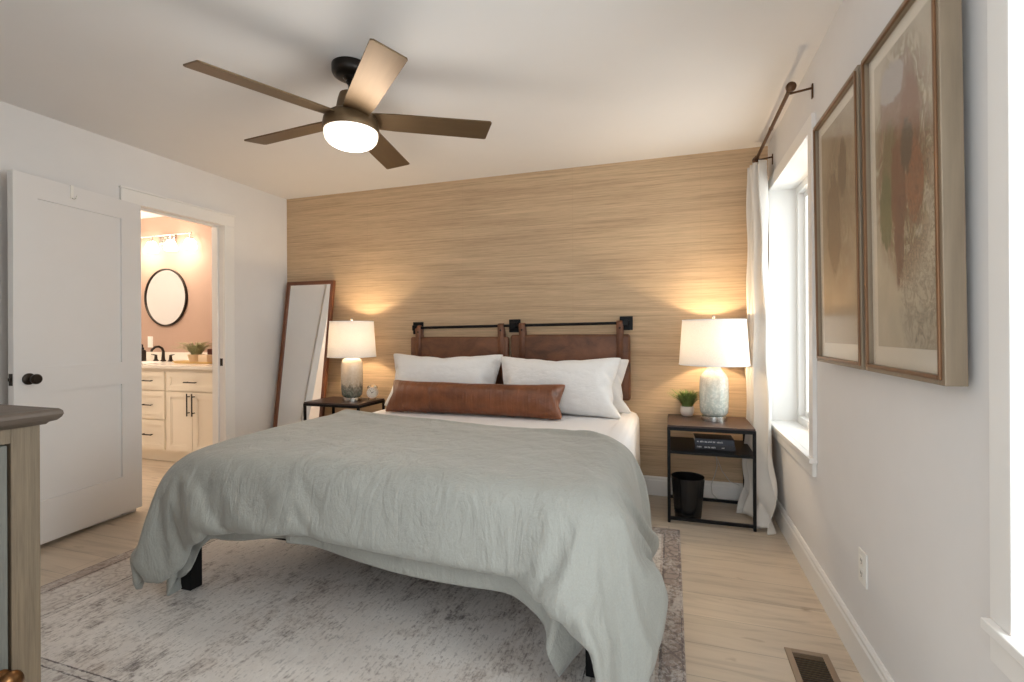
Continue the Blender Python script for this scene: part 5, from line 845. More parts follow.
1,-3,-3,18,-10,-1,29,-34,-2,14,29,-28,13,2,-2,-4,2,3,0,0,0,0,0,0,0,-31,2,4,-4,-13,-37,6,-6,76,-18,-11,18,-41,-4,-2,5,1,14,0,9,-3,4,2,-2,25,-29,9,-1,3,
-6,29,-16,0,2,1,-1,-4,-2,-5,3,0,2,-4,4,4,8,-16,5,0,2,0,1,0,0,0,-1,1,0,0,1,-1,0,0,1,0,1,0,1,0,1,2,-1,1,0,1,0,14,-28,1,4,-3,16,2,-2,-6,8,3,-1,3,27,-40,
22,-12,1,0,0,-1,2,0,0,0,0,0,0,0,-35,-7,-13,-3,23,18,37,-53,-53,69,55,-78,35,-5,4,-17,-12,-4,36,-10,4,-3,-4,7,-9,44,-22,-1,-6,-1,-21,19,2,1,0,2,3,2,18,
-8,-4,-4,-1,-3,-4,-9,15,1,1,-1,0,0,0,0,0,1,0,0,0,0,1,1,0,1,0,0,0,0,1,0,-1,1,-1,0,-1,-1,-15,12,6,5,7,7,-2,-45,20,-2,0,0,16,-7,2,-19,-5,-7,6,18,0,5,-9,
0,0,0,0,0,0,])
DUVET_UNDERSIDE = (28, 53, [
-2878,7,8,9,10,10,26,32,43,48,54,54,53,53,53,53,53,53,53,53,53,53,54,53,53,53,53,53,53,53,53,52,53,53,51,52,52,52,53,51,50,53,52,49,49,38,16,15,11,2,
-2,5,12,5,11,4,3,2,-1,-10,1,5,-10,-5,-1,1,0,1,0,1,0,1,0,0,0,0,0,0,0,-1,0,1,0,0,0,0,0,2,0,-4,1,0,2,-5,-9,2,-1,-11,-1,14,-22,8,-3,0,5,-7,6,4,5,3,-2,0,
-17,0,1,9,-2,-2,-2,0,-1,0,0,0,-1,0,0,0,-1,-1,0,0,1,0,-1,0,0,0,0,-1,-2,-1,4,-1,-2,-4,6,5,-3,-4,-1,3,-17,9,-12,8,15,1,16,5,4,2,-1,-6,-9,5,0,3,4,6,-7,-1,
0,-2,-1,-1,1,0,0,-1,1,0,-2,0,-1,0,0,0,-1,0,0,-1,-2,1,1,-2,-2,0,1,-2,1,-3,7,14,-15,3,3,-10,-3,2,7,18,7,1,0,-9,-5,-2,8,6,-4,1,0,8,-3,-3,1,-1,-2,-1,0,0,
0,-1,0,-2,0,1,0,-2,0,0,-1,-1,-2,1,0,-2,0,2,-1,0,1,-4,6,-4,1,11,-7,1,1,14,-23,6,5,6,2,-4,-4,-4,3,12,-13,3,1,0,1,3,2,-1,0,-1,-2,-2,0,-1,0,-1,1,-2,0,-2,
2,-3,0,-1,-1,1,0,-2,2,0,-2,0,2,0,4,-1,2,-12,7,11,-12,13,-15,7,0,-2,6,2,-6,-3,9,2,-18,8,2,0,1,0,3,-1,0,0,0,0,0,-2,-1,-2,-1,2,-1,-2,0,-2,1,-2,0,1,0,-1,
1,-1,1,0,1,-1,0,2,0,-3,9,-10,7,26,-17,-14,18,-6,0,7,-1,-5,6,-8,-4,5,6,-7,2,-1,1,-1,0,0,0,0,0,0,0,0,0,0,0,0,0,0,0,0,0,0,0,0,0,0,0,0,0,0,0,0,-3,1,5,2,
-4,-8,-14,21,21,-15,-4,5,6,-3,-1,-5,4,2,-2,-4,6,-2,0,-1,0,0,0,0,0,0,0,0,0,0,0,0,0,0,0,0,0,0,0,0,0,0,0,0,0,0,0,0,1,1,-2,-3,-7,8,6,-2,3,-12,11,16,-18,5,
-4,-2,-1,-4,-3,9,5,-5,0,0,0,0,0,0,0,0,0,0,0,0,0,0,0,0,0,0,0,0,0,0,0,0,0,0,0,0,0,0,0,2,1,-4,8,2,-7,-9,11,0,2,-16,11,-12,1,-5,-1,-8,6,8,7,-14,6,1,0,-1,
0,0,0,0,0,0,0,0,0,0,0,0,0,0,0,0,0,0,0,0,0,0,0,0,0,0,0,0,0,2,5,-9,3,12,11,-30,-9,26,3,-33,4,-3,-4,-6,17,0,1,-12,9,-1,-1,1,-1,0,0,0,0,0,0,0,0,0,0,0,0,0,
0,0,0,0,0,0,0,0,0,0,0,0,0,0,0,0,0,-1,4,2,-2,-2,-2,14,-10,12,6,-9,-2,-4,4,-5,8,-7,10,-4,0,1,-2,2,-1,0,0,0,0,0,0,0,0,0,0,0,0,0,0,0,0,0,0,0,0,0,0,0,0,0,
0,0,0,-1,1,3,-1,-16,14,23,-33,13,4,8,6,-3,0,4,15,-12,0,-10,7,1,-2,1,-1,0,0,0,0,0,0,0,0,0,0,0,0,0,0,0,0,0,0,0,0,0,0,0,0,0,0,0,0,0,0,0,-1,-1,17,-18,-9,
44,-40,11,9,3,-8,13,12,-25,1,0,9,1,-4,2,-1,0,0,0,0,0,0,0,0,0,0,0,0,0,0,0,0,0,0,0,0,0,0,0,0,0,0,0,4,2,-1,-2,-3,0,3,0,-14,26,-24,24,-23,-9,29,-13,6,-13,
14,-6,15,-3,-5,5,-1,0,1,0,0,0,0,0,0,0,0,0,0,0,0,0,0,0,0,0,0,2,0,0,2,1,0,1,2,-6,1,2,0,4,-6,2,-15,8,9,-9,1,27,-26,-5,0,-18,12,10,12,-10,-1,-5,-1,0,0,-2,
-2,1,1,1,2,-1,0,0,1,-1,1,0,2,-1,1,-3,2,1,-1,-1,1,1,1,1,1,0,3,-4,-1,1,-1,8,-5,-6,19,-27,32,-22,-1,4,3,19,11,-3,-21,-10,5,-5,3,-1,0,-1,-2,2,1,1,0,1,0,0,
0,0,-1,1,1,-1,0,1,1,-1,1,-1,4,-3,1,-2,1,0,1,0,2,-1,2,-2,-1,0,18,-14,3,-13,1,6,26,-14,-7,9,-9,11,8,-10,-6,2,-1,-1,-1,4,0,0,0,0,-1,1,1,0,-1,1,-1,1,0,0,
0,1,-1,1,1,-2,3,-3,1,0,0,0,1,1,0,0,2,0,4,-8,4,-5,6,15,-37,19,-18,-6,-2,18,-7,-1,-7,2,1,-1,1,2,-1,1,0,-1,1,0,-1,0,1,0,0,0,0,1,-1,0,0,1,-1,1,-1,0,1,1,
-1,0,0,0,0,1,-1,1,-2,-2,11,-8,4,-27,20,8,-41,15,-13,-10,-1,17,6,8,-11,1,2,0,1,1,-1,0,1,-2,0,0,0,1,1,-2,1,-2,2,0,0,1,0,-1,0,1,0,0,0,0,-1,0,0,0,-1,2,-1,
-1,-6,-20,8,-1,4,-19,25,-3,5,-16,1,-9,-12,0,11,26,1,1,0,-1,-1,1,-1,-1,0,1,0,1,-4,2,1,-2,2,-3,2,-1,1,0,1,-1,0,1,0,-1,0,1,0,-2,0,1,-2,-1,-2,-6,-7,-2,3,
-12,19,-1,28,-37,-4,-15,-5,9,9,11,9,-4,-2,-2,0,-1,-1,-2,-2,0,-1,2,-3,4,-3,2,2,-4,0,1,0,1,0,-1,1,0,-1,0,1,1,-2,0,1,-1,0,-1,-3,-14,5,5,-2,16,2,-8,-19,
-8,36,-4,4,10,3,4,-3,-8,6,-4,1,-2,-1,-4,-2,2,0,-3,1,2,-3,1,-3,0,2,1,-1,0,0,0,2,-1,0,0,2,-1,-1,1,-1,0,-1,-1,-3,-9,7,-4,6,-10,-11,16,-19,1,5,-8,8,9,1,
-1,-14,1,1,8,-3,-2,1,-6,2,0,-4,-2,4,-2,0,-1,3,-6,-1,1,1,1,0,0,1,-1,1,0,0,-1,1,1,-1,1,-2,-1,-6,-1,8,-10,7,-3,8,-18,-6,-3,12,-7,0,9,5,-9,-17,16,-3,11,1,
-4,0,-2,1,-6,0,-1,-1,-1,2,-1,1,-2,-1,0,1,0,0,1,0,-1,1,-1,1,0,0,1,-1,1,0,1,-2,-4,-2,-4,7,-11,18,2,14,-20,-8,-19,13,-17,12,-11,-14,21,-7,17,-4,-10,6,1,
0,-4,-2,-6,2,-1,0,0,0,0,-1,-1,0,0,0,1,0,0,0,0,1,0,1,0,-1,1,1,0,-1,-2,3,-4,-9,7,-10,-4,10,14,7,-25,-1,-5,-19,14,-6,10,-14,9,-24,10,10,2,-4,-1,7,-1,-22,
3,5,0,-2,1,-7,-2,11,0,-1,0,0,0,1,1,0,0,0,0,0,0,0,1,0,0,-1,-3,-1,-1,1,9,7,-22,-6,24,24,-29,-34,19,-886,-9,-7,-5,-5,-3,-7,-7,-7,-8,-7,-7,-7,-7,-7,-8,-7,
-8,-7,-8,-8,-8,-8,-9,-9,-9,-10,-9,-10,-10,-9,-11,-10,-14,-12,-11,-13,-13,-14,-18,-1,-4,-10,-9,-13,-16,-29,-15,-13,-12,-18,-28,2,-58,13,4,2,0,-4,18,4,
-1,-16,11,6,5,3,2,4,2,3,1,2,1,0,1,1,1,-1,0,-1,1,0,-2,-1,-1,3,0,1,-10,0,4,10,-20,-13,-1,-8,-5,-4,14,-1,-3,-4,6,11,-15,-57,0,3,2,2,1,-8,1,3,12,-10,-3,0,
0,1,0,0,0,1,0,1,1,0,0,0,1,1,0,0,0,0,1,0,0,2,0,10,0,-3,-4,8,1,-6,0,3,4,-2,-1,-1,1,-1,2,-8,-58,1,0,0,0,4,-3,0,2,6,3,-7,-2,2,-1,0,1,1,0,0,0,1,0,0,0,1,0,
1,0,0,0,2,1,2,0,-2,4,2,-1,2,-1,-1,1,-4,5,0,-2,1,2,2,-4,1,4,-58,0,0,0,2,1,-1,1,0,1,0,7,-3,-2,2,-1,-1,0,1,1,0,-1,1,1,0,0,0,1,1,-1,3,0,1,0,-1,5,-2,-1,4,
-2,1,-2,-1,8,-9,4,2,-1,2,-2,4,3,1,-58,-1,0,1,1,1,1,0,-1,2,0,1,3,2,-1,0,0,-1,-2,1,0,1,0,0,1,0,2,-1,1,2,0,1,0,0,4,-4,2,2,0,0,-1,6,3,-7,1,-1,2,1,-6,4,-6,
1,13,-58,-1,0,1,2,1,0,-1,2,1,0,1,2,-2,0,1,1,0,1,-1,0,0,0,1,0,1,0,2,-1,2,0,0,1,0,-1,2,0,1,1,2,-3,2,2,-1,4,-5,-2,8,1,-9,13,-6,-1,-58,-1,1,0,1,0,1,1,1,2,
1,-1,0,1,1,0,0,1,0,0,1,0,0,0,1,0,0,0,1,0,0,1,0,1,0,0,1,0,0,1,1,-3,0,5,0,0,5,-6,0,7,1,-1,5,-58,-1,0,1,1,0,0,1,2,-2,2,2,0,1,0,1,0,0,1,0,0,1,0,1,-1,1,1,
0,0,0,1,0,0,0,1,1,0,0,1,-1,4,2,0,-1,2,0,-3,1,6,-3,-5,2,-3,-58,-2,1,1,1,2,-1,3,-2,1,-1,1,2,0,1,0,1,1,0,1,0,0,1,-1,1,0,0,1,0,0,0,0,1,1,0,0,0,1,0,1,3,0,
-6,8,-5,3,3,0,1,2,-5,15,-3,-58,-1,0,4,-1,1,0,0,-1,1,1,2,1,0,0,1,1,-1,1,0,1,0,0,0,1,0,0,0,1,0,1,0,0,1,-1,1,1,0,0,1,-1,4,7,-8,-1,3,6,-8,6,-1,7,-11,-1,
-58,-1,3,-1,1,0,2,-1,2,-1,0,2,0,1,1,0,0,1,0,0,0,1,0,1,0,0,1,0,0,1,0,0,1,-1,1,0,0,1,0,0,2,-3,-1,2,5,4,-11,9,-7,8,-4,3,-7,-58,0,0,1,3,-2,2,-2,1,1,2,-2,
2,1,0,1,0,1,0,0,1,0,0,0,0,1,0,0,1,0,0,1,0,1,0,1,0,0,0,1,-2,1,3,5,1,-3,2,3,-9,4,10,1,6,-60,1,0,6,-2,1,-1,-1,2,1,-2,1,3,-1,1,0,1,0,1,1,-1,0,1,1,0,0,0,1,
0,0,1,0,0,0,1,0,0,1,1,-1,-1,1,0,-1,0,4,10,-5,15,-18,-1,0,9,-55,0,2,-4,0,2,-2,7,-5,0,2,1,0,1,0,1,0,1,-1,1,1,0,0,0,1,0,1,0,0,0,0,1,0,1,0,0,1,0,-1,1,2,
-1,-2,2,5,-4,0,4,-2,13,-10,7,-12,-47,-2,-3,-5,2,2,3,-6,1,0,1,0,2,1,1,0,0,0,1,0,0,1,1,0,0,0,0,0,1,1,-2,0,2,0,0,1,0,2,-3,1,3,-1,4,-6,3,5,-3,9,-10,7,-2,
1,15,-45,-6,-5,5,5,-6,-2,-1,1,0,-1,3,-2,1,0,0,1,1,0,0,1,0,0,0,1,0,1,0,0,0,2,-1,0,1,2,0,1,-1,5,-5,1,1,-2,9,-7,-1,9,-7,10,-5,19,-19,16,-40,7,-3,-8,-10,
0,0,-2,0,0,3,1,-2,0,1,1,0,0,1,0,0,1,0,0,0,1,0,1,-1,1,1,2,-1,1,-1,0,1,0,1,4,-4,3,-2,-2,3,4,-6,8,4,1,-2,15,-15,-52,-6,8,2,-2,-2,-4,0,1,1,2,-3,1,0,1,0,1,
0,0,1,1,0,-1,1,1,0,0,0,1,0,1,0,1,-1,1,1,-1,1,1,0,1,-1,3,-3,5,-3,10,-6,5,1,-2,-6,11,-44,0,-10,-3,0,1,0,1,-1,3,-2,0,0,2,0,1,0,0,1,0,0,0,1,1,-1,1,0,0,1,
1,-1,0,1,1,0,1,1,-1,0,1,1,-1,0,2,-3,3,-3,3,4,-2,-5,22,-32,-34,0,-4,-18,0,0,1,-1,0,0,1,1,0,0,1,1,0,0,1,0,0,1,1,0,0,0,0,0,1,1,0,0,0,0,1,0,1,0,1,0,0,2,
-1,3,5,18,-15,4,1,-1,4,-17,29,-31,-6,-5,22,-8,-14,-10,0,-1,0,-1,0,0,3,-2,0,1,1,0,1,-1,0,0,1,4,-3,1,1,-1,1,0,1,3,-2,4,-3,0,6,-5,2,1,1,4,3,9,-6,13,-3,0,
14,-29,-3,0,-12,-6,-5,-20,-5,4,10,-6,1,0,-2,0,-1,-9,2,6,-5,2,-4,3,8,-11,3,9,-8,1,3,2,5,-9,5,6,-8,6,-5,5,7,-8,6,2,6,-7,13,-1,-11,7,2,-5,7,-19,29,-12,
-22,-35,-6,6,2,5,5,-10,8,15,-3,0,-8,1,-12,-4,1,0,-4,1,12,-18,27,-4,-16,4,4,8,1,-13,10,6,-12,10,1,6,0,-12,9,9,-3,-6,4,-1,-15,4,-8,8,11,-7,27,-27,5,21,
-29,16,-5,-6,-5,-4,22,5,7,-7,2,-20,9,-1,20,-26,6,14,3,-35,8,13,-2,-1,6,9,-19,-1,12,6,-14,11,6,-3,-1,3,-3,6,-5,-3,-14,9,-13,20,-11,-1,-11,8,-2,-2,19,
36,-38,-28,2,-9,0,12,43,-32,4,9,-2,-8,-2,-11,23,3,-2,6,-6,-12,5,-8,2,3,10,1,-10,14,-3,-3,-2,-1,4,-1,2,-1,-3,2,-2,2,2,1,-13,-8,-8,16,-28,15,-6,11,-5,
14,-18,31,-29,-10,1,31,36,-27,-13,21,-9,6,-9,-6,21,-13,-16,20,0,-14,-2,-2,1,3,10,1,-2,3,-4,-1,5,-3,2,-1,-4,1,2,1,6,-7,0,-11,17,-16,-5,14,-3,18,-43,7,
0,-1,2,-9,24,-31,-16,41,-7,-20,-1,41,-15,-4,1,-5,15,-26,15,3,8,-17,-4,2,-4,28,-20,1,5,-2,0,0,6,-3,0,6,-4,-2,-2,-1,1,4,3,-2,-1,-20,5,10,-15,-8,-2,20,
-8,-5,10,-21,22,14,305,49,49,50,50,51,39,37,30,23,-2,-2,-2,-3,-2,-1,-2,0,0,0,0,0,1,-1,-1,-1,-1,0,-1,-1,1,-1,2,-2,1,10,1,1,1,-6,15,-4,-15,-20,-21,-37,
-45,-44,-38,-54,-51,-44,-50,5,-17,0,-1,0,-2,2,0,-20,-4,3,-5,0,4,1,1,2,-1,0,0,0,0,-1,1,0,1,0,0,0,1,0,1,-3,2,2,-3,8,-1,-4,1,-5,11,15,3,-10,6,9,-7,-4,7,
3,-3,-1,0,-5,-3,0,1,2,9,1,9,-24,13,-4,6,-5,1,0,0,1,0,0,0,0,0,0,1,0,1,0,1,0,-1,-1,5,2,2,-18,-10,0,15,1,-10,-4,-3,19,7,-5,-7,0,1,-1,0,-2,11,-1,-1,-1,1,
2,2,1,0,-11,19,-10,12,-18,12,-2,-5,0,0,0,0,0,0,-1,0,1,0,0,0,0,1,-1,7,-5,2,-15,11,1,1,-7,9,0,-3,11,-7,8,-8,0,3,-6,-4,5,2,13,0,-2,2,2,0,0,0,-8,15,-21,2,
7,13,-17,10,4,-4,-4,1,0,-1,1,0,0,0,0,0,0,5,-6,8,-7,3,-13,11,-1,-1,8,-1,-11,1,4,-6,-11,19,3,-2,1,-2,2,-5,5,1,-1,0,2,1,0,0,-6,14,-8,10,-12,-11,10,0,0,1,
5,-4,-2,1,0,0,0,0,0,0,-1,0,-5,15,-10,3,-11,10,-2,7,4,-8,-16,17,-5,1,0,16,-31,11,7,5,-2,-1,-1,0,23,-1,1,2,0,0,0,6,-8,-12,-1,10,4,-4,9,-8,0,-1,8,1,-1,1,
-1,1,0,-1,0,1,0,0,-10,3,-2,9,-1,1,-6,-3,-1,12,-11,2,-3,7,-17,12,2,-1,-3,9,0,1,-1,-26,0,1,2,0,-1,0,0,-8,21,-6,-8,0,-1,0,0,0,0,0,0,0,0,0,0,0,0,0,0,0,0,
0,0,0,0,0,0,0,0,0,0,0,8,-4,-10,23,-2,-10,-2,-2,-7,9,-7,3,4,-2,4,1,0,0,0,-1,5,-16,13,0,-5,1,0,0,0,0,0,0,0,0,0,0,0,0,0,0,0,0,0,0,0,0,0,0,0,0,0,0,0,-1,3,
2,-23,10,7,4,-3,-1,-3,12,-3,0,-2,5,0,0,0,0,-2,-8,15,-14,1,6,-1,0,0,0,0,0,0,0,0,0,0,0,0,0,0,0,0,0,0,0,0,0,0,0,0,0,0,0,-5,-11,14,16,-7,-4,-15,10,1,2,-9,
7,-25,1,3,0,-3,1,-1,-5,16,-11,6,1,-9,1,0,0,0,0,0,0,0,0,0,0,0,0,0,0,0,0,0,0,0,0,0,0,0,0,0,0,0,-8,13,-6,-2,-1,4,3,-9,0,1,1,-6,0,4,-1,-3,2,0,-1,6,-7,-8,
-1,3,7,-1,0,0,0,0,0,0,0,0,0,0,0,0,0,0,0,0,0,0,0,0,0,0,0,0,0,0,0,2,-1,-7,6,3,-5,5,1,3,-6,5,-3,4,0,3,2,0,-3,2,-7,4,6,1,-8,0,0,0,0,0,0,0,0,0,0,0,0,0,0,0,
0,0,0,0,0,0,0,0,0,0,0,0,0,0,0,-4,3,-1,1,-11,9,-5,3,4,3,-2,28,-1,6,-1,-6,2,0,6,-8,-4,-1,6,6,-5,0,0,0,0,0,0,0,0,0,0,0,0,0,0,0,0,0,0,0,0,0,0,0,0,0,0,0,7,
-8,1,1,-6,11,-14,-2,0,-2,4,16,-33,10,-10,-3,5,0,0,-5,-2,10,-2,-4,1,0,0,0,0,0,0,0,0,0,0,0,0,0,0,0,0,0,0,0,0,0,0,0,0,0,0,-2,2,0,10,-12,-6,3,2,-2,6,-9,2,
-6,-16,27,25,-26,3,1,-1,-5,3,5,-12,-1,13,-7,2,0,0,0,0,0,0,0,0,0,0,0,0,0,0,0,0,0,-4,6,-6,3,0,1,1,-8,1,0,5,0,8,-9,1,-12,5,9,0,-5,4,-7,6,-35,40,-4,-4,-8,
5,-3,6,6,5,-9,5,-6,-2,-1,5,1,2,-1,-3,6,-5,-5,0,9,-2,-8,3,-2,0,11,-8,4,-6,2,1,-2,12,-10,1,-6,5,-2,9,-8,-2,5,-16,12,-7,0,-7,1,20,-42,3,5,10,-5,6,-1,0,0,
7,-8,2,5,-2,-5,3,3,-1,-3,5,-6,4,-1,2,-3,1,9,-10,6,-8,5,-1,5,-5,-9,9,-7,16,-14,7,-9,5,-3,-1,8,-7,0,-15,-2,4,23,-1,-9,2,0,-1,1,5,0,-2,0,5,-6,0,8,-5,7,
-5,-6,8,-2,-4,5,-6,7,-3,3,-9,6,5,-3,-3,-2,7,-8,7,-9,15,-14,6,-6,14,-16,9,-10,0,-1,-3,-4,-12,5,0,-23,3,-17,27,-35,0,2,-1,-1,2,0,5,-6,1,8,-3,5,-4,9,-9,
5,-9,6,1,-3,-4,8,-2,-5,5,-2,6,-13,6,1,-1,1,5,-10,12,-8,2,-7,10,-9,0,-7,0,4,-15,2,-21,4,2,-19,12,-24,54,-35,-10,5,4,3,-7,2,5,2,-3,5,-1,-4,6,1,-3,-3,6,
-3,0,4,6,-10,-1,1,-1,4,-2,-1,-3,2,-3,6,-7,1,4,-8,3,-2,-2,-5,-5,-7,-17,4,-2,6,-10,14,-19,-10,13,-49,17,17,0,-2,-16,-2,1,5,4,6,-1,-5,13,-7,12,-13,12,3,
-9,2,7,-12,-13,20,-1,-13,1,2,5,-10,2,-1,-9,14,-8,-9,11,-2,-3,-4,-2,-6,-6,-6,4,-2,-12,11,-2,25,-37,-46,34,2,-14,-7,-5,-4,3,-2,1,4,1,3,13,-3,-4,5,-2,9,
-5,-16,35,-19,-12,11,2,-7,-4,-6,16,-10,-6,12,-10,10,-8,-7,12,-9,-1,-5,8,-8,-9,-1,4,2,7,16,-11,-9,-4,23,-47,9,-3,-11,0,-6,11,-3,-2,0,2,1,3,4,4,0,0,5,
-1,-10,20,-22,3,11,-3,-5,-5,0,12,-9,-3,8,-6,1,-3,1,6,-5,-1,0,2,-5,-7,11,-5,9,-7,3,-2,7,-2,-7,47,-36,-6,-7,-12,-3,14,-14,-5,2,5,3,11,-3,1,-2,5,-2,-2,
-1,15,-7,-4,0,1,0,-2,5,0,-4,0,4,-3,0,1,0,0,1,1,0,1,-4,-6,11,-10,19,-3,1,-10,0,1,7,37,0,-43,-13,5,29,-48,-23,11,14,-1,0,3,-1,7,-1,2,3,1,2,3,0,1,0,0,0,
-1,2,0,0,0,0,0,1,0,0,1,0,0,1,2,-7,-1,2,0,6,-8,19,1,12,-3,-10,10,22,0,-48,7,23,-58,-4,-43,2,0,10,35,7,1,5,-1,2,-5,4,3,3,3,3,2,-1,-1,1,0,0,1,0,1,0,0,1,
0,0,1,1,-1,-2,1,-5,3,-3,8,6,-21,15,4,0,1,39,0,0,-66,-3,-22,42,-49,59,-72,-8,2,51,1,-3,20,-3,-11,-1,4,5,0,12,-11,5,0,-1,1,0,1,-1,0,0,0,1,0,1,1,0,-1,1,
-1,-2,12,10,-29,27,-9,35,-26,-17,10,34,1,0,0,])
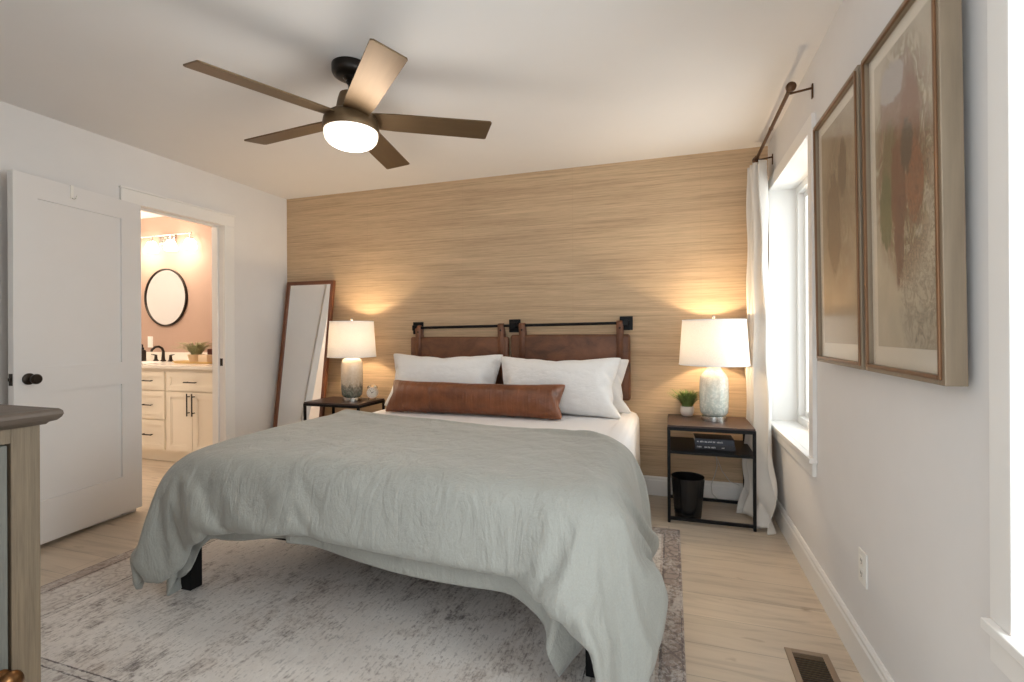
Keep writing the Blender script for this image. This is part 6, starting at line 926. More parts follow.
DUVET_LOWER = (29, 53, [
-2781,0,-1,-2,1,-7,14,37,47,50,50,50,51,51,51,51,50,51,51,51,50,51,51,51,50,51,51,51,51,50,51,51,51,50,51,51,51,50,51,51,51,51,34,47,55,39,16,-5,-1,
-1,1,-9,-18,1,-1,1,0,-9,17,-10,-7,4,4,0,0,0,0,0,0,0,0,0,0,0,0,0,0,0,0,0,0,0,0,0,0,0,0,0,0,0,0,0,0,0,0,18,-7,-13,3,1,-3,0,4,-2,0,-6,0,0,0,1,0,0,-2,2,
-1,-3,3,0,0,0,0,0,0,0,0,0,0,0,0,0,0,0,0,0,0,0,0,0,0,0,0,0,0,0,0,0,0,0,-1,3,3,1,-14,8,8,-11,3,0,0,0,0,0,-4,13,-11,-3,2,3,0,0,0,0,0,0,0,0,0,0,0,0,0,0,0,
0,0,0,0,0,0,0,0,0,0,0,0,0,0,0,0,0,0,0,8,8,-18,0,11,-18,7,1,2,0,0,0,0,5,-7,-9,9,6,-5,2,-1,0,0,0,0,0,0,0,0,0,0,0,0,0,0,0,0,0,0,0,0,0,0,0,0,0,0,0,0,0,0,
0,0,3,-1,-6,15,-22,10,2,-2,2,0,0,0,0,0,-8,5,13,-15,4,1,0,0,0,0,0,0,0,0,0,0,0,0,0,0,0,0,0,0,0,0,0,0,0,0,0,0,0,0,0,0,0,0,1,0,-9,24,-26,9,2,-2,1,1,0,0,0,
0,-6,15,6,-23,8,2,-2,0,0,0,0,0,0,0,0,0,0,0,0,0,0,0,0,0,0,0,0,0,0,0,0,0,0,0,0,0,0,0,0,-3,-6,12,-3,-1,1,1,4,4,-14,6,0,0,-5,10,-5,-1,1,6,-6,-1,1,0,0,0,0,
0,0,0,0,0,0,0,0,0,0,0,0,0,0,0,0,0,0,0,0,0,0,0,0,0,0,0,3,5,-6,-14,23,-11,9,1,-19,14,-4,-2,2,5,-8,4,-1,0,-5,4,1,0,0,0,0,0,0,0,0,0,0,0,0,0,0,0,0,0,0,0,0,
0,0,0,0,0,0,0,0,0,0,0,0,0,-4,3,4,-14,14,3,-19,13,1,1,-3,2,1,4,-7,-8,9,7,-5,0,0,0,0,0,0,0,0,0,0,0,0,0,0,0,0,0,0,0,0,0,0,0,0,0,0,0,0,0,0,0,0,0,0,5,-1,
-12,21,0,-28,15,9,-17,11,-2,2,-3,-5,-1,5,15,-16,3,2,0,0,0,0,0,0,0,0,0,0,0,0,0,0,0,0,0,0,0,0,0,0,0,0,0,0,0,0,0,0,0,0,1,-1,-3,22,-27,-7,15,12,-11,13,
-10,5,-15,12,5,3,2,-22,9,3,-2,0,0,0,0,0,0,0,0,0,0,0,0,0,0,0,0,0,0,0,0,0,0,0,0,0,0,0,0,0,0,0,0,-2,-2,7,-9,0,18,0,-23,1,16,1,3,6,-29,0,2,3,23,-6,-2,0,0,
0,0,0,0,0,0,0,0,0,0,0,0,0,0,0,0,0,0,0,0,0,0,0,0,0,0,0,0,0,0,0,2,3,-6,-8,27,-25,-5,10,3,6,-1,-26,8,38,0,-1,-1,-27,8,1,1,-1,0,0,0,0,0,0,0,0,0,0,0,0,0,0,
0,0,0,0,0,0,0,0,0,0,0,0,0,0,0,0,0,0,-1,0,17,-16,10,1,-10,10,-4,-27,20,-1,-27,9,-2,-11,8,6,-4,1,1,0,0,0,0,0,0,0,0,0,0,0,0,0,0,0,0,0,0,0,0,0,0,0,0,0,0,
0,0,0,0,0,-2,1,3,-4,-16,6,13,35,2,-61,38,6,-14,16,-14,-10,10,20,-16,3,-1,0,0,0,0,0,0,0,0,0,0,0,0,0,0,0,0,0,0,0,0,0,0,0,0,0,0,0,0,0,0,0,0,1,-6,6,-15,
19,28,2,-35,-39,41,38,1,4,-27,5,19,14,-23,6,2,0,-1,0,0,0,0,0,0,0,0,0,0,0,0,0,0,0,0,0,0,0,0,0,0,0,0,1,0,2,0,0,0,1,1,9,-9,-1,23,-32,-33,-5,26,55,-9,-26,
3,37,7,-5,-24,14,-5,-2,0,1,0,0,0,0,0,0,0,0,0,0,0,0,0,0,0,1,-4,-1,2,1,-1,-1,1,0,0,2,0,2,1,0,1,-1,1,-5,22,-48,-12,18,5,49,-10,-20,-2,19,-8,-9,-8,15,-13,
6,1,0,-1,0,0,0,0,0,0,0,0,1,-2,-2,1,1,0,-2,2,0,1,0,1,0,0,-1,1,1,-1,0,-1,1,1,0,-4,6,-1,-21,13,17,18,15,-46,19,9,0,7,-7,2,6,-4,-5,1,0,0,0,3,0,0,-1,0,3,
-4,-2,1,0,-2,1,1,0,-1,-1,1,2,-2,0,0,2,0,1,-2,0,0,-1,0,1,-2,1,-20,24,16,15,5,-8,5,-5,-67,40,-4,5,-6,3,0,2,-3,5,-1,0,1,-1,2,1,2,-1,-4,1,-3,0,1,-1,1,-3,
2,0,0,1,-1,1,-2,2,0,1,-1,0,1,0,1,0,-2,-2,3,1,-21,-7,4,14,12,8,24,-8,-48,-17,-9,23,5,0,-2,-1,7,0,-5,0,1,-1,1,-1,-1,0,1,0,-2,3,-2,-5,3,-2,2,-1,4,-1,-1,
2,0,-2,2,0,1,-3,1,0,0,1,-2,-4,3,-2,-5,-21,-1,3,10,9,52,-14,-20,1,-16,5,-10,10,35,1,-4,1,0,0,-1,-2,-3,3,4,0,2,0,0,-2,2,-7,0,2,-1,0,-1,3,-2,-2,3,-1,1,1,
-1,0,-1,-2,0,0,-9,-3,-2,-8,34,-40,16,-18,-3,1,56,14,-39,28,-35,30,20,1,-22,5,3,-1,0,2,-4,4,-4,-5,4,4,-9,-5,7,1,1,3,-2,-1,0,3,-3,-1,2,-1,1,-1,0,1,-1,1,
0,-11,2,0,1,-14,20,-25,48,-54,30,-4,-5,-14,-22,21,-22,42,1,-5,-29,23,-4,0,1,-2,0,0,-5,-1,5,-3,1,1,4,-13,0,6,-2,1,2,-1,0,1,-1,-1,1,0,1,-1,3,1,-1,-1,2,
-3,-8,-4,-9,-5,27,-32,44,-24,12,-2,-1,-7,23,8,4,-1,-38,26,-6,-3,1,-4,2,-8,-1,5,2,-3,3,0,10,-16,0,0,-2,2,2,0,-1,-1,2,1,0,0,0,0,1,-1,0,1,-4,2,1,-16,-3,
22,-27,0,11,-13,11,-11,5,3,15,5,9,4,-41,35,-17,-3,0,-1,3,-14,-1,6,1,1,1,0,0,0,-9,2,0,2,-1,0,1,0,1,-1,2,0,0,0,0,0,1,0,-2,-1,1,-2,-2,0,-26,11,-6,-11,14,
-4,-4,1,4,20,5,4,-36,23,14,-25,1,2,0,-2,3,-11,1,-1,3,1,0,0,0,-6,10,-9,0,1,-1,0,1,0,1,0,1,0,0,0,0,0,-1,1,1,-3,-2,9,-18,-8,11,-28,4,-1,7,-1,-1,3,23,0,
-9,10,1,-2,-24,8,1,-1,-8,-18,19,1,1,0,1,0,0,0,-6,-4,5,-1,0,1,0,0,0,0,1,1,0,0,1,0,0,1,0,-2,-2,-2,-4,-14,4,-7,-6,5,0,1,-3,7,1,-872,-6,-5,-6,-7,-5,-6,-9,
-9,-15,-7,-6,-6,-7,-6,-7,-7,-7,-7,-7,-8,-8,-8,-8,-9,-8,-9,-9,-9,-10,-10,-9,-11,-10,-10,-11,-11,-11,-11,-12,-11,-12,-36,-2,5,-5,-9,-9,-10,-10,-10,-11,
-12,-57,1,0,1,2,-1,1,1,2,6,-6,1,0,1,0,0,1,0,0,0,0,0,1,-1,1,0,0,0,0,0,1,-1,2,0,-1,1,1,0,0,1,0,1,22,-15,-8,-1,0,0,0,0,-1,0,1,-56,0,0,1,0,1,0,2,0,-2,5,
-1,1,0,0,1,0,1,0,0,0,1,-1,1,0,-1,1,0,0,1,0,0,0,0,1,0,0,1,1,0,0,0,-1,1,-2,1,1,-2,1,0,0,0,0,-56,0,1,0,1,1,0,-1,2,2,0,1,0,1,0,0,0,0,1,0,0,0,0,0,0,1,-1,1,
0,0,0,1,0,1,0,1,0,0,0,1,0,1,1,8,-5,-6,0,1,0,-2,0,1,0,-56,0,0,1,1,1,0,1,0,2,0,0,1,0,1,0,1,0,-1,1,1,-1,1,0,0,0,0,0,0,0,1,0,0,0,1,0,1,0,1,0,1,-1,2,-2,0,
0,1,0,-3,1,0,0,0,-57,0,1,1,1,0,3,1,-3,2,1,1,0,0,1,1,-1,0,1,0,0,1,-1,0,0,0,1,0,0,1,-1,1,0,1,0,0,1,1,-1,1,0,1,-1,1,7,-5,-4,-1,1,-1,1,-1,1,-56,0,0,1,1,3,
-1,-1,2,2,-1,0,1,1,-1,1,1,0,0,0,0,0,0,1,0,0,0,0,0,0,1,0,0,0,1,1,-1,1,1,0,0,0,1,1,-4,3,-2,0,-1,1,0,0,0,-56,0,1,0,1,-1,2,0,4,-4,3,1,0,0,1,0,0,1,0,0,0,0,
1,-1,1,0,0,0,1,-1,0,0,2,0,0,0,1,0,0,1,1,0,3,-2,-3,1,1,-2,1,0,0,-1,0,-57,1,0,1,0,1,0,4,-2,1,2,0,0,0,1,0,0,0,1,0,0,0,0,1,-1,0,0,1,0,1,0,0,0,0,1,0,1,0,1,
0,0,0,0,2,-1,-2,2,-2,0,1,-2,1,0,-56,0,1,0,1,2,0,-1,2,1,0,0,0,2,-1,1,1,0,0,0,0,1,0,-1,1,0,0,-1,1,0,1,0,0,1,0,1,-1,1,1,0,0,1,2,-3,0,-1,2,-1,1,-2,1,-1,0,
-56,0,0,2,0,0,2,3,-3,2,0,1,0,0,1,0,0,1,-1,1,1,-1,0,1,-1,1,0,0,0,0,0,1,0,0,1,0,1,0,0,1,0,1,-1,-1,2,2,-4,4,-4,1,-2,4,-3,-56,1,-1,1,3,0,1,-1,1,1,0,0,1,0,
1,0,0,0,1,0,0,0,0,0,1,-1,1,0,0,1,0,0,0,1,-1,1,1,0,1,0,1,-1,1,0,1,-1,-1,1,-1,0,1,-2,1,-56,2,5,0,-1,0,-1,-2,3,1,-1,1,0,1,0,0,1,0,0,0,0,1,0,0,-1,1,0,0,0,
0,0,1,0,0,1,0,1,1,-1,0,1,1,0,2,-5,3,2,-4,1,-2,0,1,0,-46,-6,3,0,0,0,-2,-1,3,-1,0,0,1,0,0,1,0,0,1,0,0,0,0,0,1,0,-1,1,0,0,1,0,1,0,0,1,-1,1,1,0,0,0,0,-1,
3,-1,-2,1,1,-2,1,0,36,-50,0,-5,0,0,2,1,6,-4,0,1,0,0,0,1,0,0,1,0,0,0,0,1,0,0,-1,1,0,0,1,-1,0,1,0,1,0,1,0,0,1,1,0,-2,1,2,-1,3,-3,-2,20,2,6,-25,-56,1,0,
0,4,-2,3,-2,-1,2,1,0,1,1,0,0,1,0,0,0,0,0,0,0,0,1,0,0,1,-1,1,0,0,1,0,0,1,0,1,0,0,0,0,-1,1,2,-3,16,0,-16,23,-17,26,-56,0,9,-4,-3,5,-3,-1,1,0,2,1,0,0,1,
0,0,0,0,1,1,0,-1,1,0,0,0,0,0,0,1,0,0,0,1,0,-1,1,-1,2,-1,2,0,4,-6,0,13,-14,18,3,-23,39,23,-46,-2,-5,4,-1,-3,0,1,2,-1,1,1,0,0,0,1,1,0,0,0,0,0,1,-1,0,0,
0,1,-2,1,0,0,1,0,0,1,1,0,3,-1,0,-1,0,2,6,3,-3,7,-17,-3,47,27,-69,-56,5,-4,0,1,0,2,-1,0,3,0,0,1,1,0,0,0,1,0,-1,0,0,-1,1,1,0,-1,-1,1,1,0,0,1,0,0,1,0,0,
1,2,0,-1,-5,11,5,-2,-8,4,18,31,-16,-21,60,-57,2,-1,1,1,0,0,1,1,-1,1,2,-1,1,0,1,1,0,-1,0,1,0,0,0,-1,0,1,1,0,0,-1,1,0,-1,2,0,1,1,1,-1,-1,0,4,-18,22,10,
26,25,16,0,-59,-7,-16,-55,-1,1,0,0,1,1,2,-1,0,1,-1,2,1,2,-1,-2,0,1,0,0,-1,1,2,-1,1,-1,-1,1,-1,1,1,0,2,3,-5,3,6,-6,-1,5,3,0,8,-15,36,-18,-9,-4,2,66,
-40,16,19,-29,-46,1,0,0,-1,9,0,-6,0,3,-1,0,1,1,-1,2,0,0,0,-2,5,-3,7,-8,1,5,6,-8,5,6,-8,9,-8,6,8,-13,9,1,11,-15,18,2,-4,-7,33,-13,-24,-11,-5,56,-23,
-45,-1,53,-44,24,-22,-10,-11,6,1,0,-3,3,4,-5,1,2,7,-9,3,11,-7,-2,13,-15,7,17,0,-15,13,10,-16,14,-5,14,5,-24,14,10,-9,-2,-2,17,-1,-16,5,-13,26,30,-25,
-14,-23,7,-50,14,-5,37,-43,17,32,-32,-5,6,0,3,1,-21,5,15,-13,-8,10,14,-22,34,-1,-26,17,21,-24,1,14,17,-28,19,9,1,-14,3,2,7,-19,24,-36,13,-2,-20,38,
-27,20,-8,20,35,-3,-7,-22,-16,56,-53,-9,2,34,-51,25,19,0,-3,-12,-3,-5,21,-39,19,17,3,-39,11,12,-7,18,12,-24,25,-5,-6,-2,1,10,-11,-1,9,-15,19,-18,18,
-14,3,25,-64,16,8,17,-25,33,-16,41,11,-1,-2,39,-28,7,-4,18,-76,61,-22,7,-2,-15,14,-25,41,-15,1,9,-8,-2,26,-34,6,1,15,-13,11,-12,-7,17,-11,2,0,-1,2,-3,
10,-13,15,-13,-16,40,-19,-9,7,-28,14,1,-3,38,-31,34,7,3,14,-4,19,-8,-42,13,15,-5,-2,-9,19,-40,51,-13,-11,6,2,-11,5,2,-8,-1,21,-13,0,-1,0,4,0,-3,3,-3,
0,-2,1,0,6,-7,-12,29,-16,-3,-1,-30,28,-10,10,9,-9,32,-15,8,9,12,-17,3,-20,-3,26,-1,2,-3,10,-17,6,12,-11,-8,23,-11,1,-2,-3,-3,-14,18,0,0,0,-5,15,-10,0,
3,-3,0,0,0,-1,2,-9,21,-14,-2,0,3,-20,6,-12,23,-3,8,-4,3,5,-28,-1,-12,-14,2,1,28,-12,11,-4,-2,-17,58,-40,3,9,-7,-5,3,-1,-2,-2,6,-8,6,0,0,6,-5,-1,0,9,
-9,1,0,0,-1,-1,8,-8,-1,-1,-2,-3,-4,-5,8,2,1,1,0,4,-19,-19,255,53,53,53,53,53,50,35,23,12,-18,0,0,0,0,0,0,0,0,0,0,0,0,0,0,0,0,0,0,0,0,0,0,0,0,0,0,0,0,
0,0,0,23,-25,-2,-40,-51,-54,-54,-54,-54,-53,-50,0,0,0,0,-1,-1,5,2,-22,-9,26,0,0,0,0,0,0,0,0,0,0,0,0,0,0,0,0,0,0,0,0,0,0,0,0,0,0,0,0,0,0,0,-31,53,-31,
5,1,0,0,1,0,0,2,0,0,0,0,1,-1,-2,3,13,-13,-1,0,0,0,0,0,0,0,0,0,0,0,0,0,0,0,0,0,0,0,0,0,0,0,0,0,0,0,0,0,0,0,2,-6,1,3,-4,1,0,0,1,0,0,1,0,0,-1,0,2,2,-3,
-12,23,-12,0,0,0,0,0,0,0,0,0,0,0,0,0,0,0,0,0,0,0,0,0,0,0,0,0,0,0,0,0,0,0,14,-39,37,-15,0,0,2,-1,0,0,0,0,0,0,1,0,0,-2,-8,21,-25,13,0,0,0,0,0,0,0,0,0,0,
0,0,0,0,0,0,0,0,0,0,0,0,0,0,0,0,0,0,0,0,0,-17,22,-5,-3,3,0,-2,1,-1,0,0,1,0,0,0,-1,0,-6,16,-9,14,-15,0,0,0,0,0,0,0,0,0,0,0,0,0,0,0,0,0,0,0,0,0,0,0,0,0,
0,0,0,0,0,0,6,7,-33,22,-3,-1,1,-1,1,-1,1,0,0,0,0,1,0,6,-7,-14,-1,15,0,0,0,0,0,0,0,0,0,0,0,0,0,0,0,0,0,0,0,0,0,0,0,0,0,0,0,0,0,0,0,15,-32,20,-5,0,0,-1,
1,-1,4,-3,1,0,0,0,0,0,0,-8,24,-11,-6,0,0,0,0,0,0,0,0,0,0,0,0,0,0,0,0,0,0,0,0,0,0,0,0,0,0,0,0,0,0,0,-16,29,-6,-14,2,2,2,-1,2,-3,2,1,0,1,-1,0,0,1,6,-19,
19,-8,0,0,0,0,0,0,0,0,0,0,0,0,0,0,0,0,0,0,0,0,0,0,0,0,0,0,0,0,0,0,0,12,-26,9,5,-1,-1,0,3,-1,0,-1,2,0,-1,1,0,-1,-1,-11,20,-23,14,0,0,0,0,0,0,0,0,0,0,0,
0,0,0,0,0,0,0,0,0,0,0,0,0,0,0,0,0,0,0,0,-16,23,-1,-8,3,0,0,-2,0,4,-3,1,0,0,-1,0,1,-8,22,-13,13,-15,0,0,0,0,0,0,0,0,0,0,0,0,0,0,0,0,0,0,0,0,0,0,0,0,0,
0,0,0,0,0,0,11,-9,-15,16,-3,1,-2,1,0,-4,3,4,-1,-1,0,0,0,7,-10,-15,1,15,0,0,0,0,0,0,0,0,0,0,0,0,0,0,0,0,0,0,0,0,0,0,0,0,0,0,0,0,0,0,0,-11,3,15,-6,-1,
-1,1,-1,0,1,0,4,1,-5,1,0,1,-10,8,16,0,-16,0,0,0,0,0,0,0,0,0,0,0,0,0,0,0,0,0,0,0,0,0,0,0,0,0,0,0,0,0,0,0,10,3,-11,-9,5,2,0,0,0,0,1,1,0,0,0,0,-1,12,-11,
-17,0,16,0,0,0,0,0,0,0,0,0,0,0,0,0,0,0,0,0,0,0,0,0,0,0,0,0,0,0,0,0,0,0,-8,2,-6,17,-5,-2,0,1,2,-1,38,-3,-1,5,-1,0,-1,-1,-14,30,-1,-13,0,0,0,0,0,0,0,0,
0,0,0,0,0,0,0,0,0,0,0,0,0,0,0,0,0,0,0,0,0,0,0,0,-4,11,-8,0,1,0,4,-2,32,-43,0,-1,0,1,-3,1,-10,26,-15,-10,11,0,0,0,0,0,0,0,0,0,0,0,0,0,0,0,0,0,0,0,0,0,
0,0,0,0,0,0,0,0,0,0,8,-14,8,-12,4,8,0,-9,11,-38,21,-1,1,-5,1,2,-3,9,-6,-11,11,2,0,0,0,0,0,0,0,0,0,0,0,0,0,0,0,0,0,0,0,0,0,0,0,0,-8,11,-11,12,-12,10,
-9,-2,21,-9,0,5,-15,-1,-2,-23,42,19,-5,0,1,-2,2,1,-2,4,11,2,-12,0,0,0,0,0,0,0,0,0,0,0,0,0,0,0,-8,20,-18,9,-11,16,-16,14,-14,15,-18,15,-16,22,-21,15,
-5,-5,-12,20,-11,-6,-16,-12,76,13,-47,-7,-3,7,2,-2,2,3,-5,-6,-3,12,0,0,0,0,0,0,0,0,-8,20,-20,8,-8,19,-19,8,0,2,-12,10,0,0,0,4,-11,16,-13,13,-19,17,
-11,7,-9,13,-16,-15,-6,8,22,-51,11,35,-26,0,24,0,1,0,0,-1,2,0,-3,-5,12,-12,16,-14,-2,21,-21,8,2,-2,-8,12,-2,-1,-1,1,11,-11,-1,-1,3,-4,9,-7,2,8,-19,9,
-2,0,-7,-4,-4,7,11,16,10,4,-35,-45,14,-13,-17,17,9,2,2,1,-4,3,0,-5,11,-15,21,-26,29,-14,0,-1,3,-2,-1,1,14,-15,-1,1,-4,2,-2,11,-16,3,-2,-10,17,-12,-7,
15,-3,-4,-11,2,-8,-1,-9,-9,-2,0,2,46,-36,4,90,-13,-107,18,6,4,0,0,0,1,2,-7,14,-7,-3,3,0,-1,1,12,-13,0,16,-21,-20,28,1,-23,-11,21,-14,-10,15,-13,12,-8,
-9,13,-8,0,-7,14,-14,-6,-12,1,16,-5,-14,-8,-2,60,-29,-7,-16,78,-54,-7,-3,-17,0,6,2,3,9,-4,-14,29,-17,19,-34,35,-24,-16,41,-26,-20,23,-14,-14,-1,13,
-11,-5,11,-8,0,-2,-1,9,-6,-3,3,-2,0,-8,-6,0,4,1,12,34,-22,-14,-24,21,-28,40,-77,33,-4,-11,0,0,-2,4,1,-1,1,25,-10,-14,12,18,-16,-14,25,-26,-2,17,-14,
-5,6,0,-5,0,4,-5,1,2,-1,1,0,0,3,-3,3,-13,-2,16,-12,-2,4,5,23,47,-2,-7,-32,-24,0,-4,-33,10,-8,18,-16,0,4,2,0,1,2,-2,15,-12,-2,4,12,-10,-5,3,-3,1,1,-1,
-1,0,0,1,1,-1,1,0,1,1,0,1,-5,-3,10,11,-24,-2,4,-6,30,-23,57,16,-2,2,-14,-33,-36,-20,41,25,-23,-5,-2,2,3,1,11,-2,-2,2,3,-1,0,11,-9,-1,0,2,-2,2,-1,1,0,
-1,0,1,0,0,1,1,0,1,-2,2,-1,-11,3,-3,6,-5,0,-8,67,-53,29,4,2,-43,-64,-3,46,-49,22,7,3,11,5,2,10,-4,-7,1,2,2,3,2,2,3,1,1,-2,1,0,0,0,0,1,0,0,1,0,0,0,1,1,
2,-3,-7,-5,-1,18,-8,-7,0,23,-19,52,-30,4,5,-98,-16,53,-53,16,0,-20,1,2,44,6,1,1,-1,1,3,1,3,2,2,1,6,-4,1,0,0,0,1,-1,0,0,1,0,1,0,1,0,1,0,-5,-5,-4,-1,7,
0,-1,15,-8,17,-6,3,1,6,-70,70,0,0,-68,-39,-12,4,0,56,-1,26,-31,1,2,0,3,2,3,3,0,2,1,-1,0,0,1,-1,1,0,2,-1,0,0,1,0,1,1,-1,-4,-4,-4,0,12,-5,-2,6,4,3,0,6,
1,30,])
PILLOW_FRONT = (16, 27, [
-476,34,38,36,37,37,36,36,38,38,38,35,37,37,36,36,34,37,39,36,37,36,38,36,37,39,35,21,-22,-1,1,-1,2,0,1,-1,-1,-1,2,0,-1,0,0,3,-1,-2,3,-1,0,0,2,0,-5,
-16,10,-1,-8,-3,2,-3,2,0,0,1,0,-1,0,0,2,0,1,-3,3,-3,1,2,-1,-2,1,-12,-9,16,2,-12,-6,-2,1,0,-1,0,0,1,2,-2,2,-2,0,2,2,-3,1,1,0,0,-1,-10,-8,-1,23,-7,-7,
-4,-4,-2,1,-1,2,-2,-2,2,0,2,-1,1,-2,2,1,0,-1,0,0,-3,-6,-19,-4,10,-3,2,-3,-3,-3,-1,1,0,0,1,-3,3,-3,3,1,-2,0,0,2,-2,0,-2,-3,0,20,1,35,-16,6,-4,-14,-8,0,
1,-1,0,0,1,0,1,-2,0,1,1,-1,0,2,-3,-4,-6,0,4,1,-26,37,-11,0,-2,3,-1,0,-1,2,0,1,-2,-1,3,-1,-1,0,1,-2,0,1,2,3,-4,-6,-1,-12,-14,6,2,13,6,0,-1,1,0,-1,-2,3,
-1,0,0,2,-3,0,1,-1,1,-4,6,4,-8,-1,-8,-2,3,3,3,1,2,-1,0,0,0,0,0,-1,-3,0,1,2,-2,-1,3,-2,8,-17,-4,13,0,-2,-4,0,4,4,1,-3,3,-2,-1,2,-1,-5,2,1,1,-3,1,0,2,
-4,3,-1,17,5,-6,4,-10,5,2,1,3,1,2,-4,2,1,-1,2,-4,-1,1,-2,0,-1,1,-1,2,0,0,1,5,5,-1,-6,1,1,6,-1,1,-2,4,-1,1,-1,-2,5,-7,-2,2,0,1,0,-4,0,0,0,3,5,3,2,-12,
3,7,4,4,-3,3,-2,0,-3,1,2,-6,7,-7,0,0,0,-3,4,-1,-2,3,1,1,9,1,-4,-3,12,0,-4,2,0,0,-2,1,0,-1,3,-9,5,1,-1,0,1,-5,0,2,-2,-1,2,8,11,-22,27,-2,-2,1,1,-4,1,3,
-1,-2,-1,1,-4,3,-2,3,-1,-2,2,1,-1,-1,1,-2,-1,14,-333,3,2,3,5,0,3,-2,1,-1,4,0,2,-1,2,2,-3,-3,-1,-1,-3,-1,0,-6,-3,0,-1,22,-29,-16,-3,-2,0,-2,0,0,4,-4,3,
6,-4,-4,0,4,-2,-1,0,2,-1,-2,4,0,14,32,22,-6,-11,-14,-6,0,-2,1,-1,-2,2,0,-5,3,-1,-2,4,-1,3,-1,1,1,2,3,14,13,2,21,-1,-5,-7,-8,-4,-2,-1,0,-1,-2,-3,-3,2,
8,-5,-6,8,0,2,1,3,3,5,11,5,-1,19,2,0,-6,-7,-5,0,0,-2,-1,-1,-1,-1,1,-5,7,1,-1,0,2,2,2,4,8,1,-1,-4,21,-1,0,0,-3,-9,0,0,1,-1,0,-1,0,-1,1,0,1,1,1,1,0,0,3,
10,1,-5,0,4,9,11,-1,-4,-6,1,1,-1,0,-1,1,0,0,0,0,0,0,1,0,1,0,10,-6,2,1,1,16,9,-10,7,-7,9,-2,-1,-1,0,-1,-1,0,0,0,0,1,0,0,1,0,4,-7,1,2,1,2,25,-15,3,-3,
15,3,-1,-2,0,-2,0,-1,-1,1,0,1,0,0,1,-1,0,-2,3,-2,-4,4,0,20,-1,3,4,1,2,-1,-1,0,-1,0,0,-2,2,1,0,0,0,0,1,0,-2,-8,8,1,-18,-2,24,0,-1,3,3,1,1,0,-1,1,-1,0,
4,-2,1,-2,0,0,-1,0,0,0,-2,-12,-7,12,-2,22,3,-1,3,2,2,1,1,1,1,0,0,2,-1,-2,2,0,-1,-2,0,0,0,-2,-4,-2,-3,-1,21,1,3,3,4,3,0,0,1,0,1,0,-3,3,0,-1,0,0,0,0,-1,
0,-1,-3,-5,0,-2,22,0,6,5,3,0,1,1,-1,0,0,0,0,-4,4,0,0,1,0,-1,0,0,-1,-1,-6,-8,0,23,2,11,1,-2,2,-1,-1,1,-1,0,-2,-5,8,0,-1,0,0,-2,2,1,-1,2,-1,0,-11,-4,18,
18,-3,2,1,-3,2,0,3,-2,-4,1,-6,11,-2,-2,-1,1,-2,2,-1,-1,2,-1,3,3,-16,18,-6,4,5,7,1,4,-2,1,0,4,1,2,-1,3,2,-5,-3,-1,-2,-4,0,-1,-8,-4,-3,-1,15,19,-1,-4,
-2,0,-2,2,1,3,-4,1,4,-3,-4,0,5,-2,-2,0,3,-3,-1,5,2,3,-10,27,5,4,1,-4,0,0,2,-2,-1,1,-1,-2,2,-1,-3,3,1,2,0,-1,1,1,1,0,-8,-6,25,1,7,3,1,0,0,-1,1,-1,0,-1,
-3,2,2,0,-3,3,0,1,-1,2,-1,1,-5,-7,-1,23,2,3,5,3,2,-1,0,-1,1,0,1,-1,0,0,0,0,1,-1,-1,1,-1,0,-4,-8,-5,-7,28,-1,1,3,2,3,0,0,1,-1,0,0,0,0,0,1,0,-2,1,0,1,
-2,-1,-6,-2,-1,0,10,-1,4,-1,17,5,0,1,0,-1,0,1,0,1,-1,0,-1,1,-1,0,-1,1,-8,-5,-1,6,3,14,6,-2,13,-7,5,2,0,-1,2,0,0,0,0,0,0,0,0,-1,0,0,-3,1,2,-1,-3,1,26,
-3,3,-1,2,-4,3,0,3,0,1,0,1,-1,0,-1,0,-1,1,0,0,2,-4,3,3,-3,-1,27,3,0,-4,-2,-1,0,2,0,1,1,0,2,-3,-1,0,0,1,0,0,-1,0,7,-6,-6,-7,-3,29,-1,0,0,-3,-2,-1,0,-1,
0,-1,1,-12,10,0,1,0,1,1,-1,1,0,1,1,-2,4,-1,27,2,-1,-3,-2,-3,-2,-1,-1,-1,-1,-2,-7,4,2,1,0,2,1,2,0,1,1,5,4,-2,0,29,-2,0,-2,-7,-4,-2,-3,-2,-2,-1,-9,16,
-15,7,0,3,-1,-5,8,2,2,4,5,5,1,2,27,1,-4,-10,-5,-5,-3,-7,6,-1,-4,4,-2,-12,8,3,0,1,3,-3,4,2,4,7,9,5,-1,29,-3,-18,-9,-9,2,-1,3,-3,-4,1,-4,-6,12,-1,-1,1,
-1,-4,5,1,3,1,6,10,16,0,22,-30,-8,-1,3,-5,1,0,-2,0,-4,3,-5,19,-11,-3,-1,2,4,-1,-2,-2,3,-2,5,12,32,])
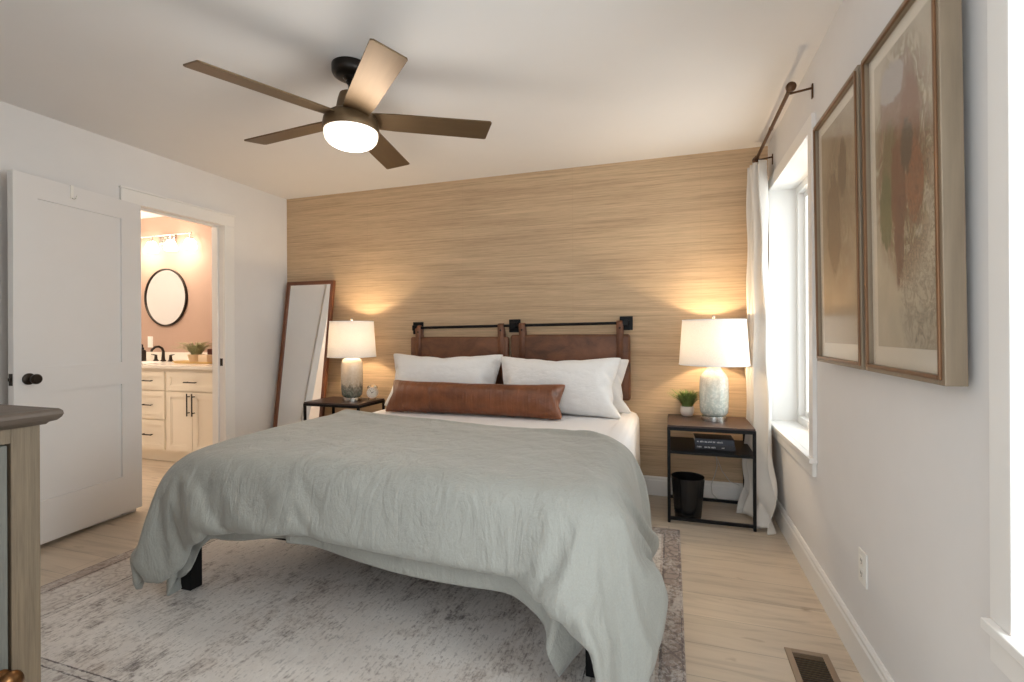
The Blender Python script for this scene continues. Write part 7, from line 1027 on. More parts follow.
PILLOW_BACK = (16, 27, [
-476,34,38,36,37,37,36,36,38,38,38,35,37,37,36,36,34,37,39,36,37,36,38,36,37,39,35,21,-24,-1,3,0,-1,3,-1,0,0,-2,2,-1,0,1,0,0,2,-3,2,0,1,0,2,-1,-3,-18,
10,2,-12,-1,-1,1,0,1,-1,-1,1,-1,2,0,-1,1,2,-2,2,0,-1,2,-3,0,3,-10,-14,16,-3,-9,-7,2,-1,-1,2,0,0,1,0,1,0,0,-2,2,-1,1,-1,1,-1,1,-1,-6,-12,0,23,-7,-6,-6,
-4,2,-3,1,-1,1,0,1,-2,0,1,2,0,-1,0,0,2,-2,0,-4,-20,2,-10,10,4,1,-4,-11,-2,4,-4,2,-1,0,0,2,-2,2,0,-1,2,-1,-1,-1,0,1,-6,13,-6,15,35,1,-18,-6,-9,-3,-2,3,
0,-1,0,0,-1,1,-1,3,-1,1,-2,1,0,-1,0,0,-5,2,-3,-26,3,26,-1,11,-12,1,-1,-1,0,0,1,-2,1,2,-4,1,-1,1,0,1,1,-12,6,1,2,-4,-12,-3,-4,6,1,12,-2,2,-1,2,-2,0,1,
2,-5,3,0,1,-1,0,-2,1,9,-20,-10,11,8,-8,1,1,4,2,3,-1,-1,1,-2,2,-2,1,-2,3,-3,-1,1,0,1,1,-2,1,12,15,-21,-8,-2,-2,-3,4,4,-1,3,-2,0,1,-1,1,-4,0,-2,2,2,-3,
1,1,-3,3,1,8,-7,10,7,-10,0,8,1,2,3,-3,3,-2,1,-1,1,-3,-1,1,-2,1,0,1,-3,1,-1,1,2,7,2,0,-6,1,1,5,2,-1,1,-1,1,-1,1,-2,5,-9,-1,3,-2,1,-1,-2,1,2,-1,1,6,6,
-1,-12,6,5,4,-1,1,0,-1,1,2,-2,0,-5,0,2,-2,0,0,0,1,0,-4,2,1,4,6,3,-4,-1,10,-2,2,-4,2,-1,1,-1,-1,1,-2,1,-2,-1,1,0,-4,2,1,-1,0,0,-2,8,13,-22,25,-1,-1,-1,
3,-3,1,0,-2,1,-1,4,-5,1,1,0,0,0,-2,-1,3,-2,0,-1,0,13,-333,3,2,3,5,0,3,-2,1,-1,4,0,2,-1,2,2,-3,-3,-1,-1,-3,-1,0,-6,-3,0,-1,22,16,0,0,-4,2,-2,3,0,1,-3,
1,-2,1,-1,-1,0,2,0,0,2,-1,-1,4,2,-2,-18,22,4,12,-1,1,-1,0,-1,1,0,0,-1,1,-1,1,-2,2,-1,0,1,0,0,1,-1,0,-9,-9,21,3,6,7,-1,1,0,1,-1,0,0,0,0,1,-2,1,-1,2,-1,
-1,0,2,-2,1,-6,-11,0,19,2,5,5,5,0,1,0,0,0,0,0,-1,1,-1,0,1,0,1,0,0,-2,1,-6,-20,8,-5,21,-1,1,0,12,2,1,-1,1,1,-1,1,0,0,1,-1,0,-1,-1,0,-1,0,-3,-9,8,-14,4,
4,0,2,14,6,7,-2,2,-2,1,1,0,0,0,-1,0,0,0,1,-2,0,-2,-4,1,-5,3,0,16,4,1,-3,-2,12,0,-1,1,0,1,0,1,-1,1,0,0,0,-2,0,-1,1,-11,6,0,0,0,25,-2,-1,1,1,-8,5,1,2,0,
1,1,0,1,-2,-1,0,-1,0,1,-1,0,7,-12,-4,7,1,20,3,0,0,-4,-2,-1,2,0,2,0,1,2,-4,0,0,0,0,1,-2,0,-1,3,-2,3,-12,-2,24,-2,0,-2,-3,-4,1,0,0,-1,0,-2,-13,12,1,2,
-2,2,1,1,0,-1,1,7,-1,0,-2,22,0,0,-4,-3,-2,-3,-2,-2,-2,-3,0,-5,5,1,0,3,-1,-1,6,1,1,2,5,3,0,0,21,0,-1,-4,-6,-5,-3,-2,-1,-1,-1,-11,15,-10,5,1,1,1,0,0,3,
3,4,5,5,3,2,22,1,-6,-10,-9,-2,-5,3,-2,-3,-4,7,-5,4,-3,2,-1,1,-1,2,-1,5,4,7,10,4,1,23,-3,-19,-11,-2,-5,5,-9,5,-1,-3,0,-10,9,1,-2,3,1,1,-2,4,-2,3,5,13,
18,-1,18,-34,-10,2,-1,0,-2,2,-2,-2,1,-1,3,1,0,-2,-2,1,-1,4,0,0,1,-2,3,12,34,18,-6,4,5,7,1,4,-2,1,0,4,1,2,-1,3,2,-5,-3,-1,-2,-4,0,-1,-8,-4,-3,-1,15,
-14,-4,-7,-5,2,-5,2,-2,3,-3,0,0,3,3,-6,-2,3,0,0,3,1,-2,8,3,3,26,27,-7,-21,1,-2,-2,1,-1,1,-3,0,-1,0,-2,2,-6,7,0,1,1,1,-1,3,1,0,21,1,25,-1,-4,-16,-3,-2,
1,2,-2,0,0,0,-2,1,-9,9,1,0,0,1,0,0,0,0,18,7,-1,23,4,-2,-6,-11,-4,-2,-2,2,0,0,0,0,-2,0,1,1,0,0,0,1,1,2,13,4,0,-11,28,-2,1,-1,-8,-4,-1,-1,-1,-1,-2,0,-1,
1,1,1,-1,1,1,1,1,0,5,4,-1,-5,9,10,3,3,9,-1,-4,-2,1,-1,0,0,-2,1,0,0,0,0,1,1,1,0,5,3,-1,2,-1,1,14,3,14,-12,13,-9,2,-1,1,-1,-1,0,-1,0,1,0,1,0,0,1,0,-2,7,
-1,-1,1,-1,26,-3,-11,11,-3,13,-1,-1,-2,-1,0,-1,0,0,0,1,-1,1,0,1,1,-1,-9,6,1,-1,3,27,1,0,2,2,2,-1,-1,0,0,-1,0,-3,3,1,0,0,0,0,0,0,1,-3,-7,-9,-2,-2,29,
-1,2,1,2,1,0,1,0,-1,0,1,1,-2,1,0,1,-2,1,-1,-1,1,0,-7,1,0,-3,27,2,1,2,3,1,0,0,0,1,1,-1,0,1,-1,0,0,1,-2,0,1,-1,-1,-2,-3,-3,-1,29,0,2,3,1,1,1,0,0,1,-2,
-1,2,-1,1,0,-1,0,1,-1,0,0,0,-2,-2,-4,1,27,2,4,2,2,0,-2,1,0,-2,0,1,0,1,-1,1,0,0,-1,2,0,0,0,0,-4,-3,-3,29,1,6,0,-2,-1,3,-5,3,0,-4,1,-13,13,0,-1,2,1,-3,
1,2,-1,3,1,0,-5,-5,22,10,-3,1,-1,-1,0,3,0,-1,1,-3,1,0,1,-2,-1,0,0,3,-2,0,0,0,4,3,-6,])
BOLSTER_FRONT = (10, 41, [
-706,33,35,36,32,36,34,35,37,36,37,34,36,36,35,36,35,35,38,35,36,34,37,37,35,37,34,36,37,36,35,36,36,35,35,36,36,30,38,35,9,10,-13,1,-1,4,-2,1,1,-2,0,
0,1,-1,0,1,-1,1,1,-2,2,-1,2,-2,-1,2,-2,2,1,-2,0,0,1,-1,1,1,-2,-2,6,-2,0,6,13,-8,-8,0,-1,1,2,0,1,-1,-1,1,0,2,-2,1,0,0,1,-2,0,1,1,0,-1,1,0,-1,0,1,0,-2,
3,-2,-1,2,1,2,-2,-9,-1,8,-1,-7,-1,1,0,-1,-1,-1,3,0,-1,1,-2,2,1,-1,1,-2,2,0,-1,0,0,0,0,-1,1,1,-2,2,0,-2,2,1,0,1,-3,-3,-8,-3,29,-4,-15,-11,-1,1,0,2,0,
-3,1,2,-2,3,-1,-2,2,-3,2,-1,1,-1,1,1,-1,0,0,0,-1,3,-2,2,-3,1,2,-2,-1,2,-2,-8,-15,-9,-3,6,6,1,-1,0,-1,1,1,-1,-1,3,-4,1,1,-1,2,-1,0,0,0,0,-1,1,0,0,0,2,
-3,1,-1,2,1,-2,2,-2,0,-11,13,17,-14,5,7,6,-2,-1,0,1,-1,-1,0,2,-3,2,-2,1,0,1,0,-1,1,1,-2,0,-1,0,1,-1,-1,0,0,0,1,-1,-1,1,1,-2,16,-2,-9,-15,5,9,2,1,3,-4,
1,-1,1,0,-3,1,0,1,0,-1,-1,1,-1,1,-1,2,-2,1,1,-1,1,-2,2,0,-1,-1,-1,-1,0,2,2,0,7,7,-8,6,7,-2,-1,-3,4,-4,1,1,-2,0,1,1,-1,0,0,0,-1,1,-1,0,0,1,1,-1,-1,0,1,
-2,1,-1,3,-2,1,-2,1,-4,1,6,11,-9,11,0,0,-2,2,-1,1,2,-2,0,-1,0,-1,1,0,0,0,-2,3,-2,0,-1,1,0,0,0,-1,2,0,-1,2,-4,1,1,0,-2,-1,-1,1,13,-337,4,6,1,10,-3,3,0,
2,-2,1,-2,0,0,3,2,1,0,2,1,-2,1,1,-4,0,1,-1,-1,0,-2,3,-1,0,-1,-4,-1,1,-9,0,-3,-6,26,-29,-15,1,-12,6,0,1,-1,2,-2,2,-1,0,1,-3,1,1,0,0,2,-3,0,4,-2,-2,1,1,
-1,3,-1,-1,-1,0,3,-1,-7,11,-1,13,30,26,-3,-10,-11,0,0,-6,-1,-1,0,0,-1,1,0,-3,2,-1,0,-3,0,-1,3,-1,0,2,0,1,-2,1,-1,-1,2,2,1,0,5,4,0,11,9,3,26,2,-4,-5,
-3,-6,1,-2,-1,-1,0,1,0,0,-1,-1,-2,-1,1,-1,2,-1,0,0,1,1,-1,1,1,0,0,1,0,1,2,-1,6,3,4,4,0,18,3,5,-6,2,0,-1,0,-1,0,0,-1,0,0,-1,-1,1,0,-1,0,0,0,1,0,-1,0,0,
2,0,1,0,0,0,1,1,0,-1,1,2,2,-10,25,1,-5,9,-2,0,0,-2,2,0,1,-1,0,-1,2,0,-1,0,1,0,-1,0,0,0,-1,1,0,0,0,0,0,0,0,-1,1,0,0,-3,6,-14,6,24,1,4,3,1,-1,1,2,-1,1,
-1,2,-1,1,-1,0,1,-1,1,0,-1,2,-2,0,2,-1,0,-1,0,0,-1,0,0,0,-1,-1,1,1,-15,6,1,25,1,6,3,0,3,0,2,-2,1,-1,-2,2,0,0,0,0,1,-1,0,1,-2,1,1,-1,0,0,1,-1,0,0,1,0,
0,-3,3,-2,-1,-3,-6,-2,27,2,7,0,3,-3,1,-1,1,-2,0,3,-1,0,0,1,-1,0,-1,0,1,-1,2,-2,0,0,1,-1,1,0,0,-1,0,0,1,0,0,0,0,-6,-5,26,5,6,1,-5,-3,5,-3,1,4,-2,3,-2,
4,-3,0,-1,-1,1,0,-2,-1,2,-1,1,2,1,-4,0,-2,1,1,-1,-2,2,0,-2,6,0,1,-12,12,6,8,1,10,-4,2,2,2,-2,1,-2,0,0,2,1,2,0,2,1,-2,0,1,-3,0,1,-2,0,0,-2,2,-2,1,-1,
-4,-2,3,-10,-3,-3,7,25,12,-3,4,-8,5,0,-2,0,2,0,2,1,0,0,-2,-1,-1,-1,-2,3,0,-3,4,-1,0,0,1,-1,2,-2,0,-1,0,3,0,-5,8,-1,-4,-27,25,3,7,1,2,1,-1,1,-2,1,0,0,
-1,2,-3,2,-1,0,0,0,0,-1,2,-1,0,-1,3,-3,1,0,-1,2,-1,1,0,0,0,-2,-1,-7,-1,25,2,4,3,0,2,0,1,0,1,0,0,0,-2,2,-1,0,2,-1,1,-1,0,0,0,1,-1,-1,1,0,0,0,-1,0,-1,0,
-1,0,-1,-3,-5,-1,12,3,11,6,-1,-1,2,0,2,-1,0,0,0,1,-1,1,1,-1,0,-1,1,0,0,0,0,0,1,1,-1,-1,-1,0,1,-2,-1,1,-1,0,-5,-5,-5,28,-3,-2,1,2,0,0,1,-1,0,0,0,0,-1,
1,0,-1,0,0,1,-1,0,0,1,-1,1,-1,0,-1,1,1,0,-1,2,0,0,0,3,-10,2,1,23,3,-2,-4,0,1,-2,-2,0,-1,-1,0,0,1,0,-2,1,-1,0,-1,0,2,-1,0,1,0,0,-1,1,-1,1,1,1,1,1,1,0,
-2,9,-1,0,24,1,-4,-6,-5,-1,-2,-2,-2,1,0,0,0,0,-1,0,-1,0,-1,0,-2,2,1,-1,0,0,0,1,0,1,0,1,1,0,3,1,3,2,7,4,-1,27,-2,-16,-11,0,-6,0,-1,0,-1,-1,3,1,-3,2,-1,
-1,-2,1,0,2,-3,0,2,0,0,0,0,1,-2,2,-3,1,4,-7,8,2,3,10,14,2,26,-37,-4,0,-5,-6,5,-1,-1,3,-2,0,-3,4,-4,2,-1,2,0,1,-1,-1,3,-4,1,2,1,-3,1,1,-1,4,-2,-5,6,-4,
-1,6,3,11,30,])
BOLSTER_BACK = (10, 41, [
-706,33,35,36,32,36,34,35,37,36,37,34,36,36,35,36,35,35,38,35,36,34,37,37,35,37,34,36,37,36,35,36,36,35,35,36,36,30,38,35,9,10,-14,2,0,1,0,0,2,-1,-1,
-1,2,0,-1,1,0,0,1,-2,0,0,3,1,-4,1,-2,4,-2,1,-2,1,0,0,1,0,1,-1,3,-3,-4,11,13,-8,-8,-1,2,-1,3,-1,-1,0,0,1,0,1,-1,-1,3,-1,1,0,0,-2,-1,2,0,3,-3,1,-1,2,-2,
2,-2,0,3,-3,0,3,0,-1,-10,8,1,-8,-3,0,1,0,0,1,0,0,0,-1,0,2,-1,0,-1,1,-1,2,0,-2,2,0,-4,2,1,0,0,0,1,0,1,-3,3,0,0,-1,-15,0,29,-20,-9,-1,2,0,-2,-1,1,1,-1,
1,-1,1,-2,3,-2,3,-4,4,-3,1,0,0,-1,3,-2,0,-1,0,3,-4,3,-1,0,0,1,-1,-7,-2,-15,-9,16,6,-12,-1,-1,1,1,-2,1,1,-1,1,-1,1,-2,0,0,2,-3,3,-1,1,-1,1,-1,0,0,0,0,
-2,4,-3,1,2,-2,-1,0,3,3,14,-14,-1,3,13,-1,0,0,1,0,0,-1,0,0,1,-2,3,-1,0,-1,1,-3,1,0,0,0,0,1,0,1,-1,0,-1,1,-2,-1,1,0,2,2,5,-5,-15,8,7,2,0,1,1,-3,2,-3,1,
0,0,-2,3,-3,0,0,2,-1,1,0,0,-1,1,-3,3,-1,-1,1,1,-3,0,1,0,-2,2,-3,4,8,7,-8,3,9,0,-1,-2,0,1,-1,2,-2,0,-1,2,-2,-1,2,-2,0,0,1,-1,0,1,-1,4,-5,1,1,-1,-1,1,1,
-1,-1,1,-2,2,-1,5,10,-9,13,-2,1,-2,2,-2,0,1,-1,0,-3,2,0,0,3,-2,1,-3,3,-2,0,0,0,1,-1,0,0,0,0,1,0,-2,0,1,0,0,-4,-1,1,14,-337,4,6,1,10,-3,3,0,2,-2,1,-2,
0,0,3,2,1,0,2,1,-2,1,1,-4,0,1,-1,-1,0,-2,3,-1,0,-1,-4,-1,1,-9,0,-3,-6,26,13,-2,2,-8,6,-3,1,-1,3,0,2,0,1,-3,-1,0,-1,-1,-1,1,0,-2,4,0,-2,1,1,0,1,-1,-1,
-1,-1,3,1,-2,6,-2,0,-13,26,4,7,1,0,0,0,0,0,0,0,0,0,0,1,-2,0,-1,0,-1,2,-1,1,-1,1,1,0,-1,0,2,-3,1,1,0,1,-1,-1,2,-1,-7,-4,26,-1,6,5,1,-1,2,0,0,0,-1,1,0,
0,-1,2,-2,3,-1,1,0,-2,0,1,0,-1,0,1,0,-2,1,0,-1,1,0,0,0,-2,-4,-6,1,18,9,3,2,1,0,1,1,0,0,1,1,0,-1,1,-1,1,-1,1,0,-2,2,0,-1,0,0,0,0,0,0,0,0,-1,0,-1,0,0,0,
-6,-5,-7,25,-4,3,6,-2,1,1,0,0,0,-1,-1,1,0,0,0,0,1,-1,-1,1,0,0,1,-1,1,0,-1,0,0,-1,0,2,0,-2,-1,0,-1,-3,-5,5,24,2,0,-6,3,0,-2,-1,0,-1,0,0,-1,1,-2,1,1,-2,
0,0,0,0,0,0,1,-1,0,0,0,1,0,1,0,2,2,0,-1,-2,5,4,-3,25,1,-5,-5,-1,-6,0,-2,-1,0,1,-1,-1,0,1,-1,-1,-1,0,0,-2,3,-1,1,-1,2,0,0,-1,0,0,2,0,0,-2,7,3,3,5,2,1,
27,-4,-12,-8,-13,8,-7,2,-6,5,-1,2,1,-1,0,-2,-1,0,0,0,1,-5,5,-1,1,0,0,0,1,0,1,-2,1,0,5,-2,3,7,6,14,1,26,-37,-6,-2,3,-12,9,-5,5,-2,-4,2,-2,4,-3,2,-1,1,
0,1,0,0,0,-2,0,1,2,-3,1,-1,1,2,-1,-2,0,1,-3,5,4,12,30,12,6,8,1,10,-4,2,2,2,-2,1,-2,0,0,2,1,2,0,2,1,-2,0,1,-3,0,1,-2,0,0,-2,2,-2,1,-1,-4,-2,3,-10,-3,
-3,7,25,-31,-9,0,-11,10,-4,-1,-1,2,-3,4,0,-2,0,0,-1,2,-2,-1,2,0,-1,2,-1,-1,1,0,-1,2,2,-1,-2,0,2,1,-4,9,3,14,3,25,-2,-19,-5,1,-6,3,-1,-1,-1,2,-2,0,2,
-2,-1,0,-3,1,-1,1,0,0,1,1,0,0,1,1,-1,-4,3,1,2,1,1,1,1,3,7,17,25,1,-4,-8,-5,-2,-2,-1,-1,0,-1,0,0,0,0,0,-2,1,-1,1,-2,1,0,1,0,0,1,-2,0,2,0,1,1,-1,2,0,1,
4,9,5,1,12,11,0,-3,0,-2,-2,-1,-1,0,0,-1,-1,0,0,-1,0,0,0,0,1,-1,1,-1,0,-1,1,1,1,-1,2,0,0,2,0,2,2,-3,8,1,-10,28,-9,8,-3,2,-1,1,-1,0,0,-1,1,0,0,-1,0,1,0,
0,0,0,0,-2,1,0,1,0,0,0,1,-1,0,0,0,0,1,0,3,-8,-3,5,23,1,-2,10,-2,1,0,1,1,-1,2,-1,1,0,0,0,-1,1,-1,2,-1,0,1,-1,1,-1,-1,1,-1,1,-1,0,0,-1,-1,0,1,0,-3,-4,1,
24,1,7,2,1,3,-1,1,-1,1,-1,0,0,1,0,0,0,0,2,-2,-1,1,0,0,-1,2,1,-2,0,0,0,0,-1,0,1,-1,-2,-1,-2,-5,-3,27,4,6,1,-3,2,-1,1,-1,1,1,0,0,-1,1,0,1,-3,0,-1,2,-2,
2,0,0,0,0,0,1,-2,2,-1,1,0,1,-1,0,0,-2,-8,-3,26,6,4,0,2,-10,8,-3,1,3,-3,4,-2,2,-2,1,-2,1,-1,1,-1,0,1,-2,1,1,0,-2,0,-1,-1,2,-1,-2,-1,3,-1,4,1,2,-13,])
# ------------------------------------------------------------------ rug
cxr, cyr = (RX0 + RX1) / 2, (RY0 + RY1) / 2
hx_, hy_ = (RX1 - RX0) / 2, (RY1 - RY0) / 2
rg = MB()
rg.box((-hx_, -hy_, 0), (hx_, hy_, .011), .004)
o = rg.build('area_rug', M['rug'], loc=(cxr, cyr, .0005))
tag(o, 'large distressed grey and cream area rug with worn border under the bed', 'rug')

# ------------------------------------------------------------------ bed
bed = thing('bed_frame', 'black metal bed frame on square legs under the mattress', 'bed', (-1.81, -1.03, 0))
BX0, BX1, BYF, BYH = -.96, .96, -1.006, .98
f = MB()
f.box((BX0, BYF + .01, .258), (BX0 + .04, BYH, .296), .003).box((BX1 - .04, BYF + .01, .258), (BX1, BYH, .296), .003)
f.box((BX0 + .04, BYF + .10, .266), (BX1 - .04, BYF + .14, .296), .003).box((BX0 + .04, BYH - .04, .258), (BX1 - .04, BYH, .296), .003).box((-.02, BYF + .14, .262), (.02, BYH - .04, .279))
f.build('side_rails', M['black'], bed)
s_ = MB()
for k in range(13): s_.box((BX0 + .03, BYF + .06 + k * .15, .280), (BX1 - .03, BYF + .13 + k * .15, .298))
s_.build('slats', M['matblack'], bed)
for x in (BX0, BX1 - .06):
    for y in (BYF, BYH - .06):
        MB().box((x, y, .0125 if y < .3 else .0005), (x + .06, y + .06, .296), .003).build('leg', M['black'], bed)

mt = MB()
mt.box((-.955, -1.0, .300), (.955, .985, .600), .055, 5)
o = mt.build('mattress', M['sheet'], loc=(-1.81, -1.03, 0), smooth=60)
tag(o, 'thick mattress in a fitted white sheet lying on the black bed frame', 'mattress')

def side_sheet(u, v):
    y = -.05 - 1.28 * u
    w_ = .004 * math.sin(u * 31) + .003 * math.sin(u * 12 + 1)
    prof = ((-.960, .6045), (-.905, .6035), (-.872, .592), (-.853, .560), (-.850, .50), (-.849, .40), (-.848, .30), (-.847, .215))
    k = min(6, int(v * 7)); f_ = v * 7 - k; p, q = prof[k], prof[k + 1]
    return (p[0] + (q[0] - p[0]) * f_ + w_ * max(0, v - .45), y, p[1] + (q[1] - p[1]) * f_ + (.010 * math.sin(u * 13) if v > .99 else 0))


o = MB().grid(side_sheet, 60, 28).build('flat_sheet', M['sheet'], smooth=180)
tag(o, 'white flat sheet hanging down the side of the bed facing the books', 'sheet')

# duvet folded in half: a filled upper layer and the thin layer below it
def sew(front, back):
    """two grids of points sewn along their common border"""
    ny, nx = front.shape[:2]; idx = {}; pts = []; faces = []
    for s, g in ((1, front), (-1, back)):
        for j in range(ny):
            for i in range(nx):
                if s == -1 and (i in (0, nx - 1) or j in (0, ny - 1)): idx[s, i, j] = idx[1, i, j]; continue
                idx[s, i, j] = len(pts); pts.append(g[j, i])
    for s in (1, -1):
        for j in range(ny - 1):
            for i in range(nx - 1):
                q = [idx[s, i, j], idx[s, i + 1, j], idx[s, i + 1, j + 1], idx[s, i, j + 1]]
                faces.append(q if s == 1 else q[::-1])
    return np.array(pts), faces


ctr = np.array((-1.81, -1.5, 0))
pts_, fc = sew(surface(DUVET_TOP), double_grid(surface(DUVET_UNDERSIDE)))
duvet = raw('duvet', pts_ - ctr, fc, M['duvet'], sub=1); duvet.location = ctr
tag(duvet, 'sage grey linen duvet folded over the foot half of the bed', 'duvet')
lo_ = surface(DUVET_LOWER) - ctr; nr_, nc_ = lo_.shape[:2]
fc = [(r * nc_ + i, r * nc_ + i + 1, (r + 1) * nc_ + i + 1, (r + 1) * nc_ + i) for r in range(nr_ - 1) for i in range(nc_ - 1)]
o = raw('lower_fold', lo_.reshape(-1, 3), fc, M['duvet'], duvet)
md = o.modifiers.new('Solidify', 'SOLIDIFY'); md.thickness = .006; md.offset = 0
md = o.modifiers.new('Subdivision', 'SUBSURF'); md.levels = 1; md.render_levels = 1


pil, fP = sew(surface(PILLOW_FRONT), surface(PILLOW_BACK))
bol, fB = sew(surface(BOLSTER_FRONT), surface(BOLSTER_BACK))


def cushion(name, co, faces, m, x, yback, z, tilt, sx, sy, sz, rz, label, cat, group=None, flip=False):
    co = co.copy(); co[:, 0] *= sx; co[:, 1] *= sy; co[:, 2] *= sz
    if flip: co[:, 0] *= -1; faces = [q[::-1] for q in faces]
    a = R(tilt); y, zz = co[:, 1] * math.cos(a) - co[:, 2] * math.sin(a), co[:, 1] * math.sin(a) + co[:, 2] * math.cos(a)
    co[:, 1], co[:, 2] = y, zz
    co[:, 2] -= co[:, 2].min(); co[:, 1] -= co[:, 1].max()
    co[:, 0] -= (co[:, 0].max() + co[:, 0].min()) / 2
    o = raw(name, co, faces, m, sub=2); o.location = (x, yback, z); o.rotation_euler.z = R(rz)
    return tag(o, label, cat, group)


PG = 'white pillows against the headboard'
cushion('pillow', pil, fP, M['linen'], -1.345, -.072, .598, 17, .97, .34, 1.06, 0, 'white pillow standing behind the front right pillow, only its right edge showing', 'pillow', PG)
cushion('pillow', pil, fP, M['linen'], -2.315, -.135, .598, 9, 1.06, .66, 1.10, 1.0, 'white pillow leaning on the left leather headboard panel', 'pillow', PG, True)
cushion('pillow', pil, fP, M['linen'], -1.40, -.200, .598, 9, 1.0, .62, 1.075, -1.5, 'front white pillow on the right half of the bed', 'pillow', PG)
cushion('bolster_pillow', bol, fB, M['cognac'], -1.965, -.435, .598, 8, .95, .72, 1.04, .8, 'long cognac brown leather bolster lying in front of the white pillows', 'bolster')

# ------------------------------------------------------------------ wall mounted headboard
hz = lambda x: 1.236 + (x + 1.806) * .0137
hb = thing('headboard', 'brown leather headboard panels strapped to a black rail on the wall', 'headboard', (-1.806, -.001, 0))
L = lambda x: x + 1.806
for x in (-2.665, -1.806, -.944):
    MB().box((L(x) - .047, -.014, hz(x) - .052), (L(x) + .047, 0, hz(x) + .050), .003).box((L(x) - .022, -.075, hz(x) - .022), (L(x) + .022, -.012, hz(x) + .022), .004).build('wall_bracket', M['matblack'], hb)
for xa, xb in ((-2.665, -1.806), (-1.806, -.944)):
    MB().tube([(L(xa) + .01, -.055, hz(xa)), (L(xb) - .01, -.055, hz(xb))], .011, 12).build('rail', M['matblack'], hb, 40)
for (xa, xb, zt, zb) in ((-2.712, -1.845, 1.150, .690), (-1.826, -.912, 1.166, .682)):
    p = MB(); p.box((L(xa), -.066, zb), (L(xb), -.014, zt), .020, 4)
    po = p.build('leather_panel', M['leather'], hb, 60)
    sm = MB(); e = .020
    for (A, B) in (((L(xa) + e, zb + e), (L(xb) - e, zb + e)), ((L(xb) - e, zb + e), (L(xb) - e, zt - e)), ((L(xb) - e, zt - e), (L(xa) + e, zt - e)), ((L(xa) + e, zt - e), (L(xa) + e, zb + e))):
        sm.tube([(A[0], -.0665, A[1]), (B[0], -.0665, B[1])], .0016, 6)
    sm.build('seam', M['strap'], po)
for x in (-2.632, -1.904, -1.729, -.985):
    z_ = hz(x); lx = L(x); w_ = .024
    prof = [(-.070, .70), (-.0705, z_ - .06), (-.074, z_ - .01), (-.070, z_ + .010), (-.055, z_ + .018), (-.040, z_ + .010), (-.037, z_ - .01), (-.0125, z_ - .08), (-.0125, .74)]
    s_ = MB(); A = []
    for (y, z) in prof: A.append((s_.bm.verts.new((lx - w_, y, z)), s_.bm.verts.new((lx + w_, y, z))))
    for a, b_ in zip(A, A[1:]): s_.bm.faces.new((a[0], a[1], b_[1], b_[0]))
    so = s_.build('strap', M['strap'], hb, 50)
    md = so.modifiers.new('Solidify', 'SOLIDIFY'); md.thickness = .004; md.offset = 0
    MB().lathe([(.008, 0), (.008, .002), (.004, .004), (0, .0045)], mtx=Matrix.Translation((lx, -.074, z_ - .035)) @ Matrix.Rotation(R(90), 4, 'X'), n=14).build('rivet', M['bronze'], so, 40)


# ------------------------------------------------------------------ nightstands
def nightstand(x0, x1, y0, y1, h, label):
    t = thing('nightstand', label, 'nightstand', ((x0 + x1) / 2, (y0 + y1) / 2, 0), 0, 'black metal nightstands beside the bed')
    hx, hy = (x1 - x0) / 2, (y1 - y0) / 2; p = .018
    MB().box((-hx + .003, -hy + .003, h - .012), (hx - .003, hy - .003, h), .002).build('tabletop', M['darktop'], t)
    MB().box((-hx, -hy, h - .032), (hx, hy, h - .0125), .001).build('top_frame', M['matblack'], t)
    MB().box((-hx + .002, -hy + .002, .428), (hx - .002, hy - .002, .446), .0015).build('shelf', M['matblack'], t)
    for sx in (-1, 1):
        for sy in (-1, 1):
            ax, ay = sx * (hx - p / 2), sy * (hy - p / 2)
            MB().box((ax - p / 2, ay - p / 2, .008), (ax + p / 2, ay + p / 2, h - .030), .001).box((ax - .008, ay - .008, .0005), (ax + .008, ay + .008, .009)).build('leg', M['matblack'], t)
    for sy in (-1, 1):
        ay = sy * (hy - p / 2)
        MB().box((-hx + p, ay - p / 2, .018), (hx - p, ay + p / 2, .036)).build('stretcher', M['matblack'], t)
    MB().box((-hx, -hy + p, .018), (-hx + p, hy - p, .036)).build('stretcher', M['matblack'], t)
    return t


NR = .604; NL = .626
nightstand(-.655, -.155, -.512, -.075, NR, 'black metal nightstand with a shelf of books, by the curtain')
nightstand(-3.478, -2.950, -.445, -.075, NL, 'black metal nightstand between the leaning mirror and the bed')


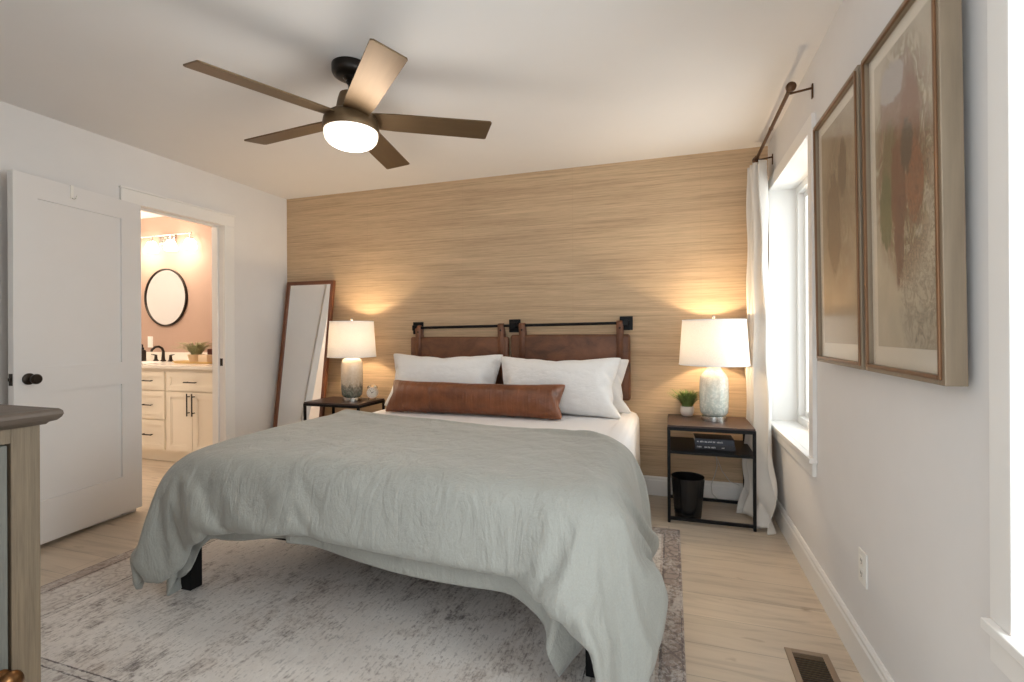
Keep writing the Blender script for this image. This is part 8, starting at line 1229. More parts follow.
# ------------------------------------------------------------------ table lamps
def lamp(loc, body, k, ks, watts, label, neck=True):
    t = thing('table_lamp', label, 'lamp', loc, 0, 'table lamps on the nightstands')
    MB().lathe([(.074 * k, 0), (.078 * k, .002), (.078 * k, .030), (.074 * k, .034), (.02, .036)], n=40).build('base_ring', M['steel'], t, 40)
    pr = [(.060, .034), (.074, .040), (.084, .054), (.088, .09), (.0895, .16), (.089, .24), (.087, .270), (.081, .291), (.068, .309), (.055, .322), (.046, .334), (.044, .352), (.02, .355)]
    if not neck: pr = pr[:6] + [(.0895, .28), (.086, .315), (.076, .338), (.060, .350), (.046, .354), (.02, .355)]
    MB().lathe([(r * k, z) for r, z in pr], n=48).build('lamp_body', M[body], t, 60)
    MB().tube([(0, 0, .353), (0, 0, .42)], .014, 12).tube([(0, 0, .42), (0, 0, .66)], .003, 8).build('socket', M['steel'], t, 40)
    # drum shade, open at both ends, with a rolled hem and a spider
    r0, r1, z0, z1 = .215 * ks, .194 * ks, .362, .655
    sh = MB(); sh.lathe([(r0, z0), (r1, z1)], n=56, cap0=False, cap1=False)
    so = sh.build('lamp_shade', M['shade'], t, 60)
    for ra, za, zb in ((r0, z0 - .001, z0 + .007), (r1, z1 - .007, z1 + .001)):
        hm = MB(); hm.lathe([(ra - .0015, za), (ra + .0015, za), (ra + .0012, zb), (ra - .0015, zb), (ra - .0015, za)], n=56, cap0=False, cap1=False)
        hm.build('shade_hem', M['linen'], so, 60)
    sp = MB()
    for a in range(3):
        an = a * 2 * PI / 3 + .4
        sp.tube([(0, 0, z1 - .012), (r1 * math.cos(an), r1 * math.sin(an), z1 - .004)], .0022, 6)
    sp.build('shade_spider', M['steel'], t)
    MB().lathe([(.004, .655), (.009, .662), (.011, .672), (.008, .682), (0, .687)], n=16).build('finial', M['steel'], t, 60)
    MB().lathe([(.012, .42), (.016, .435), (.030, .47), (.030, .49), (.018, .512), (0, .518)], n=20).build('bulb', M['bulb'], t, 60)
    l = point('lamp_light', (0, 0, .52), watts, (1, .76, .48), .035, t)
    return t


M['bulb'] = emis('warm_bulb', (1, .75, .45), 8)
lamp((-.366, -.258, NR), 'lamp_pale', 1., 1., 16, 'table lamp with a pale mottled glass body, beside the small potted plant')
lamp((-3.138, -.268, NL), 'lamp_drip', .97, .90, 13, 'table lamp with a drip glazed beige and green body, beside the alarm clock', False)


# ------------------------------------------------------------------ things on the nightstands
def tuft(n, r, hgt, spread, wid, curl, seed):
    rnd = random.Random(seed); t = MB()
    for _ in range(n):
        a = rnd.uniform(0, 2 * PI); rr = r * math.sqrt(rnd.random()); lean = spread * (.25 + rnd.random()); hh = hgt * rnd.uniform(.55, 1.05)
        c_, s_ = math.cos(a), math.sin(a); w = wid * rnd.uniform(.6, 1.3); L_ = []
        for k in range(5):
            u = k / 4; d = rr + lean * u ** 1.6; z = hh * (u - curl * u ** 3)
            ww = w * (1 - .85 * u) * (.5 + 1.2 * u if u < .4 else 1)
            L_.append((t.bm.verts.new((c_ * d - s_ * ww, s_ * d + c_ * ww, z)), t.bm.verts.new((c_ * d + s_ * ww, s_ * d - c_ * ww, z + .001))))
        for p, q in zip(L_, L_[1:]): t.bm.faces.new((p[0], p[1], q[1], q[0]))
    return t


pt = thing('potted_plant', 'small green plant in a round white pot left of the nightstand lamp', 'plant', (-.527, -.125, NR))
MB().lathe([(.028, 0), (.036, .004), (.044, .025), (.046, .045), (.043, .066), (.0395, .066), (.041, .045), (.02, .04)], n=28).build('pot', M['pot'], pt, 50)
MB().lathe([(.0405, .056), (.03, .060), (0, .061)], n=20, cap0=False).build('soil', M['soil'], pt, 50)
fo = tuft(360, .034, .150, .085, .0050, .22, 3); o = fo.build('foliage', M['leaf'], pt); o.location.z = .058

bk_blue = mat('navy_book_cover', lin(44, 48, 62), .4, var=.1); bk_dark = mat('black_book_cover', lin(34, 34, 40), .4, var=.1)
M['page'] = mat('cream_paper', lin(222, 214, 200), .8, var=.06, scale=(2, 2, 400)); M['ink'] = mat('white_print', lin(246, 245, 242), .6, var=.02)


def book(loc, rz, w, d, h, cover, runs, label):
    t = thing('book', label, 'book', loc, R(rz), 'books on the nightstand shelf')
    c_ = MB(); c_.box((-w / 2, -d / 2, 0), (w / 2, d / 2, .0025)).box((-w / 2, -d / 2, h - .0025), (w / 2, d / 2, h)).box((-w / 2, -d / 2, .0025), (w / 2, -d / 2 + .003, h - .0025))
    nf = len(c_.bm.faces); rnd = random.Random(int(w * 1e4)); x = -w / 2 + .012
    for nch in runs:
        if nch < 0: x += -nch * .001; continue
        for _ in range(nch):
            cw = rnd.uniform(.0022, .0040); hh = rnd.choice((.0075, .0075, .0105))
            b0 = h / 2 - .005
            c_.box((x, -d / 2 - .0004, b0), (x + .0015, -d / 2, b0 + hh))
            if rnd.random() < .75: c_.box((x, -d / 2 - .0004, b0 + (0 if rnd.random() < .5 else .0048)), (x + cw, -d / 2, b0 + .0012 + (0 if rnd.random() < .5 else .0048)))
            if rnd.random() < .6: c_.box((x + cw - .001, -d / 2 - .0004, b0), (x + cw, -d / 2, b0 + .006))
            x += cw + .0012
        x += .004
    c_.bm.faces.ensure_lookup_table()
    for fa in c_.bm.faces[nf:]: fa.material_index = 1
    co_ = c_.build('cover', cover, t); co_.data.materials.append(M['ink'])
    MB().box((-w / 2 + .004, -d / 2 + .0032, .0026), (w / 2 - .004, d / 2 - .004, h - .0026)).build('pages', M['page'], t)
    return t


book((-.372, -.335, .4465), -1.5, .232, .165, .030, bk_dark, [7, -10, 5, 3, 6, -30, 4], 'black book lying on the nightstand shelf, lower of the two')
book((-.378, -.340, .4770), 1.0, .228, .160, .036, bk_blue, [3, 5, 4, 5, 4, -4, 8], 'navy book lying on top of the black book on the shelf')

# hammered black waste bin
wb = MB(); HB = .262
prof = [(.076, 0), (.080, .004), (.098, HB - .004), (.101, HB), (.098, HB + .001), (.0945, HB - .006), (.077, .010), (0, .010)]
n = 44
for side in (0,):
    pts = []
    zz = [i / 26 for i in range(27)]
    outer = [(.078 + (.101 - .078) * u, .002 + u * (HB - .002)) for u in zz]
    full = [(.06, 0)] + outer + [(.0985, HB + .001), (.0955, HB - .004), (.077, .010), (0, .010)]
    rings = []
    for ri, (r, z) in enumerate(full):
        if r == 0: rings.append([wb.bm.verts.new((0, 0, z))]); continue
        ring = []
        for k in range(n):
            rr = r
            if 2 <= ri <= 25: rr += .0017 * (1 if (k + ri) % 2 else -1)
            ring.append(wb.bm.verts.new((rr * math.cos(2 * PI * k / n), rr * math.sin(2 * PI * k / n), z)))
        rings.append(ring)
    for A, B in zip(rings, rings[1:]):
        for k in range(n):
            if len(B) == 1: wb.bm.faces.new((A[k], A[(k + 1) % n], B[0]))
            else: wb.bm.faces.new((A[k], A[(k + 1) % n], B[(k + 1) % n], B[k]))
    wb.bm.faces.new(rings[0][::-1])
M['bin'] = mat('hammered_black_enamel', (.012, .012, .013), .22, .3, var=.1)
o = wb.build('waste_basket', M['bin'], smooth=25, loc=(-.533, -.385, .0005))
tag(o, 'black hammered waste basket standing on the floor inside the nightstand frame', 'waste basket')

# lamp cord behind the nightstand
cd = MB()
cd.tube([(-.352, -.045, .60), (-.350, -.045, .47), (-.346, -.040, .40), (-.335, -.034, .30), (-.330, -.032, .25), (-.345, -.034, .19), (-.37, -.040, .12), (-.365, -.05, .06), (-.33, -.055, .025), (-.27, -.06, .012), (-.2, -.055, .0055)], .0028, 8)
cd.tube([(-.346, -.040, .40), (-.34, -.038, .33), (-.30, -.036, .22), (-.25, -.034, .15), (-.19, -.034, .13)], .0022, 8)
o = cd.build('power_cord', mat('grey_cord', lin(196, 192, 186), .5, var=.02), smooth=60)
tag(o, 'thin grey power cord hanging against the wall behind the nightstand by the curtain', 'cord')

# twin bell alarm clock
ac = thing('alarm_clock', 'small white twin bell alarm clock on the left nightstand', 'clock', (-2.992, -.195, NL), R(14))
RX = Matrix.Rotation(R(90), 4, 'X')
MB().lathe([(.0, -.02), (.040, -.02), (.046, -.014), (.047, .012), (.044, .020), (.040, .021), (.040, .017)], mtx=Matrix.Translation((0, 0, .062)) @ RX, n=32, cap1=False).build('clock_body', M['pot'], ac, 40)
MB().lathe([(.0405, .0165), (0, .0166)], mtx=Matrix.Translation((0, 0, .062)) @ RX, n=32, cap0=False).build('clock_face', M['plastic'], ac)
hd = MB()
for an, ln, w_ in ((R(60), .020, .0018), (R(-35), .030, .0013)):
    m4 = Matrix.Translation((0, -.0175, .062)) @ Matrix.Rotation(an, 4, 'Y')
    hd.box((-w_, -.0005, -.004), (w_, .0003, ln), mtx=m4)
for k in range(12):
    m4 = Matrix.Translation((0, -.0172, .062)) @ Matrix.Rotation(k * PI / 6, 4, 'Y')
    hd.box((-.0009, -.0003, .031), (.0009, .0002, .037), mtx=m4)
hd.build('clock_hands', M['slot'], ac)
for sx in (-1, 1):
    MB().lathe([(.0, .016), (.012, .013), (.019, .004), (.020, 0), (.017, 0), (0, .006)], mtx=Matrix.Translation((sx * .027, 0, .107)) @ Matrix.Rotation(R(28) * sx, 4, 'Y'), n=20).tube([(sx * .022, 0, .100), (sx * .027, 0, .109)], .003, 8).build('bell', M['steel'], ac, 50)
    MB().tube([(sx * .028, 0, .028), (sx * .036, 0, .001)], [.005, .003], 8).build('foot', M['steel'], ac, 50)
MB().tube([(-.02, 0, .118), (-.012, 0, .134), (.012, 0, .134), (.02, 0, .118)], .0022, 8).build('handle', M['steel'], ac, 50)

# ------------------------------------------------------------------ leaning mirror
ML = 1.672; lean = R(7.7)
mr = thing('floor_mirror', 'tall walnut framed floor mirror leaning in the corner', 'mirror', (-3.742, -.278, .001))
mm = Matrix.Rotation(-lean, 4, 'X'); HW = .258; fw = .032
f = MB()
f.box((-HW, 0, 0), (-HW + fw, .032, ML), .003, mtx=mm).box((HW - fw, 0, 0), (HW, .032, ML), .003, mtx=mm)
f.box((-HW + fw, 0, 0), (HW - fw, .032, fw), .003, mtx=mm).box((-HW + fw, 0, ML - fw), (HW - fw, .032, ML), .003, mtx=mm)
f.build('mirror_frame', M['walnut'], mr)
MB().box((-HW + fw - .004, .010, fw - .004), (HW - fw + .004, .014, ML - fw + .004), mtx=mm).build('mirror_glass', M['mirror'], mr)

# ------------------------------------------------------------------ curtain rod and curtain
rod = thing('curtain_rod', 'bronze curtain rod on two brackets above the window', 'curtain rod', (0, -.6, 2.31))
MB().tube([(-.095, .45, -.004), (-.095, -.52, .004)], .0095, 14).tube([(-.095, -.05, .0), (-.095, -.06, .0)], .0115, 14).build('rod', M['rod'], rod, 40)
for y, s_ in ((.45, 1), (-.52, -1)):
    MB().lathe([(.010, 0), (.020, .003), (.023, .010), (.021, .022), (.012, .028), (0, .030)], mtx=Matrix.Translation((-.095, y, -.004 * s_)) @ Matrix.Rotation(R(-90) * s_, 4, 'X'), n=22).build('finial', M['rod'], rod, 40)
for y in (.425, -.508):
    MB().tube([(-.095, y, -.016), (-.080, y, -.014), (-.004, y, -.004)], .0055, 8).box((-.006, y - .010, -.052), (-.0005, y + .010, .014), .001).lathe([(.014, -.006), (.014, .006)], mtx=Matrix.Translation((-.095, y, 0)) @ RX, n=16).build('bracket', M['rod'], rod, 40)

KP = 3.5
def cur(u, v):                       # u along the pleats, v from hem (0) to header (1)
    z = 2.262 * v
    b = max(0., 1 - z / .55)         # flare and pooling towards the floor
    low = max(0., 1 - z / 1.6)
    y = -.098 - u * (.165 + .14 * low + .12 * b) - .02 * math.sin(u * 9) * low
    A = .050 + .012 * math.sin(u * 5 + 1) + .010 * low
    ph = 2 * PI * KP * u + .5 * math.sin(v * 3 + u * 4)
    x = -.088 - .012 * low + A * math.sin(ph) * (1 - .25 * b)
    y += .018 * math.cos(ph) * (1 - low * .5)
    if b > 0:
        x += -.07 * b * (1 - u) + .022 * b * math.sin(u * 23 + z * 18)
        y += -.03 * b * math.sin(u * 11 + z * 14) - .04 * b * b * u
        z += .022 * b * (1 + math.sin(u * 17)) - .012 * b
    x += .004 * math.sin(v * 26 + u * 31)
    return (min(-.022, x), min(-.070, y), max(.006, z))


o = MB().grid(cur, 150, 90).build('curtain', M['curtain'] if 'curtain' in M else mat('off_white_curtain', lin(218, 212, 204), .9, var=.02, scale=(30, 30, 30), sheen=.2), smooth=180)
md = o.modifiers.new('Solidify', 'SOLIDIFY'); md.thickness = .003; md.offset = 0
tag(o, 'off-white curtain panel bunched in the corner beside the window', 'curtain')

# ------------------------------------------------------------------ ceiling fan
fn = thing('ceiling_fan', 'bronze five blade ceiling fan with a lit round globe', 'ceiling fan', (-2.058, -1.735, H))
MB().lathe([(.086, -.0005), (.087, -.006), (.086, -.034), (.080, -.046), (.066, -.054), (.036, -.058), (.030, -.066), (.016, -.072), (0, -.072)], n=40).build('canopy', M['fanblack'], fn, 40)
MB().lathe([(.020, -.066), (.024, -.078), (.014, -.090)], n=20).tube([(0, 0, -.08), (0, 0, -.16)], .0125, 16).build('downrod', M['fanblack'], fn, 40)
MB().lathe([(.020, -.122), (.036, -.126), (.052, -.134), (.060, -.160), (.068, -.206), (.074, -.214), (.074, -.218)], n=40).build('motor_cover', M['fanbronze'], fn, 40)
MB().lathe([(.076, -.218), (.092, -.224), (.114, -.240), (.124, -.258), (.128, -.280), (.129, -.306), (.126, -.310), (.05, -.311)], n=48).build('motor_housing', M['fanbronze'], fn, 40)
MB().lathe([(.122, -.310), (.123, -.326), (.118, -.346), (.104, -.364), (.082, -.376), (.045, -.383), (0, -.385)], n=48, cap0=True).build('light_globe', emis('lit_opal_globe', (1, .88, .72), 1.15), fn, 60)
pit = R(12)
for k in range(5):
    a = R(29.8 + 72 * k); bl = MB()
    pr = [(.085, -.056), (.20, -.064), (.654, -.071), (.662, -.060), (.650, .067), (.641, .072), (.20, .064), (.085, .056)]
    mt4 = Matrix.Translation((0, 0, -.250)) @ Matrix.Rotation(a, 4, 'Z') @ Matrix.Rotation(-pit, 4, 'X')
    bl.prism(pr, -.0035, .0035, .0015)
    o = bl.build('blade', M['fanbronze'], fn); o.matrix_local = mt4
    br = MB(); br.prism([(.055, -.03), (.10, -.045), (.165, -.030), (.165, .030), (.10, .045), (.055, .03)], .0042, .009, .001)
    b2 = br.build('blade_iron', M['fanblack'], o)
point('fan_light', (0, 0, -.43), 8, (1, .93, .84), .13, fn)

# ------------------------------------------------------------------ framed pictures
def artwork(name, paper, blots, vein, seed):
    m, nt, b = newmat(name); off = seed * 3.7
    base = noise(nt, coords(nt, (3 + seed, 7, 5)), 1, 5, .6, .6)
    c = ramp(nt, base, [(.3, mul(paper, .84)), (.7, mul(paper, 1.08))])
    tc = N(nt, 'ShaderNodeTexCoord'); sx = N(nt, 'ShaderNodeSeparateXYZ'); nt.links.new(tc.outputs['Object'], sx.inputs[0])
    wn = noise(nt, coords(nt, (1, 15 + seed, 10), (0, 0, 0)), 1, 7, .66, 1.1)
    ey = math_(nt, 'DIVIDE', sx.outputs[1], .20); ez = math_(nt, 'DIVIDE', math_(nt, 'SUBTRACT', sx.outputs[2], .58), .36)
    em = math_(nt, 'ADD', math_(nt, 'MULTIPLY', ey, ey), math_(nt, 'MULTIPLY', ez, ez))
    wash = ramp(nt, wn, [(.32, mul(paper, .9)), (.42, lin(146, 122, 98)), (.48, lin(118, 84, 62)), (.53, lin(128, 116, 86)), (.60, mul(paper, 1.02)), (.68, lin(132, 120, 110))])
    c = mixc(nt, ramp(nt, em, [(.45, .95 if seed == 1 else .5), (1.2, 0.)]), c, wash)
    for i, (y, z, ry, rz, col, th) in enumerate(blots):
        dy = math_(nt, 'DIVIDE', math_(nt, 'SUBTRACT', sx.outputs[1], y), ry); dz = math_(nt, 'DIVIDE', math_(nt, 'SUBTRACT', sx.outputs[2], z), rz)
        r2 = math_(nt, 'ADD', math_(nt, 'MULTIPLY', dy, dy), math_(nt, 'MULTIPLY', dz, dz))
        nn = noise(nt, coords(nt, (1, 13 + 2 * i, 9 + i)), 1, 8, .74, .9)
        v = math_(nt, 'SUBTRACT', math_(nt, 'MULTIPLY', nn, 1.7), r2)
        c = mixc(nt, ramp(nt, v, [(th - .14, 0.), (th + .06, .9)]), c, lin(*col))
    if vein:
        y, z, ry, rz, col = vein
        n2 = noise(nt, coords(nt, (1, 30, 22)), 1, 7, .75, 1.2)
        line = math_(nt, 'ABSOLUTE', math_(nt, 'SUBTRACT', n2, .5))
        dy = math_(nt, 'DIVIDE', math_(nt, 'SUBTRACT', sx.outputs[1], y), ry); dz = math_(nt, 'DIVIDE', math_(nt, 'SUBTRACT', sx.outputs[2], z), rz)
        r2 = math_(nt, 'ADD', math_(nt, 'MULTIPLY', dy, dy), math_(nt, 'MULTIPLY', dz, dz))
        lf = math_(nt, 'MULTIPLY', ramp(nt, line, [(.0, 1.), (.035, 0.)]), ramp(nt, r2, [(.5, 1.), (1., 0.)]))
        c = mixc(nt, math_(nt, 'MULTIPLY', lf, .75), c, lin(*col))
    nt.links.new(c, b.inputs['Base Color']); b.inputs['Roughness'].default_value = .6
    return m


M['frame'] = mat('aged_silver_frame', lin(146, 130, 110), .45, .35, var=.12, scale=(60, 60, 5), bmp=.2, bscale=(60, 60, 60), bdist=.001)
M['frameface'] = mat('bronze_gilt_moulding', lin(120, 86, 58), .35, .5, var=.2, scale=(20, 20, 8))
M['mat'] = mat('ivory_mat_board', lin(218, 208, 190), .8, var=.02)


def picture(y0, y1, z0, h, art, label):
    w_ = y1 - y0
    t = thing('framed_picture', label, 'picture', (-.016, (y0 + y1) / 2, z0), 0, 'framed pictures on the right wall')
    lean = math.atan2(.010, h); m4 = Matrix.Rotation(-lean, 4, 'Y')
    D = .042; hw = w_ / 2; f = .022
    # outer case with a stepped face
    fr = MB()
    for (a, b_) in (((-D, -hw, 0), (0, -hw + f, h)), ((-D, hw - f, 0), (0, hw, h)), ((-D, -hw + f, 0), (0, hw - f, f)), ((-D, -hw + f, h - f), (0, hw - f, h))): fr.box(a, b_, .002, mtx=m4)
    fr.build('frame', M['frame'], t)
    MB().box((0, -hw + .10, .06), (.0150, hw - .10, .30)).build('backing', M['mat'], t)
    e = .010; mo = MB(); i0 = .012
    for (a, b_) in (((-D - .005, -hw + i0, i0), (-D + .004, -hw + i0 + e, h - i0)), ((-D - .005, hw - i0 - e, i0), (-D + .004, hw - i0, h - i0)), ((-D - .005, -hw + i0 + e, i0), (-D + .004, hw - i0 - e, i0 + e)), ((-D - .005, -hw + i0 + e, h - i0 - e), (-D + .004, hw - i0 - e, h - i0))): mo.box(a, b_, .002, mtx=m4)
    mo.build('moulding', M['frameface'], t)
    MB().box((-.028, -hw + f - .004, f - .004), (-.024, hw - f + .004, h - f + .004), mtx=m4).build('mat_board', M['mat'], t)
    g = .040
    MB().box((-.0290, -hw + f + g, f + .055), (-.0282, hw - f - g, h - f - g), mtx=m4).build('artwork', art, t)
    MB().box((-.036, -hw + f - .003, f - .003), (-.0345, hw - f + .003, h - f + .003), mtx=m4).build('pane', M['artglass'], t)
    return t


a1 = artwork('ink_and_wash_print', lin(186, 174, 152), [(.03, .74, .12, .14, (126, 96, 78), .34), (-.05, .66, .07, .16, (116, 70, 44), .30), (.07, .55, .07, .20, (104, 94, 62), .32),
     (.02, .50, .06, .22, (104, 56, 36), .36), (-.07, .50, .06, .13, (136, 80, 50), .30), (.10, .46, .05, .16, (88, 94, 58), .36), (.02, .36, .04, .16, (98, 54, 40), .38), (-.03, .60, .05, .10, (66, 54, 44), .44), (.05, .80, .10, .07, (164, 156, 152), .3)], (-.09, .34, .14, .34, (54, 48, 46)), 1)
a2 = artwork('faded_wash_print', lin(166, 148, 122), [(.05, .52, .10, .24, (116, 94, 70), .32), (-.05, .70, .06, .14, (106, 86, 64), .36)], (.02, .60, .14, .24, (98, 82, 66)), 2)
picture(-2.375, -1.918, 1.059, .955, a1, 'large framed print with rust and olive blots, nearer the camera on the right wall')
picture(-1.888, -1.386, 1.059, .960, a2, 'framed pale brown print between the window and the rust coloured print')

# ------------------------------------------------------------------ outlet and floor vent
ot = thing('wall_outlet', 'white double outlet plate low on the right wall', 'outlet', (0, -1.712, .365))
MB().box((-.006, -.036, -.058), (-.0003, .036, .058), .002).build('cover_plate', M['plastic'], ot)
for s_ in (-1, 1):
    r = MB(); r.box((-.0085, -.017, s_ * .022 - .016), (-.0062, .017, s_ * .022 + .016), .001); ro = r.build('receptacle', M['plastic'], ot)
    q = MB()
    for dy in (-.006, .006): q.box((-.009, dy - .0012, s_ * .022 - .002), (-.0084, dy + .0012, s_ * .022 + .008))
    q.box((-.009, -.0022, s_ * .022 - .010), (-.0084, .0022, s_ * .022 - .006)); q.build('slots', M['slot'], ro)

vt = thing('floor_vent', 'taupe metal floor vent in the planks by the right wall', 'vent', (-.163, -1.80, .0004))
M['vent'] = mat('taupe_metal', lin(150, 130, 112), .4, .4, var=.06)
f = MB(); vx, vy = .071, .155
f.box((-vx, -vy, 0), (-vx + .022, vy, .006), .002).box((vx - .022, -vy, 0), (vx, vy, .006), .002).box((-vx + .022, -vy, 0), (vx - .022, -vy + .022, .006), .002).box((-vx + .022, vy - .022, 0), (vx - .022, vy, .006), .002)
f.build('vent_frame', M['vent'], vt)
MB().box((-vx + .020, -vy + .020, .0001), (vx - .020, vy - .020, .0012)).build('vent_well', M['slot'], vt)
lv = MB()
for k in range(20):
    y = -vy + .030 + k * .0128
    lv.box((-vx + .022, y, .0014), (vx - .022, y + .0036, .0048))
lv.box((-vx + .022, vy - .045, .0014), (vx - .022, vy - .022, .0040))
lv.build('louvers', mat('dark_vent_metal', lin(92, 76, 60), .45, .5, var=.08), vt)

# ------------------------------------------------------------------ weathered oak cabinet in the left foreground
cb = thing('oak_cabinet', 'weathered grey oak cabinet at the left edge of the view', 'cabinet', (-2.07, -3.19, 0))
yF, yN, D = .266, -.255, .52     # face looks to +x
b = MB()
b.box((-D, yN, .0005), (-.025, yF, .966)).box((-.025, yF - .055, .0005), (0, yF, .966), .002).box((-.025, yN, .0005), (0, yN + .06, .966), .002).box((-.025, yN + .06, .932), (0, yF - .055, .966), .001).box((-.025, yN + .06, .0005), (0, yF - .055, .07), .001)
b.build('carcass', M['oakgrey'], cb)
tp = MB(); prof = [(.012, .9665), (.018, .972), (.034, .976), (.044, .984), (.048, .992), (.046, .999), (.038, 1.004), (0, 1.005)]
rings = []
for (e, z) in prof:
    ex = e; ey = e * .45
    rings.append([tp.bm.verts.new(p) for p in ((-D, yN - .0, z), (ex, yN - .0, z), (ex, yF + ey, z), (-D, yF + ey, z))])
tp.bm.faces.new(rings[0][::-1]); tp.bm.faces.new(rings[-1])
for A, B in zip(rings, rings[1:]):
    for k in range(4): tp.bm.faces.new((A[k], A[(k + 1) % 4], B[(k + 1) % 4], B[k]))
tp.build('cabinet_top', M['oaktop'], cb, 30)
dp = MB(); y0, y1, z0, z1 = yN + .064, yF - .059, .075, .928
dp.box((-.024, y0, z0), (-.004, y0 + .05, z1), .002).box((-.024, y1 - .05, z0), (-.004, y1, z1), .002).box((-.024, y0 + .05, z0), (-.004, y1 - .05, z0 + .05), .002).box((-.024, y0 + .05, z1 - .05), (-.004, y1 - .05, z1), .002).box((-.024, y0 + .04, z0 + .04), (-.012, y1 - .04, z1 - .04))
do = dp.build('door', M['oakpanel'], cb)
KZ = .400
MB().lathe([(.022, 0), (.020, .004), (.009, .008), (.008, .020), (.020, .026), (.027, .034), (.024, .043), (.014, .049), (0, .051)], mtx=Matrix.Translation((-.004, y1 - .016, KZ)) @ Matrix.Rotation(R(90), 4, 'Y'), n=24).build('knob', mat('antique_bronze', lin(120, 84, 52), .3, .9, var=.2), do, 50)

# ------------------------------------------------------------------ bathroom
VX0, VX1, VF, VB = -6.10, -4.36, -.445, BY - .001
va = thing('vanity_cabinet', 'cream bathroom vanity cabinet with panelled doors and drawers', 'vanity cabinet', (0, 0, 0))
VT = .868
b = MB(); b.box((VX0, VF + .02, .098), (VX1, VB, VT)).box((VX0 + .02, VF + .075, .0005), (VX1 - .02, VB - .02, .098))
b.build('carcass', M['cream'], va)


def shaker(par, name, x0, x1, z0, z1, st=.045):
    d = MB(); F0, F1 = VF, VF + .0195; rc = .007
    d.box((x0, F0, z0), (x0 + st, F1, z1), .001).box((x1 - st, F0, z0), (x1, F1, z1), .001).box((x0 + st, F0, z0), (x1 - st, F1, z0 + st), .001).box((x0 + st, F0, z1 - st), (x1 - st, F1, z1), .001)
    d.box((x0 + st - .002, F0 + rc, z0 + st - .002), (x1 - st + .002, F1, z1 - st + .002))
    i = st + .012
    for (a, c_) in (((x0 + st, z0 + st), (x1 - st, z0 + i)), ((x0 + st, z1 - i), (x1 - st, z1 - st)), ((x0 + st, z0 + st), (x0 + i, z1 - st)), ((x1 - i, z0 + st), (x1 - st, z1 - st))):
        d.box((a[0], F0 + .0035, a[1]), (c_[0], F1, c_[1]))
    return d.build(name, M['cream'], par)


def pull(par, x, z, ln, vertical=False):
    p = MB(); h = ln / 2; y = VF - .028
    e = (lambda s: (x, y, z + s)) if vertical else (lambda s: (x + s, y, z))
    p.tube([e(-h), e(h)], .0055, 10)
    for s in (-h * .72, h * .72):
        q = e(s); p.tube([q, (q[0], VF + .001, q[2])], .0045, 8)
    p.build('bar_pull', M['bronze'], par, 40)


def bank(x0, x1):      # wide drawer over a pair of doors
    o = shaker(va, 'drawer', x0, x1, .672, .838); pull(o, (x0 + x1) / 2, .752, .14)
    xm = (x0 + x1) / 2
    o = shaker(va, 'door', x0, xm - .003, .125, .660, .052); pull(o, xm - .030, .552, .20, True)
    o = shaker(va, 'door', xm + .003, x1, .125, .660, .052); pull(o, xm + .030, .552, .20, True)


bank(-5.005, -4.375)
for (z0, z1) in ((.672, .838), (.405, .660), (.125, .393)):
    o = shaker(va, 'drawer', -5.445, -5.035, z0, z1); pull(o, -5.235, (z0 + z1) / 2, .145)
bank(-6.085, -5.475)

ct = thing('vanity_countertop', 'white stone countertop with backsplash on the bathroom vanity', 'countertop', (0, 0, 0))
MB().box((VX0 - .01, VF - .018, VT + .0005), (VX1 + .012, VB, VT + .032), .003).build('slab', M['quartz'], ct)
MB().box((VX0 - .01, VB - .020, VT + .0325), (VX1 + .012, VB, VT + .125), .002).build('backsplash', M['quartz'], ct)
sk = MB(); sk.lathe([(.215, .0), (.210, .004), (.195, .0035), (.19, .001)], c=(0, 0, 0), n=40, mtx=Matrix.Translation((-5.70, -.20, VT + .0325)) @ Matrix.Diagonal((1, .75, 1, 1)), cap0=False)
sk.build('basin_rim', M['plastic'], ct, 40)
CT = VT + .0325

fc_ = thing('bathroom_faucet', 'dark bronze bathroom faucet with two lever handles', 'faucet', (-5.655, .005, CT))
MB().lathe([(.028, 0), (.026, .008), (.017, .02), (.015, .05)], n=20).tube([(0, 0, .04), (0, .002, .10), (0, -.012, .135), (0, -.045, .155), (0, -.085, .150), (0, -.115, .125), (0, -.122, .105)], [.015, .013, .012, .012, .012, .012, .011], 12).build('spout', M['bronze'], fc_, 50)
for s_ in (-1, 1):
    MB().lathe([(.026, 0), (.024, .008), (.015, .022), (.012, .060), (.014, .066), (0, .069)], c=(s_ * .105, 0, 0), n=20).tube([(s_ * .105, 0, .064), (s_ * .165, -.006, .072)], [.007, .004], 8).build('faucet_handle', M['bronze'], fc_, 50)

sd = thing('soap_dispenser', 'dark soap pump bottle behind the bathroom faucet', 'soap dispenser', (-5.905, -.03, CT))
MB().lathe([(.030, 0), (.032, .004), (.032, .10), (.026, .115), (.012, .122), (.012, .13)], n=24).build('bottle', M['bronze'], sd, 40)
MB().tube([(0, 0, .128), (0, 0, .175)], .006, 8).tube([(0, 0, .172), (0, -.035, .170), (0, -.042, .162)], .005, 8).lathe([(.014, .128), (.014, .142), (.006, .145)], n=16).build('pump', M['black'], sd, 40)

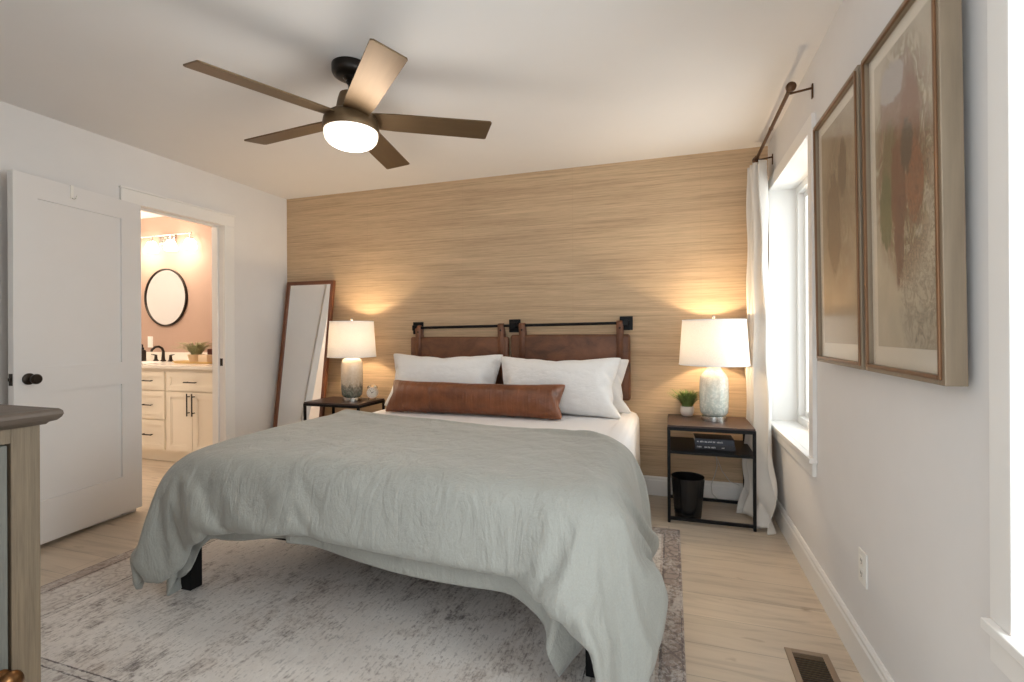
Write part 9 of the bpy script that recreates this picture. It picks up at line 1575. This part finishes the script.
TX, TY = -5.00, -.13
tr_ = MB()
def rr(w_, d_, r_, n=6):
    o_ = []
    for cx_, cy_, a0 in ((w_ - r_, d_ - r_, 0), (-w_ + r_, d_ - r_, 90), (-w_ + r_, -d_ + r_, 180), (w_ - r_, -d_ + r_, 270)):
        for k in range(n + 1): o_.append((cx_ + r_ * math.cos(R(a0 + 90 * k / n)), cy_ + r_ * math.sin(R(a0 + 90 * k / n))))
    return o_
layers = [(rr(.24, .085, .05), 0), (rr(.262, .097, .055), .020), (rr(.256, .091, .05), .020), (rr(.246, .081, .046), .008)]
rings = [[tr_.bm.verts.new((x, y, z)) for x, y in pl] for pl, z in layers]
tr_.bm.faces.new(rings[0][::-1]); tr_.bm.faces.new(rings[-1])
for A, B in zip(rings, rings[1:]):
    for k in range(len(A)): tr_.bm.faces.new((A[k], A[(k + 1) % len(A)], B[(k + 1) % len(A)], B[k]))
o = tr_.build('tray', mat('gold_wood_tray', lin(214, 180, 120), .4, var=.08, scale=(4, 30, 30)), loc=(TX, TY, CT))
tag(o, 'long shallow golden tray on the bathroom countertop', 'tray')
bp = thing('potted_plant', 'wispy dry green plant in a cream bowl on the bathroom tray', 'plant', (TX - .03, TY, CT + .0085))
MB().lathe([(.050, 0), (.056, .004), (.072, .075), (.069, .076), (.05, .06)], n=26).build('pot', mat('beige_bowl', lin(214, 190, 156), .6, var=.05), bp, 40)
MB().lathe([(.066, .066), (0, .068)], n=20, cap0=False).build('soil', M['soil'], bp)
o = tuft(200, .045, .20, .15, .006, .35, 9).build('foliage', M['leaf2'], bp); o.location.z = .066
cn = MB(); cn.box((-.055, -.035, 0), (.055, .035, .075), .004).box((-.03, -.0358, .024), (.03, -.0350, .052))
o = cn.build('storage_box', mat('cream_card_box', lin(228, 206, 176), .6, var=.03), loc=(TX + .135, TY - .035, CT + .0085)); tag(o, 'small cream box on the golden bathroom tray', 'box')
o = MB().box((-.085, -.012, 0), (.085, .012, .128), .004).box((-.08, -.013, .095), (.08, -.0121, .122)).build('wooden_box', mat('dark_red_wood', lin(96, 48, 34), .5, var=.2, scale=(4, 4, 40)), loc=(TX + .150, TY + .052, CT + .0085)); tag(o, 'dark reddish wooden box standing behind the cream box on the tray', 'box')

bm_ = thing('wall_mirror', 'round thin framed mirror on the bathroom wall', 'mirror', (-5.727, BY - .0005, 1.573))
MB().lathe([(.302, 0), (.305, .004), (.305, .022), (.302, .025), (.293, .025), (.290, .022), (.290, .010)], n=72, mtx=RX, cap0=True, cap1=False).build('mirror_frame', M['bronze'], bm_, 40)
MB().lathe([(.292, .0105), (.292, .014), (0, .014)], n=72, mtx=RX).build('mirror_glass', M['mirror'], bm_)

sw = thing('light_switch', 'white switch plate on the bathroom wall beside the mirror', 'switch', (-5.97, BY, 1.10))
MB().box((-.037, -.006, -.060), (.037, -.0003, .060), .002).build('cover_plate', M['plastic'], sw)
MB().box((-.016, -.009, -.032), (.016, -.0061, .032), .001).build('rocker', M['plastic'], sw)

vl = thing('vanity_light', 'four light nickel bath bar above the bathroom mirror', 'wall light', (-5.69, BY, 2.185))
MB().box((-.11, -.028, -.055), (.11, -.0005, .055), .006).build('backplate', M['steel'], vl)
MB().tube([(-.42, -.085, .03), (.42, -.085, .03)], .0075, 10).tube([(0, -.085, .03), (0, -.02, .015)], .009, 10).build('arm', M['steel'], vl, 40)
M['glowshade'] = emis('lit_opal_shade', (1, .88, .70), 6)
for x in (-.405, -.135, .135, .405):
    MB().tube([(x, -.085, .03), (x, -.085, -.015)], .007, 8).lathe([(.034, -.030), (.036, -.022), (.012, -.010)], c=(x, -.085, 0), n=20).build('socket', M['steel'], vl, 40)
    MB().lathe([(.032, -.032), (.044, -.05), (.055, -.085), (.058, -.125), (.055, -.135), (0, -.135)], c=(x, -.085, 0), n=24).build('glass_shade', M['glowshade'], vl, 50)
for x in (-.27, .27): point('vanity_glow', (x, -.20, -.17), 4.5, (1, .85, .68), .10, vl)
point('bathroom_fill_light', (.1, -1.1, .10), 36, (1, .86, .70), .15, vl)  # added fill light to brighten the bathroom, no fitting behind it
